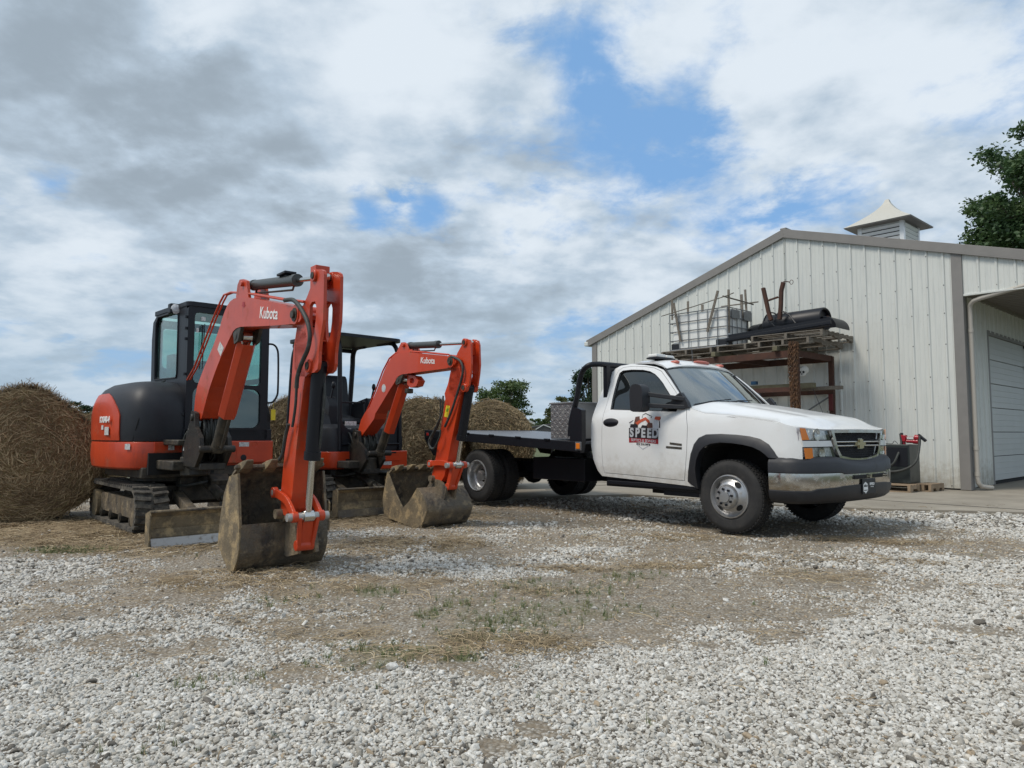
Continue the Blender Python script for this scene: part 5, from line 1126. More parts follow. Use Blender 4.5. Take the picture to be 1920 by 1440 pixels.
# cab shell
CBx0, CBx1, CBy0, CBy1 = -.42, .74, -.13, .84
cab = MB(); cab.prism(rr(CBy0, .965, CBy1, 2.50, .05), CBx1 - .05, CBx1, axis='x', holes=[rr(-.055, 1.115, .745, 1.575, .09), rr(-.055, 1.62, .745, 2.43, .05)])
cab = cab.build('cab', M['black'], ex1, E1, bevel=.012)
for y in (CBy0, CBy1 - .045):
    mb = MB(); x0, x1 = CBx0, CBx1 - .052
    mb.prism([(x0 + .06, .965), (x1, .965), (x1, 2.5), (x0 + .16, 2.5), (x0 + .03, 2.42), (x0, 2.2), (x0 + .02, 1.6)], y, y + .045, holes=[[(-.23, 1.70), (.42, 1.70), (.455, 1.74), (.44, 2.42), (.40, 2.46), (-.20, 2.46), (-.28, 2.38), (-.27, 1.75)]] if y < 0 else [rr(-.27, 1.15, .60, 1.66, .06), rr(-.27, 1.72, .60, 2.43, .06)])
    mb.build('cab_side', M['black'], cab, E1, bevel=.008)
mb = MB(); mb.prism(rr(CBy0 + .048, .965, CBy1 - .048, 2.46, .05), CBx0 + .02, CBx0 + .06, axis='x', holes=[rr(-.02, 1.86, .73, 2.36, .05)]); mb.build('cab_rear', M['black'], cab, E1, bevel=.006)
mb = MB(); mb.prism(rr(CBx0 + .05, CBy0 - .01, CBx1 + .015, CBy1 + .01, .07), 2.495, 2.545, axis='z'); mb.build('cab_roof', M['black'], cab, E1, bevel=.02, seg=3)
mb = MB(); mb.prism([(a, b) for a, b in rr(CBx0 + .12, CBy0 + .08, CBx1 - .06, CBy1 - .06, .1)], 2.54, 2.56, axis='z'); mb.build('roof_hatch', M['charcoal'], cab, E1, bevel=.008)
mb = MB(); mb.prism(rr(-.06, 1.11, .75, 1.58, .09), CBx1 - .03, CBx1 - .022, axis='x'); mb.build('front_glass_lower', M['cabglass_dark'], cab, E1)
mb = MB(); mb.prism(rr(-.06, 1.615, .75, 2.435, .05), CBx1 - .03, CBx1 - .022, axis='x'); mb.build('front_glass_upper', M['cabglass'], cab, E1)
mb = MB(); mb.prism([(-.24, 1.69), (.45, 1.69), (.45, 2.47), (-.24, 2.47)], CBy0 + .02, CBy0 + .026); mb.build('side_glass', M['cabglass'], cab, E1)
mb = MB(); mb.tube([(-.25, CBy0 - .003, 1.70), (.43, CBy0 - .003, 1.69), (.455, CBy0 - .003, 1.73), (.445, CBy0 - .003, 2.43), (.41, CBy0 - .003, 2.465), (-.20, CBy0 - .003, 2.465), (-.275, CBy0 - .003, 2.39), (-.275, CBy0 - .003, 1.75)], .010, 6, closed=True); mb.build('side_window_seal', M['charcoal'], cab, E1, smooth=60)
mb = MB(); mb.prism(rr(-.25, 1.16, .58, 2.42, .05), CBy1 - .028, CBy1 - .022); mb.build('door_glass', M['cabglass'], cab, E1)
mb = MB(); mb.prism(rr(-.01, 1.87, .72, 2.35, .04), CBx0 + .036, CBx0 + .042, axis='x'); mb.build('rear_glass', M['cabglass'], cab, E1)
mb = MB(); mb.prism([(-.22, 1.05), (.25, 1.05), (.28, 1.18), (-.05, 1.22), (-.12, 1.95), (-.24, 1.98), (-.32, 1.3)], .12, .60); mb.build('operator_seat', M['charcoal'], cab, E1, bevel=.05, seg=3)
mb = MB(); mb.box(-.3, .3, -.06, .10, 1.0, 1.45); mb.box(-.1, .12, -.06, .02, 1.62, 2.0); mb.box(-.3, .3, .62, .78, 1.0, 1.40); mb.cyl((.22, .02, 1.45), (.24, .02, 1.66), .02); mb.cyl((.22, .70, 1.4), (.24, .70, 1.62), .02); mb.cyl((.55, .25, 1.0), (.50, .25, 1.5), .012); mb.cyl((.55, .45, 1.0), (.50, .45, 1.5), .012); mb.box(.50, .62, -.02, .10, 1.35, 1.55); mb.build('cab_controls', M['charcoal'], cab, E1, bevel=.01)
mb = MB(); mb.box(-.36, .68, -.08, .79, .97, 1.0); mb.build('cab_floor', M['darkgap'], cab, E1)
mb = MB(); mb.prism(rr(.02, 2.34, .07, 2.385, .005), CBx1 - .02, CBx1 - .018, axis='x'); mb.prism(rr(-.03, 2.2, .0, 2.25, .005), CBx1 - .02, CBx1 - .018, axis='x'); mb.build('glass_sticker', M['sticker'], cab, E1)
mb = MB(); mb.tube([(CBx1 + .01, .02, 1.95), (CBx1 + .02, .03, 2.28)], .008, 6); mb.tube([(CBx1 + .015, .035, 1.78), (CBx1 + .015, .05, 2.3)], .006, 6); mb.build('wiper', M['black'], cab, E1)
for z in (2.35, 2.22, 2.10, 1.70, 1.25):
    mb = MB(); mb.cyl((CBx1 - .02, CBy0 - .012, z), (CBx1 - .02, CBy0 - .012, z + .03), .016, n=10); mb.build('cab_hinge', M['black'], cab, E1)
mb = MB(); mb.obox((.40, -.16, 2.49), .09, .13, .12); wl = mb.build('work_light', M['black'], cab, E1, bevel=.015)
mb = MB(); mb.lathe([(0, .0), (.05, .002), (.056, .012), (.05, .02), (0, .024)], (.435, -.165, 2.485), (1, -.25, -.1), 20); mb.build('lamp_lens', M['lamp'], wl, E1, smooth=60)
rl = [(.735, .83, 2.14), (.76, .885, 2.135), (.765, .93, 2.09), (.765, .95, 1.98), (.765, .955, 1.6), (.765, .94, 1.50), (.76, .89, 1.43), (.735, .83, 1.42)]
mb = MB(); mb.tube(catmull(rl, 4), .012, 8); gh = mb.build('grab_rail', M['black'], cab, E1, smooth=60)
mb = MB(); mb.cyl((.765, .90, 1.44), (.765, .90, 1.34), .002, n=5); mb.box(.763, .767, .872, .93, 1.21, 1.34); mb.build('yellow_tag', M['yellow'], gh, E1)
mb = MB(); mb.box(.70, .74, -.14, .90, .955, 1.10); mb.build('cab_sill', M['black'], cab, E1, bevel=.008)
# orange front panel with hatch, vents and warning sticker
mb = MB(); mb.box(.62, .765, .22, .91, .70, .962); fp = mb.build('front_panel', M['orange'], ex1, E1, bevel=.012)
mb = MB(); mb.prism(rr(.455, .735, .625, .885, .012), .7655, .770, axis='x'); mb.build('panel_hatch', M['orange'], fp, E1, bevel=.003)
for k in range(4):
    mb = MB(); mb.box(.766, .7675, .335, .415, .84 + k * .018, .848 + k * .018); mb.build('vent_slot', M['darkgap'], fp, E1)
for y in (.31, .68):
    mb = MB(); mb.lathe([(.032, 0), (.026, -.008), (0, -.012)], (.768, y, .915), (1, 0, 0), 20); mb.build('bolt_recess', M['orange'], fp, E1, smooth=60)
mb = MB(); mb.lathe([(.034, 0), (.036, .004), (.02, .006), (0, .004)], (.770, .54, .765), (1, 0, 0), 20); mb.build('fuel_lock', M['black'], fp, E1, smooth=60)
mb = MB(); mb.box(.766, .768, .485, .605, .895, .945); mb.box(.766, .768, .235, .30, .74, .82); mb.build('sticker', M['sticker'], fp, E1)
D1 = dict(
 boom=[(363, 780), (366, 745), (370, 724), (377, 704), (384, 686), (392, 667), (400, 648), (407, 628), (413, 610), (417, 596), (421.6, 583), (426, 573), (431, 565.5), (438, 560), (447, 557.8), (469, 558.2), (500, 564), (535, 571), (552, 576.6), (560, 582), (564, 589), (565, 597), (561, 603), (554, 606.5), (535, 608.6), (510, 610.5), (485, 611.7), (462, 612), (450, 612.8), (442, 616), (437, 621), (433, 629), (424, 648), (413, 672), (403, 698), (393.6, 725), (386, 752), (378, 784), (372, 789), (366, 789)],
 tip=(553.4, 590), foot=(371, 783), logo=(504, 588), logo_slope=.06, bracket=[(440, 558), (443, 534), (447, 524), (454, 523), (460, 526), (462, 545), (464, 560)], armcyl0=(454, 532), armcyl1=(590.5, 517),
 arm_top=[(585, 531), (586, 516), (588, 508), (593, 505), (602, 505), (606, 508), (607.6, 514), (607, 540), (606.7, 567), (605.5, 600), (602, 625), (599.5, 641), (597.5, 659), (597, 680), (595, 692), (588.6, 698.5), (581, 699), (573, 706), (560, 706), (552, 690), (552.5, 645), (557, 612), (561, 590), (568.8, 571), (575, 558), (580, 545)],
 slot=[[(581, 573), (585, 566), (591, 565), (593, 575), (592, 600), (589, 625), (584, 640), (581, 630), (580, 600)]],
 arm_low=[(557, 612), (572, 612), (576, 640), (574, 690), (571, 712), (563, 775), (555.6, 840), (548, 925), (543, 955), (535, 967), (527, 962), (526.5, 925), (530.6, 880), (534, 848), (541.6, 787), (545, 737), (547.5, 699), (551, 650)],
 cross=[((600, 520), .10, .16), ((598, 567), .12, .012), ((594, 640), .12, .012), ((590, 664), .12, .012), ((583, 600), .04, .10)],
 bktcyl0=(580.5, 686), rodpin=(577, 968), linkpin=(539, 922), bktpin=(545, 962), ear=(570, 1022), r_arm=.045, f_arm=.66, r_bkt=.055, f_bkt=.61, bc_top=(462, 632), bc_mid=(424, 775), bc_low=(407, 842), guard_w=.085, bow=(.04, .035),
 bkt_y=(-.38, .33), cheek=[(430, 893), (420, 925), (415, 955), (411, 985), (408, 1017), (417, 1047), (429, 1070), (437, 1071), (444, 1052), (447.5, 1030), (448.5, 987), (446.5, 930), (445, 888)],
 shell=[(440, 878), (430, 893), (420, 925), (415, 955), (411, 985), (409, 1017), (417, 1047), (429, 1069), (437, 1070), (444, 1052), (447.5, 1030), (448.5, 985)], tooth_lean=.25, teeth=4, ear_y=.06,
 earplate=[(505, 975), (520, 948), (532, 955), (540, 985), (545, 1040), (525, 1045), (505, 1035)],
 pipe=[(351, 712), (364, 690), (390, 622), (400, 596), (413, 566), (420, 553), (433, 548), (470, 551), (534, 562), (570, 566)],
 hoses=[('hose', [(534, 563), (548, 562), (558, 570), (568, 585), (577, 605), (581, 630), (577, 655), (566, 680), (558, 705), (556, 728)], -.12, .0165), ('hose', [(556, 728), (554, 760), (550, 790), (548, 800)], -.105, .011),
        ('hose', [(541, 795), (535, 820), (530, 850), (524, 862)], -.11, .014), ('hose', [(606, 705), (609, 740), (604, 790), (600, 830), (596, 846)], .03, .010)])
digger(ex1, B1, .105, .075, D1, M['orange'], 'Kubota', .138)
bmo = [o for o in ex1.children if o.name.startswith('boom') and 'cyl' not in o.name][0]
mb = MB(); q = [B1.lat(*p, -.105) for p in ((413, 640), (408, 655), (414, 668), (420, 652))]; mb.fill([q], lambda a, b: (a, -.1075, b)); mb.build('white_reflector', M['sticker'], bmo, B1)
mb = MB(); q = [B1.lat(*p, -.105) for p in ((455, 566), (459, 566), (459, 572), (461, 572), (457, 577), (453, 572), (455, 572))]; mb.fill([q], lambda a, b: (a, -.1075, b)); mb.build('red_arrow', mat('red_arrow_sticker', (.35, .01, .012), .5), bmo, B1)
# lamp plate on the arm cylinder
q = B1.lat(538, 516, 0); mb = MB(); mb.box(q[0] - .10, q[0] + .08, -.05, .05, q[1] - .0, q[1] + .02); mb.box(q[0] - .05, q[0] + .04, -.02, .02, q[1] - .05, q[1]); mb.build('cylinder_clamp', M['black'], [o for o in ex1.children if o.name.startswith('arm_cylinder')][0], B1, bevel=.004)

# ---------------------------------------------------------------- smaller canopy excavator
U2, E2, B2 = Fr((-2.65, 10.75), 140), Fr((-2.53, 10.52), 135), Fr((-.79, 8.37), 140)
ex2 = thing('excavator', E2, 'smaller orange excavator with an open black canopy, between the cab excavator and the truck', 'excavator', 'orange excavators parked in the yard')
crawler(ex2, U2, -.78, -.48, -.95, 1.0, .46, .19); crawler(ex2, U2, .78, .48, -.95, 1.0, .46, .19)
under(ex2, U2, .8)
blade(ex2, U2, 1.72, -.86, .78, .03, .36, M['mudsteel'])
PL = [(.66, -.30), (.66, -.48), (.55, -.58), (.3, -.62), (0, -.60), (-.22, -.54), (-.40, -.42), (-.55, -.2), (-.62, 0), (-.62, .3), (-.55, .55), (-.3, .70), (.2, .70), (.64, .69)]
mb = MB(); loft(mb, [ring_at(.56, .95), ring_at(.585, .99), ring_at(.68, 1.01), ring_at(.80, 1.0)]); c2 = mb.build('counterweight', M['orange_clean'], ex2, E2, bevel=.004, smooth=40)
mb = MB(); mb.box(.30, .675, -.32, .10, .52, .70); mb.build('front_recess', M['darkgap'], ex2, E2)
mb = MB(); loft(mb, [ring_at(.80, .97), ring_at(1.0, .97), ring_at(1.12, .93), ring_at(1.18, .80)]); mb.build('body_cover', M['charcoal'], ex2, E2, smooth=40)
mb = MB(); mb.prism([(-.30, .8), (.45, .8), (.40, 1.05), (.28, 1.30), (.12, 1.42), (-.10, 1.45), (-.28, 1.35)], -.60, -.36); mb.build('side_cover', M['charcoal'], ex2, E2, bevel=.06, seg=3, smooth=50)
mb = MB(); mb.prism([(-.28, .82), (.08, .82), (.05, 1.2), (-.02, 1.30), (-.24, 1.30)], -.625, -.595); mb.build('rear_side_panel', M['orange_clean'], ex2, E2, bevel=.015)
mb = MB(); mb.box(.52, .70, .05, .70, .545, .80); fp2 = mb.build('front_panel', M['orange_clean'], ex2, E2, bevel=.012)
mb = MB(); mb.box(.70, .712, .02, .57, .66, .675); mb.build('panel_ridge', M['orange_clean'], fp2, E2)
mb = MB(); mb.box(.7015, .7035, .28, .42, .60, .65); mb.build('sticker', M['sticker'], fp2, E2)
mb = MB(); mb.box(.7015, .7035, .34, .50, .765, .785); mb.build('vent_slot', M['black'], fp2, E2)
# canopy
cp = MB(); 
prj = lambda p, x: E2.fwd(p[0], p[1], x)
roofpoly = rr(-.72, -.52, .66, .66, .16)
cp.prism(roofpoly, 2.40, 2.445, axis='z'); canopy = cp.build('canopy_roof', M['black'], ex2, E2, bevel=.02, seg=3)
mb = MB(); mb.prism(rr(-.66, -.42, .50, .52, .1), 2.44, 2.462, axis='z'); mb.build('roof_swage', M['black'], canopy, E2, bevel=.01)
for (x, y) in ((.62, -.40), (.62, .60)):
    zb = .82; mb = MB(); mb.tube(catmull([(x + .02, y, zb), (x + .01, y, 1.4), (x - .02, y * .99, 2.05), (x - .04, y * .98, 2.25), (x - .10, y * .96, 2.36), (x - .2, y * .94, 2.40), (x - .5, y * .93, 2.41)], 5), .033, 12); mb.build('canopy_post', M['black'], canopy, E2, smooth=60)
for (x, y) in ((-.62, -.45), (-.62, .58)):
    mb = MB(); mb.tube(catmull([(x - .12, y, .9), (x - .06, y, 1.5), (x, y, 2.1), (x + .04, y * .97, 2.3), (x + .14, y * .95, 2.40), (x + .4, y * .93, 2.41)], 5), .040, 12); mb.build('canopy_post', M['black'], canopy, E2, smooth=60)
mb = MB(); mb.cyl((-.62, -.45, 2.36), (-.62, .56, 2.36), .03); mb.cyl((.64, -.40, 1.48), (.64, -.08, 1.48), .013); mb.cyl((.655, -.40, .90), (.655, .60, .90), .014); mb.build('canopy_rail', M['black'], canopy, E2, smooth=60)
mb = MB(); mb.lathe([(.04, 0), (.03, .03), (.008, .05), (0, .11)], (.2, -.52, 2.44), (0, 0, 1), 12); mb.build('roof_eye', M['galv'], canopy, E2, smooth=60)
# front guard plate with scooped top
mb = MB(); mb.prism([(-.40, .83), (.60, .83), (.60, 1.28), (.575, 1.18), (.50, 1.08), (.38, 1.04), (-.05, 1.04), (-.22, 1.08), (-.33, 1.16), (-.38, 1.26), (-.40, 1.30)], .60, .63, axis='x'); mb.build('front_guard', M['charcoal'], ex2, E2, bevel=.004)
mb = MB(); mb.prism(smooth2([(-.38, 1.18), (.10, 1.18), (.14, 1.26), (-.16, 1.32), (-.24, 1.55), (-.30, 1.88), (-.40, 1.93), (-.46, 1.85), (-.44, 1.4)], 3), -.22, .28); st = mb.build('operator_seat', M['charcoal'], ex2, E2, bevel=.06, seg=3, smooth=60)
mb = MB(); mb.prism([(-.30, .95), (.12, .95), (.12, 1.18), (-.30, 1.18)], -.2, .26); mb.build('seat_base', M['charcoal'], st, E2, bevel=.02)
for y, z1 in ((-.30, 1.80), (.38, 1.80)):
    mb = MB(); mb.prism([(-.25, 1.0), (.25, 1.0), (.30, 1.45), (.22, 1.58), (-.2, 1.50)], y - .07, y + .07); cs = mb.build('control_console', M['charcoal'], ex2, E2, bevel=.03, smooth=50)
    mb = MB(); mb.cyl((.22, y, 1.54), (.25, y + .02, 1.70), .014); mb.sph((.255, y + .02, 1.74), .03, (1, 1, 1.8)); mb.build('joystick', M['black'], cs, E2, smooth=60)
mb = MB(); mb.box(.35, .58, -.30, .5, .98, 1.02); mb.cyl((.50, .10, 1.0), (.45, .10, 1.5), .012); mb.cyl((.50, .24, 1.0), (.45, .24, 1.5), .012); mb.sph((.45, .10, 1.5), .025); mb.sph((.45, .24, 1.5), .025); mb.build('travel_levers', M['black'], ex2, E2, smooth=50)
mb = MB(); mb.box(.605, .612, -.30, -.12, 1.16, 1.22); mb.box(.60, .606, -.39, -.20, 1.05, 1.12); mb.build('sticker', M['sticker'], ex2, E2)
mb = MB(); mb.box(.35, .95, -.45, .08, .58, .68); mb.cyl((.92, -.13, .52), (.92, -.13, .72), .13, n=24); mb.build('swing_frame', M['dark_metal'], ex2, E2, bevel=.012, smooth=40)
D2 = dict(
 boom=[(669.5, 817), (672, 806), (676.7, 787.5), (684, 774), (693, 762.5), (700, 746), (706, 733), (714, 711), (722.5, 690), (728, 679), (734, 670.5), (741, 663.5), (750, 660.8), (766, 660.4), (800, 663.5), (831, 666.7), (846, 669), (853, 673.5), (855, 679), (851, 685), (837, 690.6), (812, 694), (789, 697), (768, 700), (753, 702), (746, 706), (741, 715), (730, 732), (715, 757), (704, 775), (701, 786), (685, 808), (677, 818), (671, 820)],
 tip=(845, 677), foot=(673, 815), logo=(802, 676.5), logo_slope=.03, bracket=[(742, 661), (746, 652), (751, 642), (757, 641.5), (761, 648), (764, 656), (768, 661)], armcyl0=(756, 647), armcyl1=(872, 642),
 arm_top=[(868, 643), (869.5, 637), (874, 635.4), (880, 637), (882.4, 645), (882.8, 662), (883.5, 682.5), (882, 700), (880.4, 711.7), (879, 722), (875, 729), (869, 731), (864, 740), (852, 745), (842, 735), (843, 705), (846.5, 690), (853, 675), (857.5, 662), (863, 652)],
 slot=[[(861, 680), (864, 675), (868, 675), (870.5, 682), (870, 705), (866, 722), (863, 722), (863, 700)]],
 arm_low=[(846.5, 690), (860, 690), (866, 705), (865, 737), (854, 790), (845, 833), (838.8, 866), (833, 893), (827, 903), (814, 905), (809.5, 893), (816.7, 860), (820, 838.8), (829, 786.7), (835, 748), (833.5, 738), (839.8, 720)],
 cross=[((880, 655), .08, .13), ((879, 700), .08, .012), ((876, 715), .08, .012)],
 bktcyl0=(871, 727), rodpin=(857, 872), linkpin=(820, 869), bktpin=(822, 897), ear=(846, 912), r_arm=.042, f_arm=.50, r_bkt=.052, f_bkt=.66, bc_top=(757, 712), bc_mid=(727, 806), bc_low=(712, 850), guard_w=.075, bow=(.02, .02),
 bkt_y=(-.34, .30), cheek=[(726, 884), (721, 912), (717, 938), (721, 968), (745, 978), (762, 984), (778, 990), (789, 987), (797, 970), (800, 957), (797, 942), (791, 928), (782, 914.6), (766.7, 940), (754, 953), (741, 925)],
 shell=[(733, 880), (727, 886), (721, 912), (717, 938), (721, 966), (745, 978), (762, 984), (778, 989), (789, 986), (797, 970), (800, 957), (797, 942), (791, 928), (783, 914.6)], tooth_lean=.1, teeth=4, ear_y=.0,
 earplate=[(805, 915), (815, 897), (830, 900), (842, 915), (838, 935), (820, 945)],
 pipe=[(688, 770), (703, 735), (718, 695), (730, 672), (742, 662), (760, 658), (800, 661), (838, 665)],
 hoses=[('hose', [(846, 668), (862, 676), (868, 692), (864, 715), (855, 745), (845, 775), (834, 800)], -.10, .014), ('hose', [(831, 742), (828, 775), (815, 805), (804, 828), (812, 842), (824, 820), (826, 806)], -.13, .010), ('hose', [(826, 748), (824, 790), (810, 820), (806, 840), (818, 838)], -.10, .010)])
digger(ex2, B2, .10, .07, D2, M['orange_clean'], 'Kubota', .103)
bmo = [o for o in ex2.children if o.name.startswith('boom') and 'cyl' not in o.name][0]; amo = [o for o in ex2.children if o.name.startswith('arm') and 'cyl' not in o.name][0]
q0 = B2.lat(719.5, 728, -.10); mb = MB(); mb.lathe([(.055, 0), (.055, .0015), (0, .0015)], (q0[0], -.10, q0[1]), (0, -1, 0), 8); sk = mb.build('round_sticker', M['sticker'], bmo, B2)
mb = MB(); mb.lathe([(.040, 0), (.040, .0012), (0, .0012)], (q0[0], -.1018, q0[1]), (0, -1, 0), 6); mb.build('sticker_mark', DM['pale'], sk, B2)
mb = MB(); q = [B2.lat(*p, -.07) for p in ((837, 760), (844, 761), (840, 783), (833, 781))]; mb.fill([q], lambda a, b: (a, -.0725, b)); ys_ = mb.build('yellow_warning_sticker', M['yellow'], amo, B2)
mb = MB(); q = [B2.lat(*p, -.07) for p in ((838, 766), (842.5, 766), (840, 772), (836.5, 771))]; mb.fill([q], lambda a, b: (a, -.0738, b)); mb.build('sticker_mark', mat('green_mark', (.2, .35, .02), .5), ys_, B2)
# hook block hanging under the boom's elbow
mb = MB(); q = B2.lats([(766, 703), (780, 705), (787, 714), (783, 724), (772, 727), (766, 721)], -.03); mb.prism(q, -.05, .05, holes=[B2.lats([(771, 710), (777, 709), (780, 715), (776, 720), (771, 718)], -.03)]); mb.build('lifting_hook_bracket', M['orange_clean'], bmo, B2, bevel=.005)
mb = MB(); q0 = B2.lat(763, 733, -.05); mb.obox((q0[0], -.02, q0[1]), .07, .09, .06); mb.build('boom_work_light', M['dark_metal'], bmo, B2, bevel=.01)

# ================================================================== STORAGE RACK BESIDE THE BARN
XF, YR = 1.65, -2.24
FW = lambda px, py, x=XF: BW.fwd(px, py, x)
M['maroon'] = mat('maroon_paint', (.10, .012, .012), .6)
rack = thing('storage_rack', BW, 'tall rusty steel storage rack against the ribbed wall, rusty chains hung over its front post', 'rack')
bt0, bt1 = FW(1314, 673), FW(1482, 656.5); zb_top = FW(1486, 656.5)[1]; bh = .135; YL = -4.95
for (x, y) in ((XF, YR), (.15, YR), (XF, YL), (.15, YL)):
    mb = MB(); mb.box(x - .045, x + .045, y - .045, y + .045, 0.02, zb_top + (.02 if x > 1 else -.02)); mb.build('post', M['rusty'], rack, BW, bevel=.004)
for x in (XF, .15):
    mb = MB(); mb.box(x - .03, x + .03, YL, YR, zb_top - bh, zb_top); mb.build('long_beam', M['rusty'], rack, BW, bevel=.003)
    mb = MB(); mb.box(x - .025, x + .025, YL, YR, 1.86, 1.95); mb.build('shelf_beam', M['rusty'], rack, BW, bevel=.003)
for y in (YL, -3.6, YR):
    mb = MB(); mb.box(.15, XF, y - .03, y + .03, zb_top - bh + .01, zb_top - .01); mb.build('end_beam', M['rusty'], rack, BW)
mb = MB(); mb.bar((.12, -3.25, 1.25), (.12, -2.26, 1.84), .05, .02); mb.build('brace', M['galv'], rack, BW)
mb = MB(); mb.box(.16, .24, YR - .04, YR + .04, 1.52, 1.86); mb.build('red_post_sleeve', M['maroon'], rack, BW, bevel=.004)
# timbers that lie across the beams
zt = zb_top + .005
for px in (1226, 1333, 1448):
    yy = FW(px, 665, XF + .12)[0] + .05; o = MB().box(-.0, XF + .12, yy - .05, yy + .05, zt, zt + .095).build('timber', M['greenwood'], None, BW, bevel=.006)
    tag(o, {1226: 'mossy square timber across the rack beams, leftmost, its end sticking out past the cage', 1333: 'middle of three mossy timbers across the rack beams, below the joint between the two pallets', 1448: 'mossy timber across the rack beams nearest the chained front post'}[px], 'timber', 'timbers laid across the rack')
def pallet(x0, y0, z0, lx, ly, label, group=None, m='wood', rot=0.):
    f = Fr(tuple((BW.O + BW.h * (x0 + lx / 2) + BW.l * (y0 + ly / 2))[:2]), BW.az + rot)
    p = thing('pallet', f, label, 'pallet', group)
    for k in range(7):
        x = -lx / 2 + .05 + k * (lx - .10) / 6; mb = MB(); mb.box(x - .045, x + .045, -ly / 2, ly / 2, z0 + .115, z0 + .131 + random.uniform(0, .004)); mb.build('deck_board', M[m], p, f)
    for k in range(3):
        y = -ly / 2 + .025 + k * (ly - .05) / 2; mb = MB(); mb.prism([(-lx / 2, z0 + .018), (-lx / 2, z0 + .114), (lx / 2, z0 + .114), (lx / 2, z0 + .018), (lx * .36, z0 + .018), (lx * .33, z0 + .055), (lx * .14, z0 + .055), (lx * .11, z0 + .018), (-lx * .11, z0 + .018), (-lx * .14, z0 + .055), (-lx * .33, z0 + .055), (-lx * .36, z0 + .018)], y - .024, y + .024); mb.build('stringer', M[m], p, f)
    for k in range(3):
        x = -lx / 2 + .05 + k * (lx - .10) / 2; mb = MB(); mb.box(x - .045, x + .045, -ly / 2, ly / 2, z0, z0 + .017); mb.build('bottom_board', M[m], p, f)
    return p
zp = zt + .097
pallet(.25, -5.42, zp, 1.35, 1.30, 'grey weathered pallet on the rack under the caged tank', 'pallets on the rack')
pallet(.28, -3.98, zp, 1.35, 1.30, 'grey weathered pallet on the rack between the caged tank and the roller', 'pallets on the rack')
pallet(.20, -3.02, zp + .0, 1.48, 1.05, 'lower grey pallet of the pair stacked under the roller', 'pallets on the rack')
pallet(.05, -3.25, zp + .136, 1.50, 1.45, 'upper grey pallet of the pair, carrying the roller', 'pallets on the rack', rot=-2)
# caged tank
zi = zp + .137
iy0, iy1 = BW.fwd(1256, 600, 1.5)[0], BW.fwd(1364, 600, 1.5)[0]; ztop = BW.fwd(1364, 575, 1.5)[1]; ix0, ix1 = .55, 1.5
ibc = thing('caged_tank', BW, 'white plastic tank in a low galvanised cage on top of the rack', 'tank')
mb = MB(); mb.prism(rr(ix0 + .03, iy0 + .03, ix1 - .03, iy1 - .03, .08), zi + .05, ztop - .02, axis='z'); mb.build('plastic_tank', M['hdpe'], ibc, BW, bevel=.03, seg=3, smooth=50)
nz_ = 5; zs_ = [zi + .02 + (ztop - zi - .02) * k / (nz_ - 1) for k in range(nz_)]
cg = MB()
for z in zs_: cg.tube([(ix0, iy0, z), (ix1, iy0, z), (ix1, iy1, z), (ix0, iy1, z)], .011, 6, closed=True)
for k in range(7):
    y = iy0 + (iy1 - iy0) * k / 6
    for x in (ix0, ix1): cg.tube([(x, y, zi), (x, y, ztop + .004)], .010, 6)
for k in range(1, 5):
    x = ix0 + (ix1 - ix0) * k / 5
    for y in (iy0, iy1): cg.tube([(x, y, zi), (x, y, ztop + .004)], .010, 6)
cg.build('cage', M['galv'], ibc, BW, smooth=60)
for y0, y1 in ((iy0 - .005, iy0 + .24), (iy1 - .32, iy1 + .005)):
    mb = MB(); mb.box(ix1 - .2, ix1 - .018, y0 + .01, y1 - .01, zi + .01, zi + .17); mb.build('black_corner_guard', M['charcoal'], ibc, BW, bevel=.03)
mb = MB(); mb.tube([(ix1 + .005, iy0 - .0, zi), (ix1 + .02, (iy0 + iy1) / 2, zi - .005), (ix1 + .01, iy1 - .02, zi + .01)], .02, 8); mb.build('base_rail', M['galv'], ibc, BW, smooth=60)
for y in (iy1 + .004,):
    for x0_, x1_ in ((1.05, 1.36), (.55, .86)):
        mb = MB(); mb.box(x0_, x1_, y + .012, y + .022, ztop - .22, ztop - .03); mb.build('cage_plate', M['galv'], ibc, BW)
def stick(a, b, w, t, label, m='wood'):
    mb = MB(); mb.bar(a, b, w, t, up=(1, 0, 0)); o = mb.build('wooden_stick', M[m], None, BW, bevel=.002); tag(o, label, 'stick', 'grey sticks in and on the caged tank'); return o
def pt(px, py, x): y, z = BW.fwd(px, py, x); return (x, y, z)
stick(pt(1346, 545, 1.53), pt(1326, 622, 1.53), .055, .02, 'wide grey lath leaning left-down across the middle of the cage front')
stick(pt(1263, 568, 1.53), pt(1276, 640, 1.53), .05, .02, 'grey lath leaning inside the left end of the cage front')
stick(pt(1260, 562, 1.2), pt(1261, 600, 1.2), .05, .02, 'upright grey slat behind the left corner of the cage')
stick(pt(1290, 565, 1.0), pt(1290, 592, 1.0), .05, .02, 'short upright slat over the left half of the tank')
stick(pt(1317, 571, .9), pt(1317, 585, .9), .06, .02, 'shortest upright slat over the middle of the tank')
stick(pt(1366, 543, 1.45), pt(1367, 624, 1.45), .05, .02, 'tall upright slat at the front right corner of the cage')
stick(pt(1390, 552, .85), pt(1392, 600, .85), .06, .02, 'thick upright slat at the right side of the cage')
stick(pt(1397, 543, .65), pt(1402, 622, .65), .045, .02, 'tall thin slat at the far right of the cage')
mb = MB(); mb.tube([pt(1240, 593, 1.6), pt(1300, 575, 1.56), pt(1358, 556, 1.5), pt(1376, 549, 1.45)], .011, 6); tag(mb.build('bent_rod', M['wood'], None, BW, smooth=60), 'long thin rod lying slantwise over the top of the caged tank', 'rod')
stick(pt(1355, 555, 1.45), pt(1413, 571, .6), .03, .02, 'flat stick sloping down right over the right end of the tank')
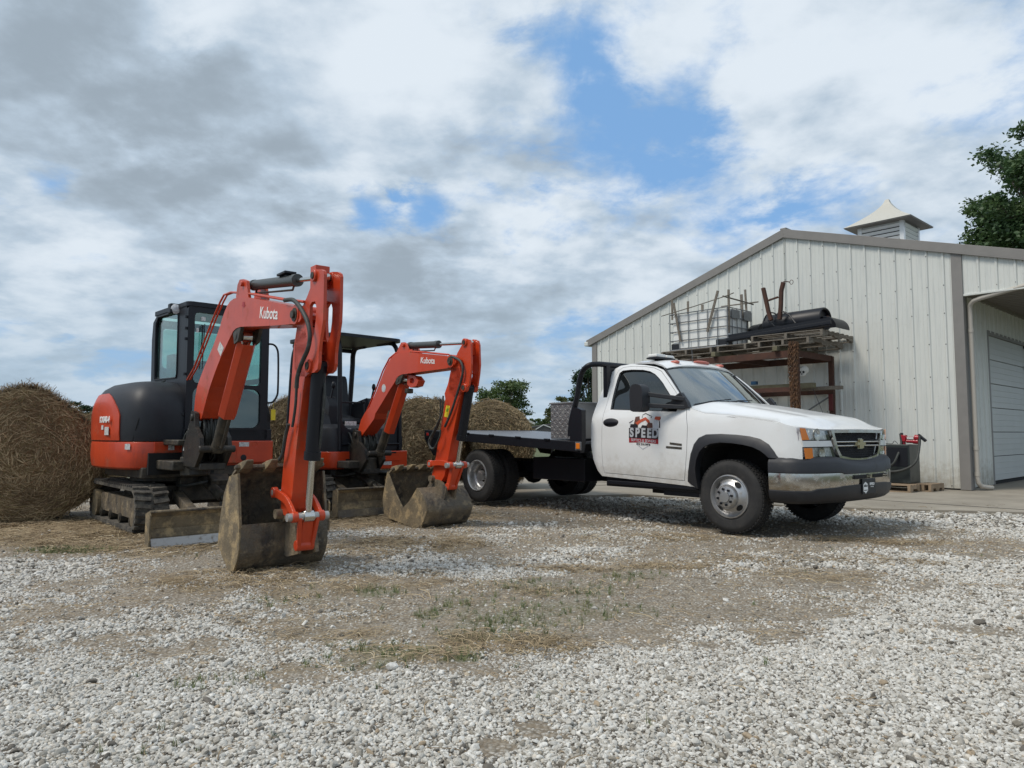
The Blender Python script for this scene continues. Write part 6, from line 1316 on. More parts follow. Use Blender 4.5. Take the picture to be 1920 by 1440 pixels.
stick(pt(1352, 575, 1.0), pt(1422, 566, .5), .025, .02, 'thin stick rising right over the right end of the tank')
# roller implement
zr = zp + .136 + .137
rol = thing('field_roller', BW, 'black drum roller with two rusty upright arms on top of the rack', 'roller')
r0 = pt(1440, 620, .85); r1 = pt(1549, 601, .95); rad = .235
dr_ = (Vector(r1) - Vector(r0)).normalized(); r0 = Vector(r0); r1 = Vector(r1); r0.z = r1.z = zr + rad + .03
mb = MB(); mb.lathe([(0, 0), (rad * .35, 0), (rad * .9, .0), (rad, .02), (rad, (r1 - r0).length - .02), (rad * .93, (r1 - r0).length), (rad * .82, (r1 - r0).length - .02), (rad * .8, (r1 - r0).length - .08), (.06, (r1 - r0).length - .08), (.05, (r1 - r0).length + .02), (0, (r1 - r0).length + .02)], r0, (r1 - r0), 40); drum = mb.build('drum', M['black'], rol, BW, smooth=40)
mb = MB(); _d = (r1 - r0).normalized(); mb.cyl(r1 - _d * .06, r1 + _d * .05, .055, n=18); mb.build('drum_hub', M['rusty'], drum, BW, smooth=40)
d2 = pt(1425, 620, .5); mb = MB(); mb.lathe([(0, 0), (.19, 0), (.2, .02), (.2, .35), (0, .36)], (.45, BW.fwd(1412, 630, .5)[0], zr + .2), (.35, .93, 0), 32); mb.build('smaller_drum', M['black'], rol, BW, smooth=40)
mb = MB(); mb.bar(pt(1362, 637, 1.55), pt(1558, 604, 1.45), .04, .06); mb.bar(pt(1362, 641, 1.50), pt(1556, 610, 1.40), .12, .015); mb.build('angle_beam', M['black'], rol, BW, bevel=.003)
mb = MB(); mb.bar(pt(1366, 631, 1.56), pt(1558, 598, 1.46), .012, .07); mb.build('blade_strip', M['black'], rol, BW)
a0, a1 = Vector(pt(1556, 606, 1.30)), Vector(pt(1560, 606, .60))
mb = MB(); ax_ = Vector((-1, .1, 0)).normalized(); c_ = Vector((1.30, BW.fwd(1558, 615, 1.3)[0] - .08, zr + .03)); R_ = []
for t in np.linspace(0, pi * .5, 9):
    R_.append([mb.v(c_.x + dx, c_.y + .24 * sin(t) - .06, c_.z + .24 * cos(t)) for dx in (0, -.6)] + [mb.v(c_.x + dx, c_.y + .22 * sin(t) - .06, c_.z + .22 * cos(t)) for dx in (-.6, 0)])
for i in range(8):
    for k in range(4): mb.face([R_[i][k], R_[i][(k + 1) % 4], R_[i + 1][(k + 1) % 4], R_[i + 1][k]])
mb.face(R_[0]); mb.face(R_[-1]); ce_ = mb.v(c_.x - .02, c_.y - .06, c_.z); ar_ = [mb.v(c_.x - .02, c_.y + .23 * sin(t) - .06, c_.z + .23 * cos(t)) for t in np.linspace(0, pi * .5, 9)]
for i in range(8): mb.face([ce_, ar_[i], ar_[i + 1]])
mb.build('drum_shield', M['black'], rol, BW, smooth=50)
for nm, P_ in (('upright_arm', [(1431, 540), (1436, 562), (1441, 585), (1446, 600)]), ('upright_arm', [(1469, 529), (1465, 545), (1464, 575), (1462, 598)])):
    mb = MB(); q = [Vector(pt(a, b, 1.25)) for a, b in P_]; 
    for i in range(len(q) - 1): mb.bar(q[i], q[i + 1] + (q[i + 1] - q[i]) * .05, .07, .075, up=(1, 0, 0))
    mb.build(nm, M['rusty'], rol, BW, bevel=.008)
mb = MB(); mb.bar(pt(1439, 564, 1.25), pt(1459, 557, 1.25), .03, .045, up=(1, 0, 0)); mb.build('crossbar', M['rusty'], rol, BW)
mb = MB(); mb.tube([pt(1469, 528, 1.25), pt(1476, 528, 1.2), pt(1481, 529, 1.15)], .010, 6); c_ = pt(1484, 529, 1.12); mb.tube([(c_[0] + .0, c_[1] + .035 * cos(a), c_[2] + .045 * sin(a)) for a in np.linspace(0, 2 * pi, 17)[:-1]], .006, 5, closed=True); mb.build('crank_handle', M['rusty'], rol, BW, smooth=60)
mb = MB()
for (a, b, r_) in (((1446, 600), 1.2, .15), ((1466, 600), 1.0, .17)):
    c_ = pt(a[0], a[1], b); mb.tube([(c_[0], c_[1] + r_ * cos(t), c_[2] + r_ * sin(t)) for t in np.linspace(0, pi, 13)], .014, 6)
mb.tube([pt(1465, 583, 1.25), pt(1480, 590, 1.3), pt(1492, 606, 1.35)], .016, 6); mb.tube([pt(1440, 600, 1.3), pt(1452, 612, 1.4), pt(1470, 612, 1.4)], .014, 6)
mb.build('frame_hoops', M['black'], rol, BW, smooth=60)
# timbers and skull on the lower shelf
for (pa, pb, x, w, t, lb) in (((1398, 722), (1527, 712), 1.0, .14, .10, 'thick weathered timber on the lower rack shelf under the skull'), ((1440, 733), (1579, 719), .75, .12, .07, 'long dark plank on the lower rack shelf, its end past the rear post')):
    a, b = Vector(pt(*pa, x)), Vector(pt(*pb, x)); zz = 1.955 + (.0 if 'thick' in lb else .10); a.z = b.z = (zz + t / 2) if 'thick' in lb else a.z; mb = MB(); mb.bar(a, b, w, t); tag(mb.build('timber', M['greenwood' if 'thick' in lb else 'wood'], None, BW, bevel=.006), lb, 'timber', 'timbers on the lower shelf')
c_ = Vector(pt(1508, 697, 1.0)); skl = MB(); skl.sph(c_ + Vector((0, -.01, .03)), .095, (1.15, 1, 1.0), n=14); skl.sph(c_ + Vector((.05, 0, -.045)), .06, (1.0, .95, .9), n=14)
fs = Fr((0, 0), 90)
o = skl.build('skull_ornament', M['skull'], None, BW, smooth=180); tag(o, 'off-white skull ornament on the lower shelf just right of the chains', 'skull')
for dy, dz, r_ in ((-.038, -.015, .024), (.034, -.015, .024), (0, -.05, .014)):
    mb = MB(); mb.sph(c_ + Vector((.105 if r_ > .02 else .108, dy, dz)), r_, (.5, 1, 1.1)); e_ = mb.build('eye_socket' if r_ > .02 else 'nose_hole', M['darkgap'], None, BW); e_.parent = o
mb = MB()
for k in range(7): mb.box(c_.x + .095, c_.x + .112, c_.y - .032 + k * .0095, c_.y - .024 + k * .0095, c_.z - .092, c_.z - .072)
e_ = mb.build('teeth', M['skull'], None, BW); e_.parent = o
mb = MB(); mb.box(1.2, 1.3, BW.fwd(1412, 700, 1.2)[0], BW.fwd(1421, 700, 1.2)[0], 2.06, 2.13); tag(mb.build('blue_box', mat('blue_box', (.02, .08, .16), .5), None, BW, bevel=.004), 'small blue box on the lower rack shelf', 'box')
# chains over the front post
ch = MB(); rr_ = random.Random(4)
for st_ in range(17):
    y0_ = YR - .075 + .135 * (st_ % 9) / 8 + rr_.uniform(-.012, .012); x0_ = XF + (.07 if st_ < 9 else .105) + rr_.uniform(-.01, .01); z = zb_top + .10 + rr_.uniform(-.02, .04); k = 0; zend = rr_.uniform(1.05, 1.4)
    while z > zend:
        yy = y0_ + .014 * sin(k * .23 + st_) + rr_.uniform(-.004, .004); a = (k % 2) * pi / 2 + rr_.uniform(-.4, .4)
        ch.tube([(x0_ + .019 * cos(t) * sin(a), yy + .019 * cos(t) * cos(a), z + .032 * sin(t)) for t in np.linspace(0, 2 * pi, 7)[:-1]], .0085, 4, closed=True); z -= .046; k += 1
M['chain'] = mat('rusty_chain', (.065, .032, .018), .85, var=((.17, .085, .038), 16, .9), dirt=((.045, .03, .02), 9, .52, .7), bump=(60, .3, .004))
tag(ch.build('chain_bundle', M['chain'], None, BW, smooth=60), 'thick bundle of rusty chains hanging over the front rack post', 'chains')

# ================================================================== FUEL TANK WITH PUMP
ft = thing('fuel_tank', BW, 'dark green steel fuel tank with a red hand pump, on a pallet against the wall', 'tank')
X1 = 1.02; ty1 = BW.fwd(1705, 850, X1)[0]; ty0 = ty1 - 1.15; zt0, zt1 = .16, BW.fwd(1705, 833.5, X1)[1]
mb = MB(); mb.box(.52, X1, ty0, ty1, zt0, zt1); body_ = mb.build('tank_body', M['tank'], ft, BW, bevel=.012)
mb = MB(); mb.box(X1 - .0, X1 + .006, ty0 + .05, ty1 - .03, zt0 + .30, zt1 - .05); mb.build('front_plate', M['black'], ft, BW, bevel=.002)
pc = Vector((.80, BW.fwd(1694, 820, .8)[0], zt1))
mb = MB(); mb.cyl(pc, pc + Vector((0, 0, .17)), .035, n=16); mb.box(pc.x - .05, pc.x + .05, pc.y - .045, pc.y + .05, pc.z + .05, pc.z + .17); mb.cyl(pc + Vector((0, .03, .12)), pc + Vector((0, .26, .115)), .026, n=16); mb.cyl(pc + Vector((0, .05, .06)), pc + Vector((0, .24, .05)), .034, n=16); mb.cyl(pc + Vector((0, .19, .12)), pc + Vector((0, .27, .12)), .055, n=20); mb.cyl(pc + Vector((0, .16, .055)), pc + Vector((0, .25, .05)), .045, n=20)
mb.build('pump', M['redpump'], ft, BW, bevel=.006, smooth=40)
mb = MB(); mb.box(pc.x + .03, pc.x + .04, pc.y + .07, pc.y + .18, pc.z + .095, pc.z + .14); mb.build('pump_label', M['sticker'], ft, BW)
mb = MB(); mb.bar(pc + Vector((.01, .25, .175)), pc + Vector((.03, .38, .06)), .05, .05); mb.bar(pc + Vector((0, -.035, .10)), pc + Vector((0, -.03, .21)), .045, .05); mb.build('nozzle', M['black'], ft, BW, bevel=.01)
mb = MB(); mb.tube(catmull([pc + Vector((.04, .28, .15)), pc + Vector((.08, .29, .0)), pc + Vector((.24, .27, -.30)), pc + Vector((.30, .08, -.45)), pc + Vector((.32, -.20, -.49)), pc + Vector((.30, -.45, -.44)), pc + Vector((.28, -.6, -.30))], 8), .021, 10); mb.tube(catmull([pc + Vector((.03, -.04, .19)), pc + Vector((.07, -.02, .0)), pc + Vector((.26, -.02, -.2)), pc + Vector((.30, -.10, -.36)), pc + Vector((.30, -.30, -.44)), pc + Vector((.29, -.5, -.45))], 8), .020, 10); mb.build('fuel_hose', M['hose'], ft, BW, smooth=60)
mb = MB(); mb.tube(catmull([pc + Vector((.0, -.1, .01)), pc + Vector((.05, -.14, .06)), pc + Vector((.03, -.19, .01)), pc + Vector((.1, -.3, .015)), pc + Vector((.05, -.45, .01))], 6), .005, 5); mb.build('pump_cable', M['black'], ft, BW, smooth=60)
pallet(.42, ty0 - .1, .022, .90, 1.35, 'light brown pallet on the concrete under the dark fuel tank', m='palletwood')
pallet(.30, ty1 + .02, .024, .55, .28, 'broken piece of light pallet beside the fuel tank pallet', m='palletwood', rot=4)

# ================================================================== HAY BALES
M['haybase'] = mat('hay_packed', (.14, .10, .055), .95, var=((.20, .145, .078), 7, .9), dirt=((.06, .042, .024), 4, .5, .75), bump=(26, 1.0, .05))
M['hay1'] = mat('hay_straw', (.22, .15, .075), .9, var=((.12, .08, .042), 3, .8)); M['hay2'] = mat('hay_straw_pale', (.44, .33, .19), .9, var=((.24, .17, .095), 3, .8)); M['hay3'] = mat('hay_straw_green', (.20, .15, .065), .85)
def bale_mesh(name, R, Ln, nst, seed, wid=.006, pal=(1, 1, 1, 1, 2, 2, 2, 3)):
    rg = np.random.default_rng(seed); V = []; Fc = []; MI = []
    mb = MB(); n = 72
    def bp(a, y, k): 
        r = R * k * (1 - ((.19 if cos(a) > 0 else .09) * abs(sin(2 * a)) if sin(a) > 0 and nst > 20000 else 0)) * (1 + .018 * sin(3 * a + seed) + .03 * (mnoise.noise(Vector((cos(a) * 3, sin(a) * 3, y * 3 + seed))))); return (r * cos(a), y, r * sin(a))
    prof = [(0., -Ln / 2 - .03), (.3, -Ln / 2 - .025), (.6, -Ln / 2 - .02), (.85, -Ln / 2), (.95, -Ln / 2 + .04), (1, -Ln / 2 + .12), (1, -Ln / 4), (1, 0), (1, Ln / 4), (1, Ln / 2 - .12), (.95, Ln / 2 - .04), (.85, Ln / 2), (0, Ln / 2 + .02)]
    rings = []
    for k, y in prof: rings.append([bp(2 * pi * i / n, y + .02 * mnoise.noise(Vector((cos(2 * pi * i / n) * k * 4, sin(2 * pi * i / n) * k * 4, seed))), max(k, .001)) for i in range(n)])
    base = 0
    for r in rings: V += r
    for i in range(len(rings) - 1):
        for k in range(n): Fc.append((i * n + k, i * n + (k + 1) % n, (i + 1) * n + (k + 1) % n, (i + 1) * n + k)); MI.append(0)
    for s_ in range(nst):
        face = rg.random() < .62; Lh = rg.uniform(.06, .26)
        if face:
            a = rg.uniform(0, 2 * pi); rr2 = R * sqrt(rg.random()) * .97 * (1 - ((.19 if cos(a) > 0 else .09) * abs(sin(2 * a)) if sin(a) > 0 and nst > 20000 else 0)); p = np.array([rr2 * cos(a), -Ln / 2 - .012 - rg.random() * .03 + (.06 * max(0, rr2 / R - .85) / .15), rr2 * sin(a)])
            tang = np.array([-sin(a), 0, cos(a)]); rnd = rg.normal(size=3); rnd[1] *= .12; d = tang * rg.choice([-1, 1]) * (1.5 if rr2 > R * .6 else .9) + rnd * .62; d[2] -= .15; nrm = np.array([0, -1., 0])
        else:
            a = rg.uniform(-.35, pi + .35); y = rg.uniform(-Ln / 2, Ln / 2 * .6); k = R * 1.01 * (1 - ((.19 if cos(a) > 0 else .09) * abs(sin(2 * a)) if sin(a) > 0 and nst > 20000 else 0)); p = np.array([k * cos(a), y, k * sin(a)]); tang = np.array([-sin(a), 0, cos(a)]); rnd = rg.normal(size=3) * .42; d = tang * rg.choice([-1, 1]) + rnd; nrm = np.array([cos(a), 0, sin(a)])
            p = p + nrm * rg.uniform(0, .025)
        d /= np.linalg.norm(d); w = np.cross(d, nrm); w /= (np.linalg.norm(w) + 1e-6); wd = wid * rg.uniform(.6, 1.5); bend = nrm * rg.uniform(-.01, .035) + w * rg.normal() * .02 + np.array([0, 0, -.015])
        i0 = len(V)
        for t in (0, .5, 1):
            c = p + d * Lh * (t - .5) + bend * (4 * t * (1 - t)) * (1 if rg.random() < .9 else 2) + nrm * (.018 * (t > .9) * rg.random()); ww = w * wd * (.5 if t != .5 else .7)
            V.append(tuple(c - ww)); V.append(tuple(c + ww))
        mi = int(rg.choice(pal))
        Fc += [(i0, i0 + 1, i0 + 3, i0 + 2), (i0 + 2, i0 + 3, i0 + 5, i0 + 4)]; MI += [mi, mi]
    mb.bm.free(); me_ = bpy.data.meshes.new(name); me_.from_pydata(V, [], Fc); me_.polygons.foreach_set('material_index', MI)
    for m_ in ('haybase', 'hay1', 'hay2', 'hay3'): me_.materials.append(M[m_])
    return me_
bmA = bale_mesh('hay_bale_mesh_big', .82, 1.3, 22000, 3, .0048); bmB = bale_mesh('hay_bale_mesh', .83, 1.3, 14000, 5, .0065, (1, 1, 2, 2, 2, 2, 2, 3))
for me_, loc, ry, rz, sc, lb in ((bmA, (-6.16, 9.12, .80), .0, .55, 1.0, 'biggest round hay bale at the far left beside the cab excavator'), (bmB, (-3.55, 12.3, .84), .9, .28, 1.0, 'round hay bale between the two excavators, mostly hidden'),
                                 (bmB, (-1.62, 12.65, .83), 2.2, .13, 1.0, 'round hay bale behind the arm of the smaller excavator'), (bmB, (-.42, 13.9, .84), 3.9, .03, 1.0, 'round hay bale behind the flatbed of the truck'), (bmB, (-8.6, 15.0, .72), 5.2, .5, .88, 'small distant hay bale behind the biggest one')):
    o = bpy.data.objects.new('hay_bale', me_); COL.objects.link(o); o.location = loc; o.rotation_euler = (0, ry, rz); o.scale = (sc * (1.07 if me_ is bmA else 1), sc, sc); tag(o, lb, 'hay bale', 'round hay bales in a row')

# ================================================================== TREES
def leafmat(name, c1, c2, c3):
    m = bpy.data.materials.new(name); m.use_nodes = True; nt = m.node_tree; N = nt.nodes; L = nt.links; b = N['Principled BSDF']; b.inputs['Roughness'].default_value = .55
    tc = N.new('ShaderNodeTexCoord'); n1 = N.new('ShaderNodeTexNoise'); n1.inputs['Scale'].default_value = 1.3; n1.inputs['Detail'].default_value = 6; L.new(tc.outputs['Object'], n1.inputs[0])
    cr = N.new('ShaderNodeValToRGB'); L.new(n1.outputs[0], cr.inputs[0]); e = cr.color_ramp.elements; e[0].position = .34; e[0].color = (*c1, 1); e[1].position = .68; e[1].color = (*c3, 1); k = e.new(.5); k.color = (*c2, 1)
    L.new(cr.outputs[0], b.inputs['Base Color'])
    tr = N.new('ShaderNodeBsdfTranslucent'); L.new(cr.outputs[0], tr.inputs[0]); mx = N.new('ShaderNodeMixShader'); mx.inputs[0].default_value = .28; out = N['Material Output']; L.new(b.outputs[0], mx.inputs[1]); L.new(tr.outputs[0], mx.inputs[2]); L.new(mx.outputs[0], out.inputs[0]); return m
M['leafA'] = leafmat('leaves_mid_green', (.050, .085, .026), (.080, .125, .038), (.13, .17, .055)); M['leafB'] = leafmat('leaves_dark_green', (.020, .045, .022), (.032, .065, .028), (.055, .09, .035)); M['leafD'] = leafmat('leaves_glossy_green', (.038, .078, .030), (.062, .115, .042), (.11, .165, .06)); M['leafC'] = leafmat('leaves_olive', (.05, .065, .018), (.085, .10, .03), (.13, .14, .05))
def tree(name, base, h, crown_c, crown_r, ncl, nleaf, leaf, m, label, group, seed, droop=0., clr=.22, trunk_r=.25):
    rg = np.random.default_rng(seed); f = Fr(base[:2], 90); t = thing(name, f, label, 'tree', group)
    cc = np.array(crown_c) - np.array([base[0], base[1], 0]); cr_ = np.array(crown_r); cl = []
    while len(cl) < ncl:
        u = rg.normal(size=3); u /= np.linalg.norm(u); k = rg.uniform(.35, 1.0) ** .6; u[2] *= 1.0
        shape = .82 + .30 * mnoise.noise(Vector((u[0] * 2.2 + seed, u[1] * 2.2, u[2] * 2.2)))
        cl.append(cc + u * cr_ * k * shape)
    cl = np.array(cl); mb = MB(); tb = Vector((0, 0, -.1)); top = Vector((cc[0], cc[1], cc[2] + cr_[2] * .2)); low = Vector((cc[0] * .2, cc[1] * .2, max(.8, cc[2] - cr_[2] * .9)))
    mb.tube([tb, low, low.lerp(top, .5), top], [trunk_r, trunk_r * .75, trunk_r * .45, trunk_r * .12], 10)
    for c in cl[::2]:
        s0 = low.lerp(top, rg.uniform(0, .7)); e = Vector(c); mid = s0.lerp(e, .5) + Vector((0, 0, -.05 * cr_[2])); mb.tube([s0, mid, e], [trunk_r * .28, trunk_r * .16, trunk_r * .04], 5, cap=False)
    mb.build('trunk', M['bark'], t, f, smooth=60)
    ci = rg.integers(0, ncl, nleaf); R_ = float(np.mean(cr_)) * clr; off = rg.normal(size=(nleaf, 3)); off /= np.linalg.norm(off, axis=1)[:, None]; off *= (rg.random((nleaf, 1)) ** .45) * R_ * rg.uniform(.6, 1.3, (nleaf, 1)); off[:, 2] *= .62
    P_ = cl[ci] + off; P_[:, 2] -= droop * np.abs(off[:, 0] + off[:, 1])
    d = rg.normal(size=(nleaf, 3)); d[:, 2] = d[:, 2] * .5 - droop * .8; d /= np.linalg.norm(d, axis=1)[:, None]; n_ = rg.normal(size=(nleaf, 3)); n_[:, 2] += .8; w = np.cross(d, n_); w /= np.linalg.norm(w, axis=1)[:, None]
    l_ = leaf * rg.uniform(.6, 1.4, (nleaf, 1)); ww = w * l_ * (.30 if droop else .42)
    V = np.stack([P_ - d * l_ * .5, P_ + ww, P_ + d * l_ * .5, P_ - ww], 1).reshape(-1, 3); Fc = np.arange(nleaf * 4).reshape(-1, 4)
    me_ = bpy.data.meshes.new('crown'); me_.from_pydata(V.tolist(), [], Fc.tolist()); me_.materials.append(M[m]); o = bpy.data.objects.new('crown', me_); COL.objects.link(o); o.parent = t; return t
def AY(px, py, Y): r = ray(px, py); q = CP + r * (Y / r[1]); return q
def tree_px(name, x0, x1, ytop, ybot, Y, *a, **k):
    L_, R_ = AY(x0, 760, Y)[0], AY(x1, 760, Y)[0]; zt, zb = AY(0, ytop, Y)[2], AY(0, ybot, Y)[2]; c = ((L_ + R_) / 2, Y, (zt + zb) / 2); r = ((R_ - L_) / 2, (R_ - L_) / 2, (zt - zb) / 2); return tree(name, (c[0], Y), zt, c, r, *a, **k)
GRP = 'trees beyond the yard'
tree_px('broadleaf_tree', 888, 1008, 698, 808, 62, 70, 9000, .17, 'leafA', 'full round tree behind the flatbed and its hay bale', GRP, 11, trunk_r=.28)
tree_px('broadleaf_tree', 1016, 1082, 736, 812, 72, 44, 5200, .17, 'leafC', 'low olive tree just left of the truck cab rack', GRP, 12, trunk_r=.2)
tree_px('broadleaf_tree', 1060, 1150, 668, 812, 58, 80, 9500, .16, 'leafB', 'tall dark tree beside the left corner of the barn', GRP, 13, trunk_r=.3)
tree('broadleaf_tree', (24.8, 30.5), 15, (24.2, 30.5, 11.0), (4.4, 4.4, 4.9), 190, 62000, .19, 'leafD', 'big tree rising behind the barn roof at the right edge', GRP, 17, droop=.35, clr=.16, trunk_r=.4)
k = 0
for px0, px1, yt, Yd, lb in ((60, 128, 738, 92, 'left tree of the dark row behind the biggest hay bale'), (104, 168, 746, 98, 'middle tree of the dark row behind the biggest hay bale'), (148, 215, 752, 95, 'right tree of the dark row, showing beside the orange engine cover'), (-20, 70, 745, 100, 'tree of the dark row hidden behind the biggest hay bale')):
    k += 1
    if px0 < -10: continue
    tree_px('broadleaf_tree', px0, px1, yt, 826, Yd, 40, 5200, .24, 'leafB', lb, GRP, 30 + k, trunk_r=.25)
# far-off wood on the horizon
rg = np.random.default_rng(5); V = []; Fc = []
for s_ in range(26000):
    x = rg.uniform(-330, 330); y = 300 + rg.normal() * 8; hgt = 4.0 + 3.2 * mnoise.noise(Vector((x * .035, 1.3, 0))) + 1.5 * mnoise.noise(Vector((x * .14, 5.1, 0))); z = rg.uniform(0, 1) ** .7 * hgt; l_ = rg.uniform(.4, .9); a = rg.uniform(0, pi); dx, dz = cos(a) * l_, sin(a) * l_ * .7
    i0 = len(V); V += [(x - dx, y, z - dz), (x + dz, y + .3, z - dx * .6), (x + dx, y, z + dz), (x - dz, y - .3, z + dx * .6)]; Fc.append((i0, i0 + 1, i0 + 2, i0 + 3))
me_ = bpy.data.meshes.new('distant_wood'); me_.from_pydata(V, [], Fc); me_.materials.append(M['leafB']); o = bpy.data.objects.new('distant_wood', me_); COL.objects.link(o); tag(o, 'low far-off line of woodland along the horizon', 'wood', kind='stuff')
for px, hh, sd in ((1000, 778, 41), (1022, 781, 42), (1045, 783, 43)):
    tree_px('broadleaf_tree', px - 22, px + 22, hh, 822, 150, 24, 2600, .42, 'leafA', {1000: 'left bush-like tree above the far house roof', 1022: 'middle bush-like tree above the far house roof', 1045: 'right bush-like tree above the far house roof'}[px], GRP, sd, trunk_r=.3)
# far houses
def house(fr, x0, x1, y0, y1, zw, zr, label, wall, roof, gable=False):
    h_ = thing('house', fr, label, 'house', 'far houses'); mb = MB(); mb.box(x0, x1, y0, y1, 0, zw); mb.build('wall', wall, h_, fr)
    ym = (y0 + y1) / 2; mb = MB(); mb.prism([(y0 - .5, zw - .1), (ym, zr), (y1 + .5, zw - .1), (y1 + .5, zw + .1), (ym, zr + .25), (y0 - .5, zw + .1)], x0 - .4, x1 + .4, axis='x'); mb.build('roof', roof, h_, fr)
    mb = MB(); mb.prism([(y0, zw), (ym, zr), (y1, zw)], x0, x1, axis='x'); mb.build('gable', wall, h_, fr)
    mb = MB()
    for k in range(3): mb.box(x1 - .05, x1 + .05, y0 + .8 + k * (y1 - y0 - 1.6) / 2 - .4, y0 + .8 + k * (y1 - y0 - 1.6) / 2 + .4, 1.0, 2.0)
    mb.bm.free(); return h_
hA = AY(1018, 800, 115); fH = Fr((hA[0], 115), 175); M['tanwall'] = mat('tan_wall', (.30, .24, .18), .8); M['whitefascia'] = mat('white_fascia', (.6, .6, .58), .6)
h1_ = house(fH, -3, 3, -3.2, 5.2, 1.9, 2.45, 'low dark-roofed house far behind the flatbed', M['tanwall'], M['shingle'])
fG = Fr((AY(1019, 800, 108)[0], 108), 180); mb = MB(); zw = AY(0, 806, 108)[2]; zr_ = AY(0, 796, 108)[2]; ya, yb3 = 1.7, -1.5
mb.hexa([(0, 2.2, zw - .15), (.15, 2.2, zw - .15), (.15, 0, zr_ - .1), (0, 0, zr_ - .1), (0, 2.2, zw), (.15, 2.2, zw), (.15, 0, zr_ + .05), (0, 0, zr_ + .05)]); mb.hexa([(0, -1.2, zw - .0), (.15, -1.2, zw - .0), (.15, 0, zr_ - .1), (0, 0, zr_ - .1), (0, -1.2, zw + .15), (.15, -1.2, zw + .15), (.15, 0, zr_ + .05), (0, 0, zr_ + .05)]); mb.build('white_gable_trim', M['whitefascia'], h1_, fG)
mb = MB(); mb.prism([(2.0, 0), (2.0, zw - .1), (0, zr_ - .08), (-1.1, zw), (-1.1, 0)], -1, .0, axis='x'); mb.build('front_gable', M['shingle'], h1_, fG)
fJ = Fr((AY(978, 800, 70)[0], 70), 180); zj = AY(0, 788, 70)[2]; h2_ = house(fJ, -2.5, 1.5, -.75, .75, zj - .35, zj, 'small tan shed with a pale roof edge right of the hay bale behind the flatbed', M['tanwall'], M['whitefascia'])

# ================================================================== LOOSE STONES, STRAW AND GRASS (uncountable, scattered with geometry nodes)
def hidden_mesh(name, V, Fc, m, smooth=True):
    me_ = bpy.data.meshes.new(name); me_.from_pydata([tuple(v) for v in V], [], [tuple(f) for f in Fc]); me_.materials.append(m)
    for p in me_.polygons: p.use_smooth = smooth
    return bpy.data.objects.new(name, me_)
def scatter(name, label, pts, rot, scl, pick, tint, sources):
    me_ = bpy.data.meshes.new(name); n = len(pts); me_.vertices.add(n); me_.vertices.foreach_set('co', np.asarray(pts, np.float32).ravel())
    for an, ty, dat, key in (('rot', 'FLOAT_VECTOR', rot, 'vector'), ('scl', 'FLOAT_VECTOR', scl, 'vector'), ('tint', 'FLOAT', tint, 'value'), ('pick', 'INT', pick, 'value')):
        a = me_.attributes.new(an, ty, 'POINT'); a.data.foreach_set(key, np.asarray(dat, np.int32 if ty == 'INT' else np.float32).ravel())
    o = bpy.data.objects.new(name, me_); COL.objects.link(o); tag(o, label, kind='stuff')
    ng = bpy.data.node_groups.new(name + '_nodes', 'GeometryNodeTree'); ng.interface.new_socket('Geometry', in_out='INPUT', socket_type='NodeSocketGeometry'); ng.interface.new_socket('Geometry', in_out='OUTPUT', socket_type='NodeSocketGeometry')
    N = ng.nodes; L = ng.links; gi = N.new('NodeGroupInput'); go = N.new('NodeGroupOutput'); iop = N.new('GeometryNodeInstanceOnPoints'); jn_ = N.new('GeometryNodeJoinGeometry')
    for so_ in reversed(sources):
        oi = N.new('GeometryNodeObjectInfo'); oi.inputs['Object'].default_value = so_; oi.inputs['As Instance'].default_value = True; L.new(oi.outputs['Geometry'], jn_.inputs[0])
    def attr(nm, ty):
        a = N.new('GeometryNodeInputNamedAttribute'); a.data_type = ty; a.inputs['Name'].default_value = nm; return a.outputs['Attribute']
    L.new(gi.outputs[0], iop.inputs['Points']); L.new(jn_.outputs[0], iop.inputs['Instance']); iop.inputs['Pick Instance'].default_value = True
    L.new(attr('pick', 'INT'), iop.inputs['Instance Index']); L.new(attr('scl', 'FLOAT_VECTOR'), iop.inputs['Scale'])
    e2r = N.new('FunctionNodeEulerToRotation'); L.new(attr('rot', 'FLOAT_VECTOR'), e2r.inputs[0]); L.new(e2r.outputs[0], iop.inputs['Rotation'])
    L.new(iop.outputs[0], go.inputs[0]); md = o.modifiers.new('scatter', 'NODES'); md.node_group = ng; return o
def tintmat(name, ramp_, rough=.8, bump=None, noise=None):
    m = bpy.data.materials.new(name); m.use_nodes = True; nt = m.node_tree; N = nt.nodes; L = nt.links; b = N['Principled BSDF']; b.inputs['Roughness'].default_value = rough
    a = N.new('ShaderNodeAttribute'); a.attribute_type = 'INSTANCER'; a.attribute_name = 'tint'; cr = N.new('ShaderNodeValToRGB'); L.new(a.outputs['Fac'], cr.inputs[0]); e = cr.color_ramp.elements
    while len(e) > 1: e.remove(e[-1])
    e[0].position = ramp_[0][0]; e[0].color = (*ramp_[0][1], 1)
    for p, c in ramp_[1:]: k = e.new(p); k.color = (*c, 1)
    col = cr.outputs[0]
    if noise:
        tc = N.new('ShaderNodeTexCoord'); n = N.new('ShaderNodeTexNoise'); n.inputs['Scale'].default_value = noise; n.inputs['Detail'].default_value = 4; L.new(tc.outputs['Object'], n.inputs[0]); mr = N.new('ShaderNodeMapRange'); L.new(n.outputs[0], mr.inputs[0]); mr.inputs[1].default_value = .3; mr.inputs[2].default_value = .7; mr.inputs[3].default_value = .72; mr.inputs[4].default_value = 1.1
        hs = N.new('ShaderNodeHueSaturation'); L.new(col, hs.inputs['Color']); L.new(mr.outputs[0], hs.inputs['Value']); col = hs.outputs[0]
    L.new(col, b.inputs['Base Color']); return m
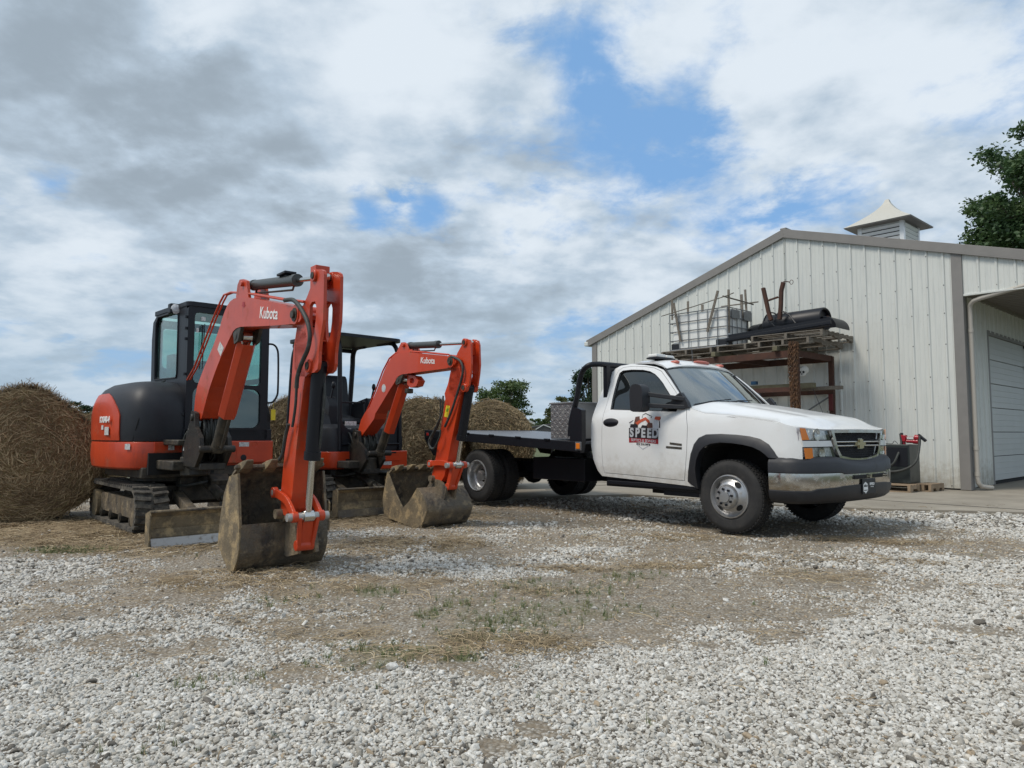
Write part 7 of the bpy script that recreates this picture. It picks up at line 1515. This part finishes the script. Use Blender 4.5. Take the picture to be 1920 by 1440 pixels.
stone_m = tintmat('limestone_pebble', [(0, (.13, .115, .095)), (.12, (.28, .25, .20)), (.30, (.42, .395, .345)), (.6, (.56, .54, .49)), (.9, (.72, .70, .65)), (.96, (.46, .38, .27)), (1, (.30, .22, .14))], .75, noise=1.6)
stones = []
for k in range(7):
    bmm = bmesh.new(); bmesh.ops.create_icosphere(bmm, subdivisions=2, radius=1); rgk = random.Random(k); off = Vector((k * 7.1, 3.3, 1.2))
    pl_ = [(Vector((rgk.gauss(0, 1), rgk.gauss(0, 1), rgk.gauss(0, 1))).normalized(), rgk.uniform(.55, .85)) for _ in range(7)]
    for v in bmm.verts:
        p = v.co * (1 + .22 * mnoise.noise(v.co * 1.3 + off))
        for n_, d_ in pl_:
            dd = p.dot(n_) - d_
            if dd > 0: p = p - n_ * dd * .85
        v.co = Vector((p.x * 1.18, p.y * .82, p.z * .66))
    V = [tuple(v.co) for v in bmm.verts]; bmm.verts.index_update(); Fc = [tuple(v.index for v in f.verts) for f in bmm.faces]; bmm.free(); stones.append(hidden_mesh('pebble_%d' % k, V, Fc, stone_m, False))
def blocked(x, y):
    """stands on the concrete"""
    b_ = np.zeros(len(x), bool); P_ = apr; n = len(P_); ins = np.zeros(len(x), bool); j = n - 1
    for i in range(n):
        xi, yi = P_[i]; xj, yj = P_[j]; c = ((yi > y) != (yj > y)) & (x < (xj - xi) * (y - yi) / (yj - yi + 1e-12) + xi); ins ^= c; j = i
    return ins
rg = np.random.default_rng(99)
def frustum(n, y0, y1, k=.80, pad=.25):
    y = np.sqrt(rg.random(n) * (y1 * y1 - y0 * y0) + y0 * y0); x = (rg.random(n) * 2 - 1) * (k * y + pad); return x, y
X_, Y_, S_ = [], [], []
for n, y0, y1, s0 in ((140000, 1.75, 3.7, .0072), (130000, 3.7, 5.5, .0086), (110000, 5.5, 8.2, .0115), (50000, 8.2, 12.0, .0150)):
    x, y = frustum(n, y0, y1); X_.append(x); Y_.append(y); S_.append(s0 * np.exp(rg.normal(size=n) * .30))
for n, y0, y1, s0 in ((90000, 1.0, 4.0, .0085), (70000, 4.0, 8.2, .0115), (16000, 8.2, 12.0, .016)):      # the yard goes on to both sides, and under the viewer's feet
    y = np.sqrt(rg.random(n) * (y1 * y1 - y0 * y0) + y0 * y0); x = (rg.random(n) * 2 - 1) * (1.2 * y + 1.4); k_ = (np.abs(x) > .80 * y + .25) | (y < 1.75); x, y = x[k_], y[k_]; X_.append(x); Y_.append(y); S_.append(s0 * np.exp(rg.normal(size=len(x)) * .30))
x = np.concatenate(X_); y = np.concatenate(Y_); sc = np.concatenate(S_); st_, gr_2, di_ = masks(x, y)
keep = rg.random(len(x)) < np.clip(1.04 - .78 * sstep(di_, .22, .95) - .30 * sstep(st_, .25, .8) - .10 * gr_2, .12, 1); keep &= ~blocked(x, y)
x, y, sc, di_, st_ = x[keep], y[keep], sc[keep], di_[keep], st_[keep]; n = len(x)
z = gheight(x, y) + sc * rg.uniform(.0, .75, n) - .004 - .006 * sstep(di_, .3, .9)
rot = np.stack([rg.normal(size=n) * .45, rg.normal(size=n) * .45, rg.uniform(0, 6.28, n)], 1); sc = sc * (1 - .30 * sstep(di_, .25, .8)); scl = sc[:, None] * np.exp(rg.normal(size=(n, 3)) * .16)
tint = np.clip(.50 + .27 * rg.normal(size=n) - .10 * sstep(di_, .3, .9) + .10 * (vnoise(x, y, 1.1, 71) - .5), 0, .93); tint[rg.random(n) < .018] = .985; q_ = rg.random(n) < .38 * sstep(di_, .35, .9); tint[q_] = rg.uniform(.955, 1.0, q_.sum())
scatter('gravel', 'pale crushed limestone gravel over the whole yard', np.stack([x, y, z], 1), rot, scl, rg.integers(0, 7, n), tint, stones)
# dry straw
straw_m = tintmat('dry_straw_bits', [(0, (.12, .085, .05)), (.4, (.24, .175, .10)), (.8, (.38, .295, .175)), (1, (.50, .41, .27))], .8); straws = []
for k in range(5):
    rgk = random.Random(20 + k); V = []; b1, b2 = rgk.uniform(-.16, .16), rgk.uniform(0, .12)
    for i in range(6):
        t = i / 5; c = Vector((t - .5, b1 * sin(pi * t) + .03 * sin(7 * t + k), b2 * sin(pi * t) * .5)); V += [tuple(c + Vector((0, -.012, 0))), tuple(c + Vector((0, .012, .008)))]
    straws.append(hidden_mesh('straw_bit_%d' % k, V, [(2 * i, 2 * i + 1, 2 * i + 3, 2 * i + 2) for i in range(5)], straw_m))
x, y = frustum(560000, 1.6, 10.5, 1.0, .9); st_, gr_2, di_ = masks(x, y); pr_ = .9 * sstep(st_, .05, .75) ** 1.5 + .09 * sstep(di_, .25, .9) * (vnoise(x, y, 2.2, 55) > .47) + .008; keep = rg.random(len(x)) < np.clip(pr_, 0, 1) * .40; x, y, st_ = x[keep], y[keep], st_[keep]; n = len(x)
conc = blocked(x, y); z = np.where(conc, .024, gheight(x, y) + rg.uniform(.002, .018, n) + .006 * st_); ln = rg.uniform(.045, .16, n) * (1 + .0 * st_)
ang = np.where(rg.random(n) < .6, (vnoise(x, y, 1.5, 81) - .5) * 9 + rg.normal(size=n) * .5, rg.uniform(0, 6.28, n))
rot = np.stack([rg.normal(size=n) * .3, rg.normal(size=n) * .12, ang], 1); scl = np.stack([ln, ln ** .25 * .20 * (1 + .08 * y), ln], 1); scatter('loose_straw', 'thin brown straw strewn in patches on the gravel', np.stack([x, y, z], 1), rot, scl, rg.integers(0, 5, n), np.clip(rg.normal(size=n) * .25 + .5, 0, 1), straws)
# grass
grass_m = tintmat('yard_grass_blades', [(0, (.07, .105, .03)), (.5, (.11, .15, .045)), (1, (.20, .20, .075))], .6); tufts = []
for k in range(4):
    rgk = random.Random(50 + k); V = []; Fc = []
    for b_ in range(9):
        a = rgk.uniform(0, 6.28); ln = rgk.uniform(.5, 1.1); lean = rgk.uniform(.2, .9); c0 = Vector((rgk.gauss(0, .16), rgk.gauss(0, .16), -.05)); d = Vector((cos(a), sin(a), 0)); w = Vector((-sin(a), cos(a), 0)) * .035; i0 = len(V)
        for i in range(4): t = i / 3; c = c0 + d * lean * ln * t * t * .7 + Vector((0, 0, ln * t * (1 - .35 * lean * t))); V += [tuple(c - w * (1 - t * .85)), tuple(c + w * (1 - t * .85))]
        Fc += [(i0 + 2 * i, i0 + 2 * i + 1, i0 + 2 * i + 3, i0 + 2 * i + 2) for i in range(3)]
    tufts.append(hidden_mesh('grass_tuft_%d' % k, V, Fc, grass_m))
x, y = frustum(150000, 1.6, 9.0, 1.0, .6); st_, gr_2, di_ = masks(x, y); keep = rg.random(len(x)) < np.clip(.95 * sstep(gr_2, .08, .75) + .0016, 0, 1) * .5; keep &= ~blocked(x, y); x, y = x[keep], y[keep]; n = len(x)
z = gheight(x, y) + .004; hh = rg.uniform(.018, .055, n); rot = np.stack([rg.normal(size=n) * .15, rg.normal(size=n) * .15, rg.uniform(0, 6.28, n)], 1); scl = np.stack([hh, hh, hh], 1)
scatter('grass', 'sparse green grass coming up through the gravel', np.stack([x, y, z], 1), rot, scl, rg.integers(0, 4, n), rg.random(n), tufts)
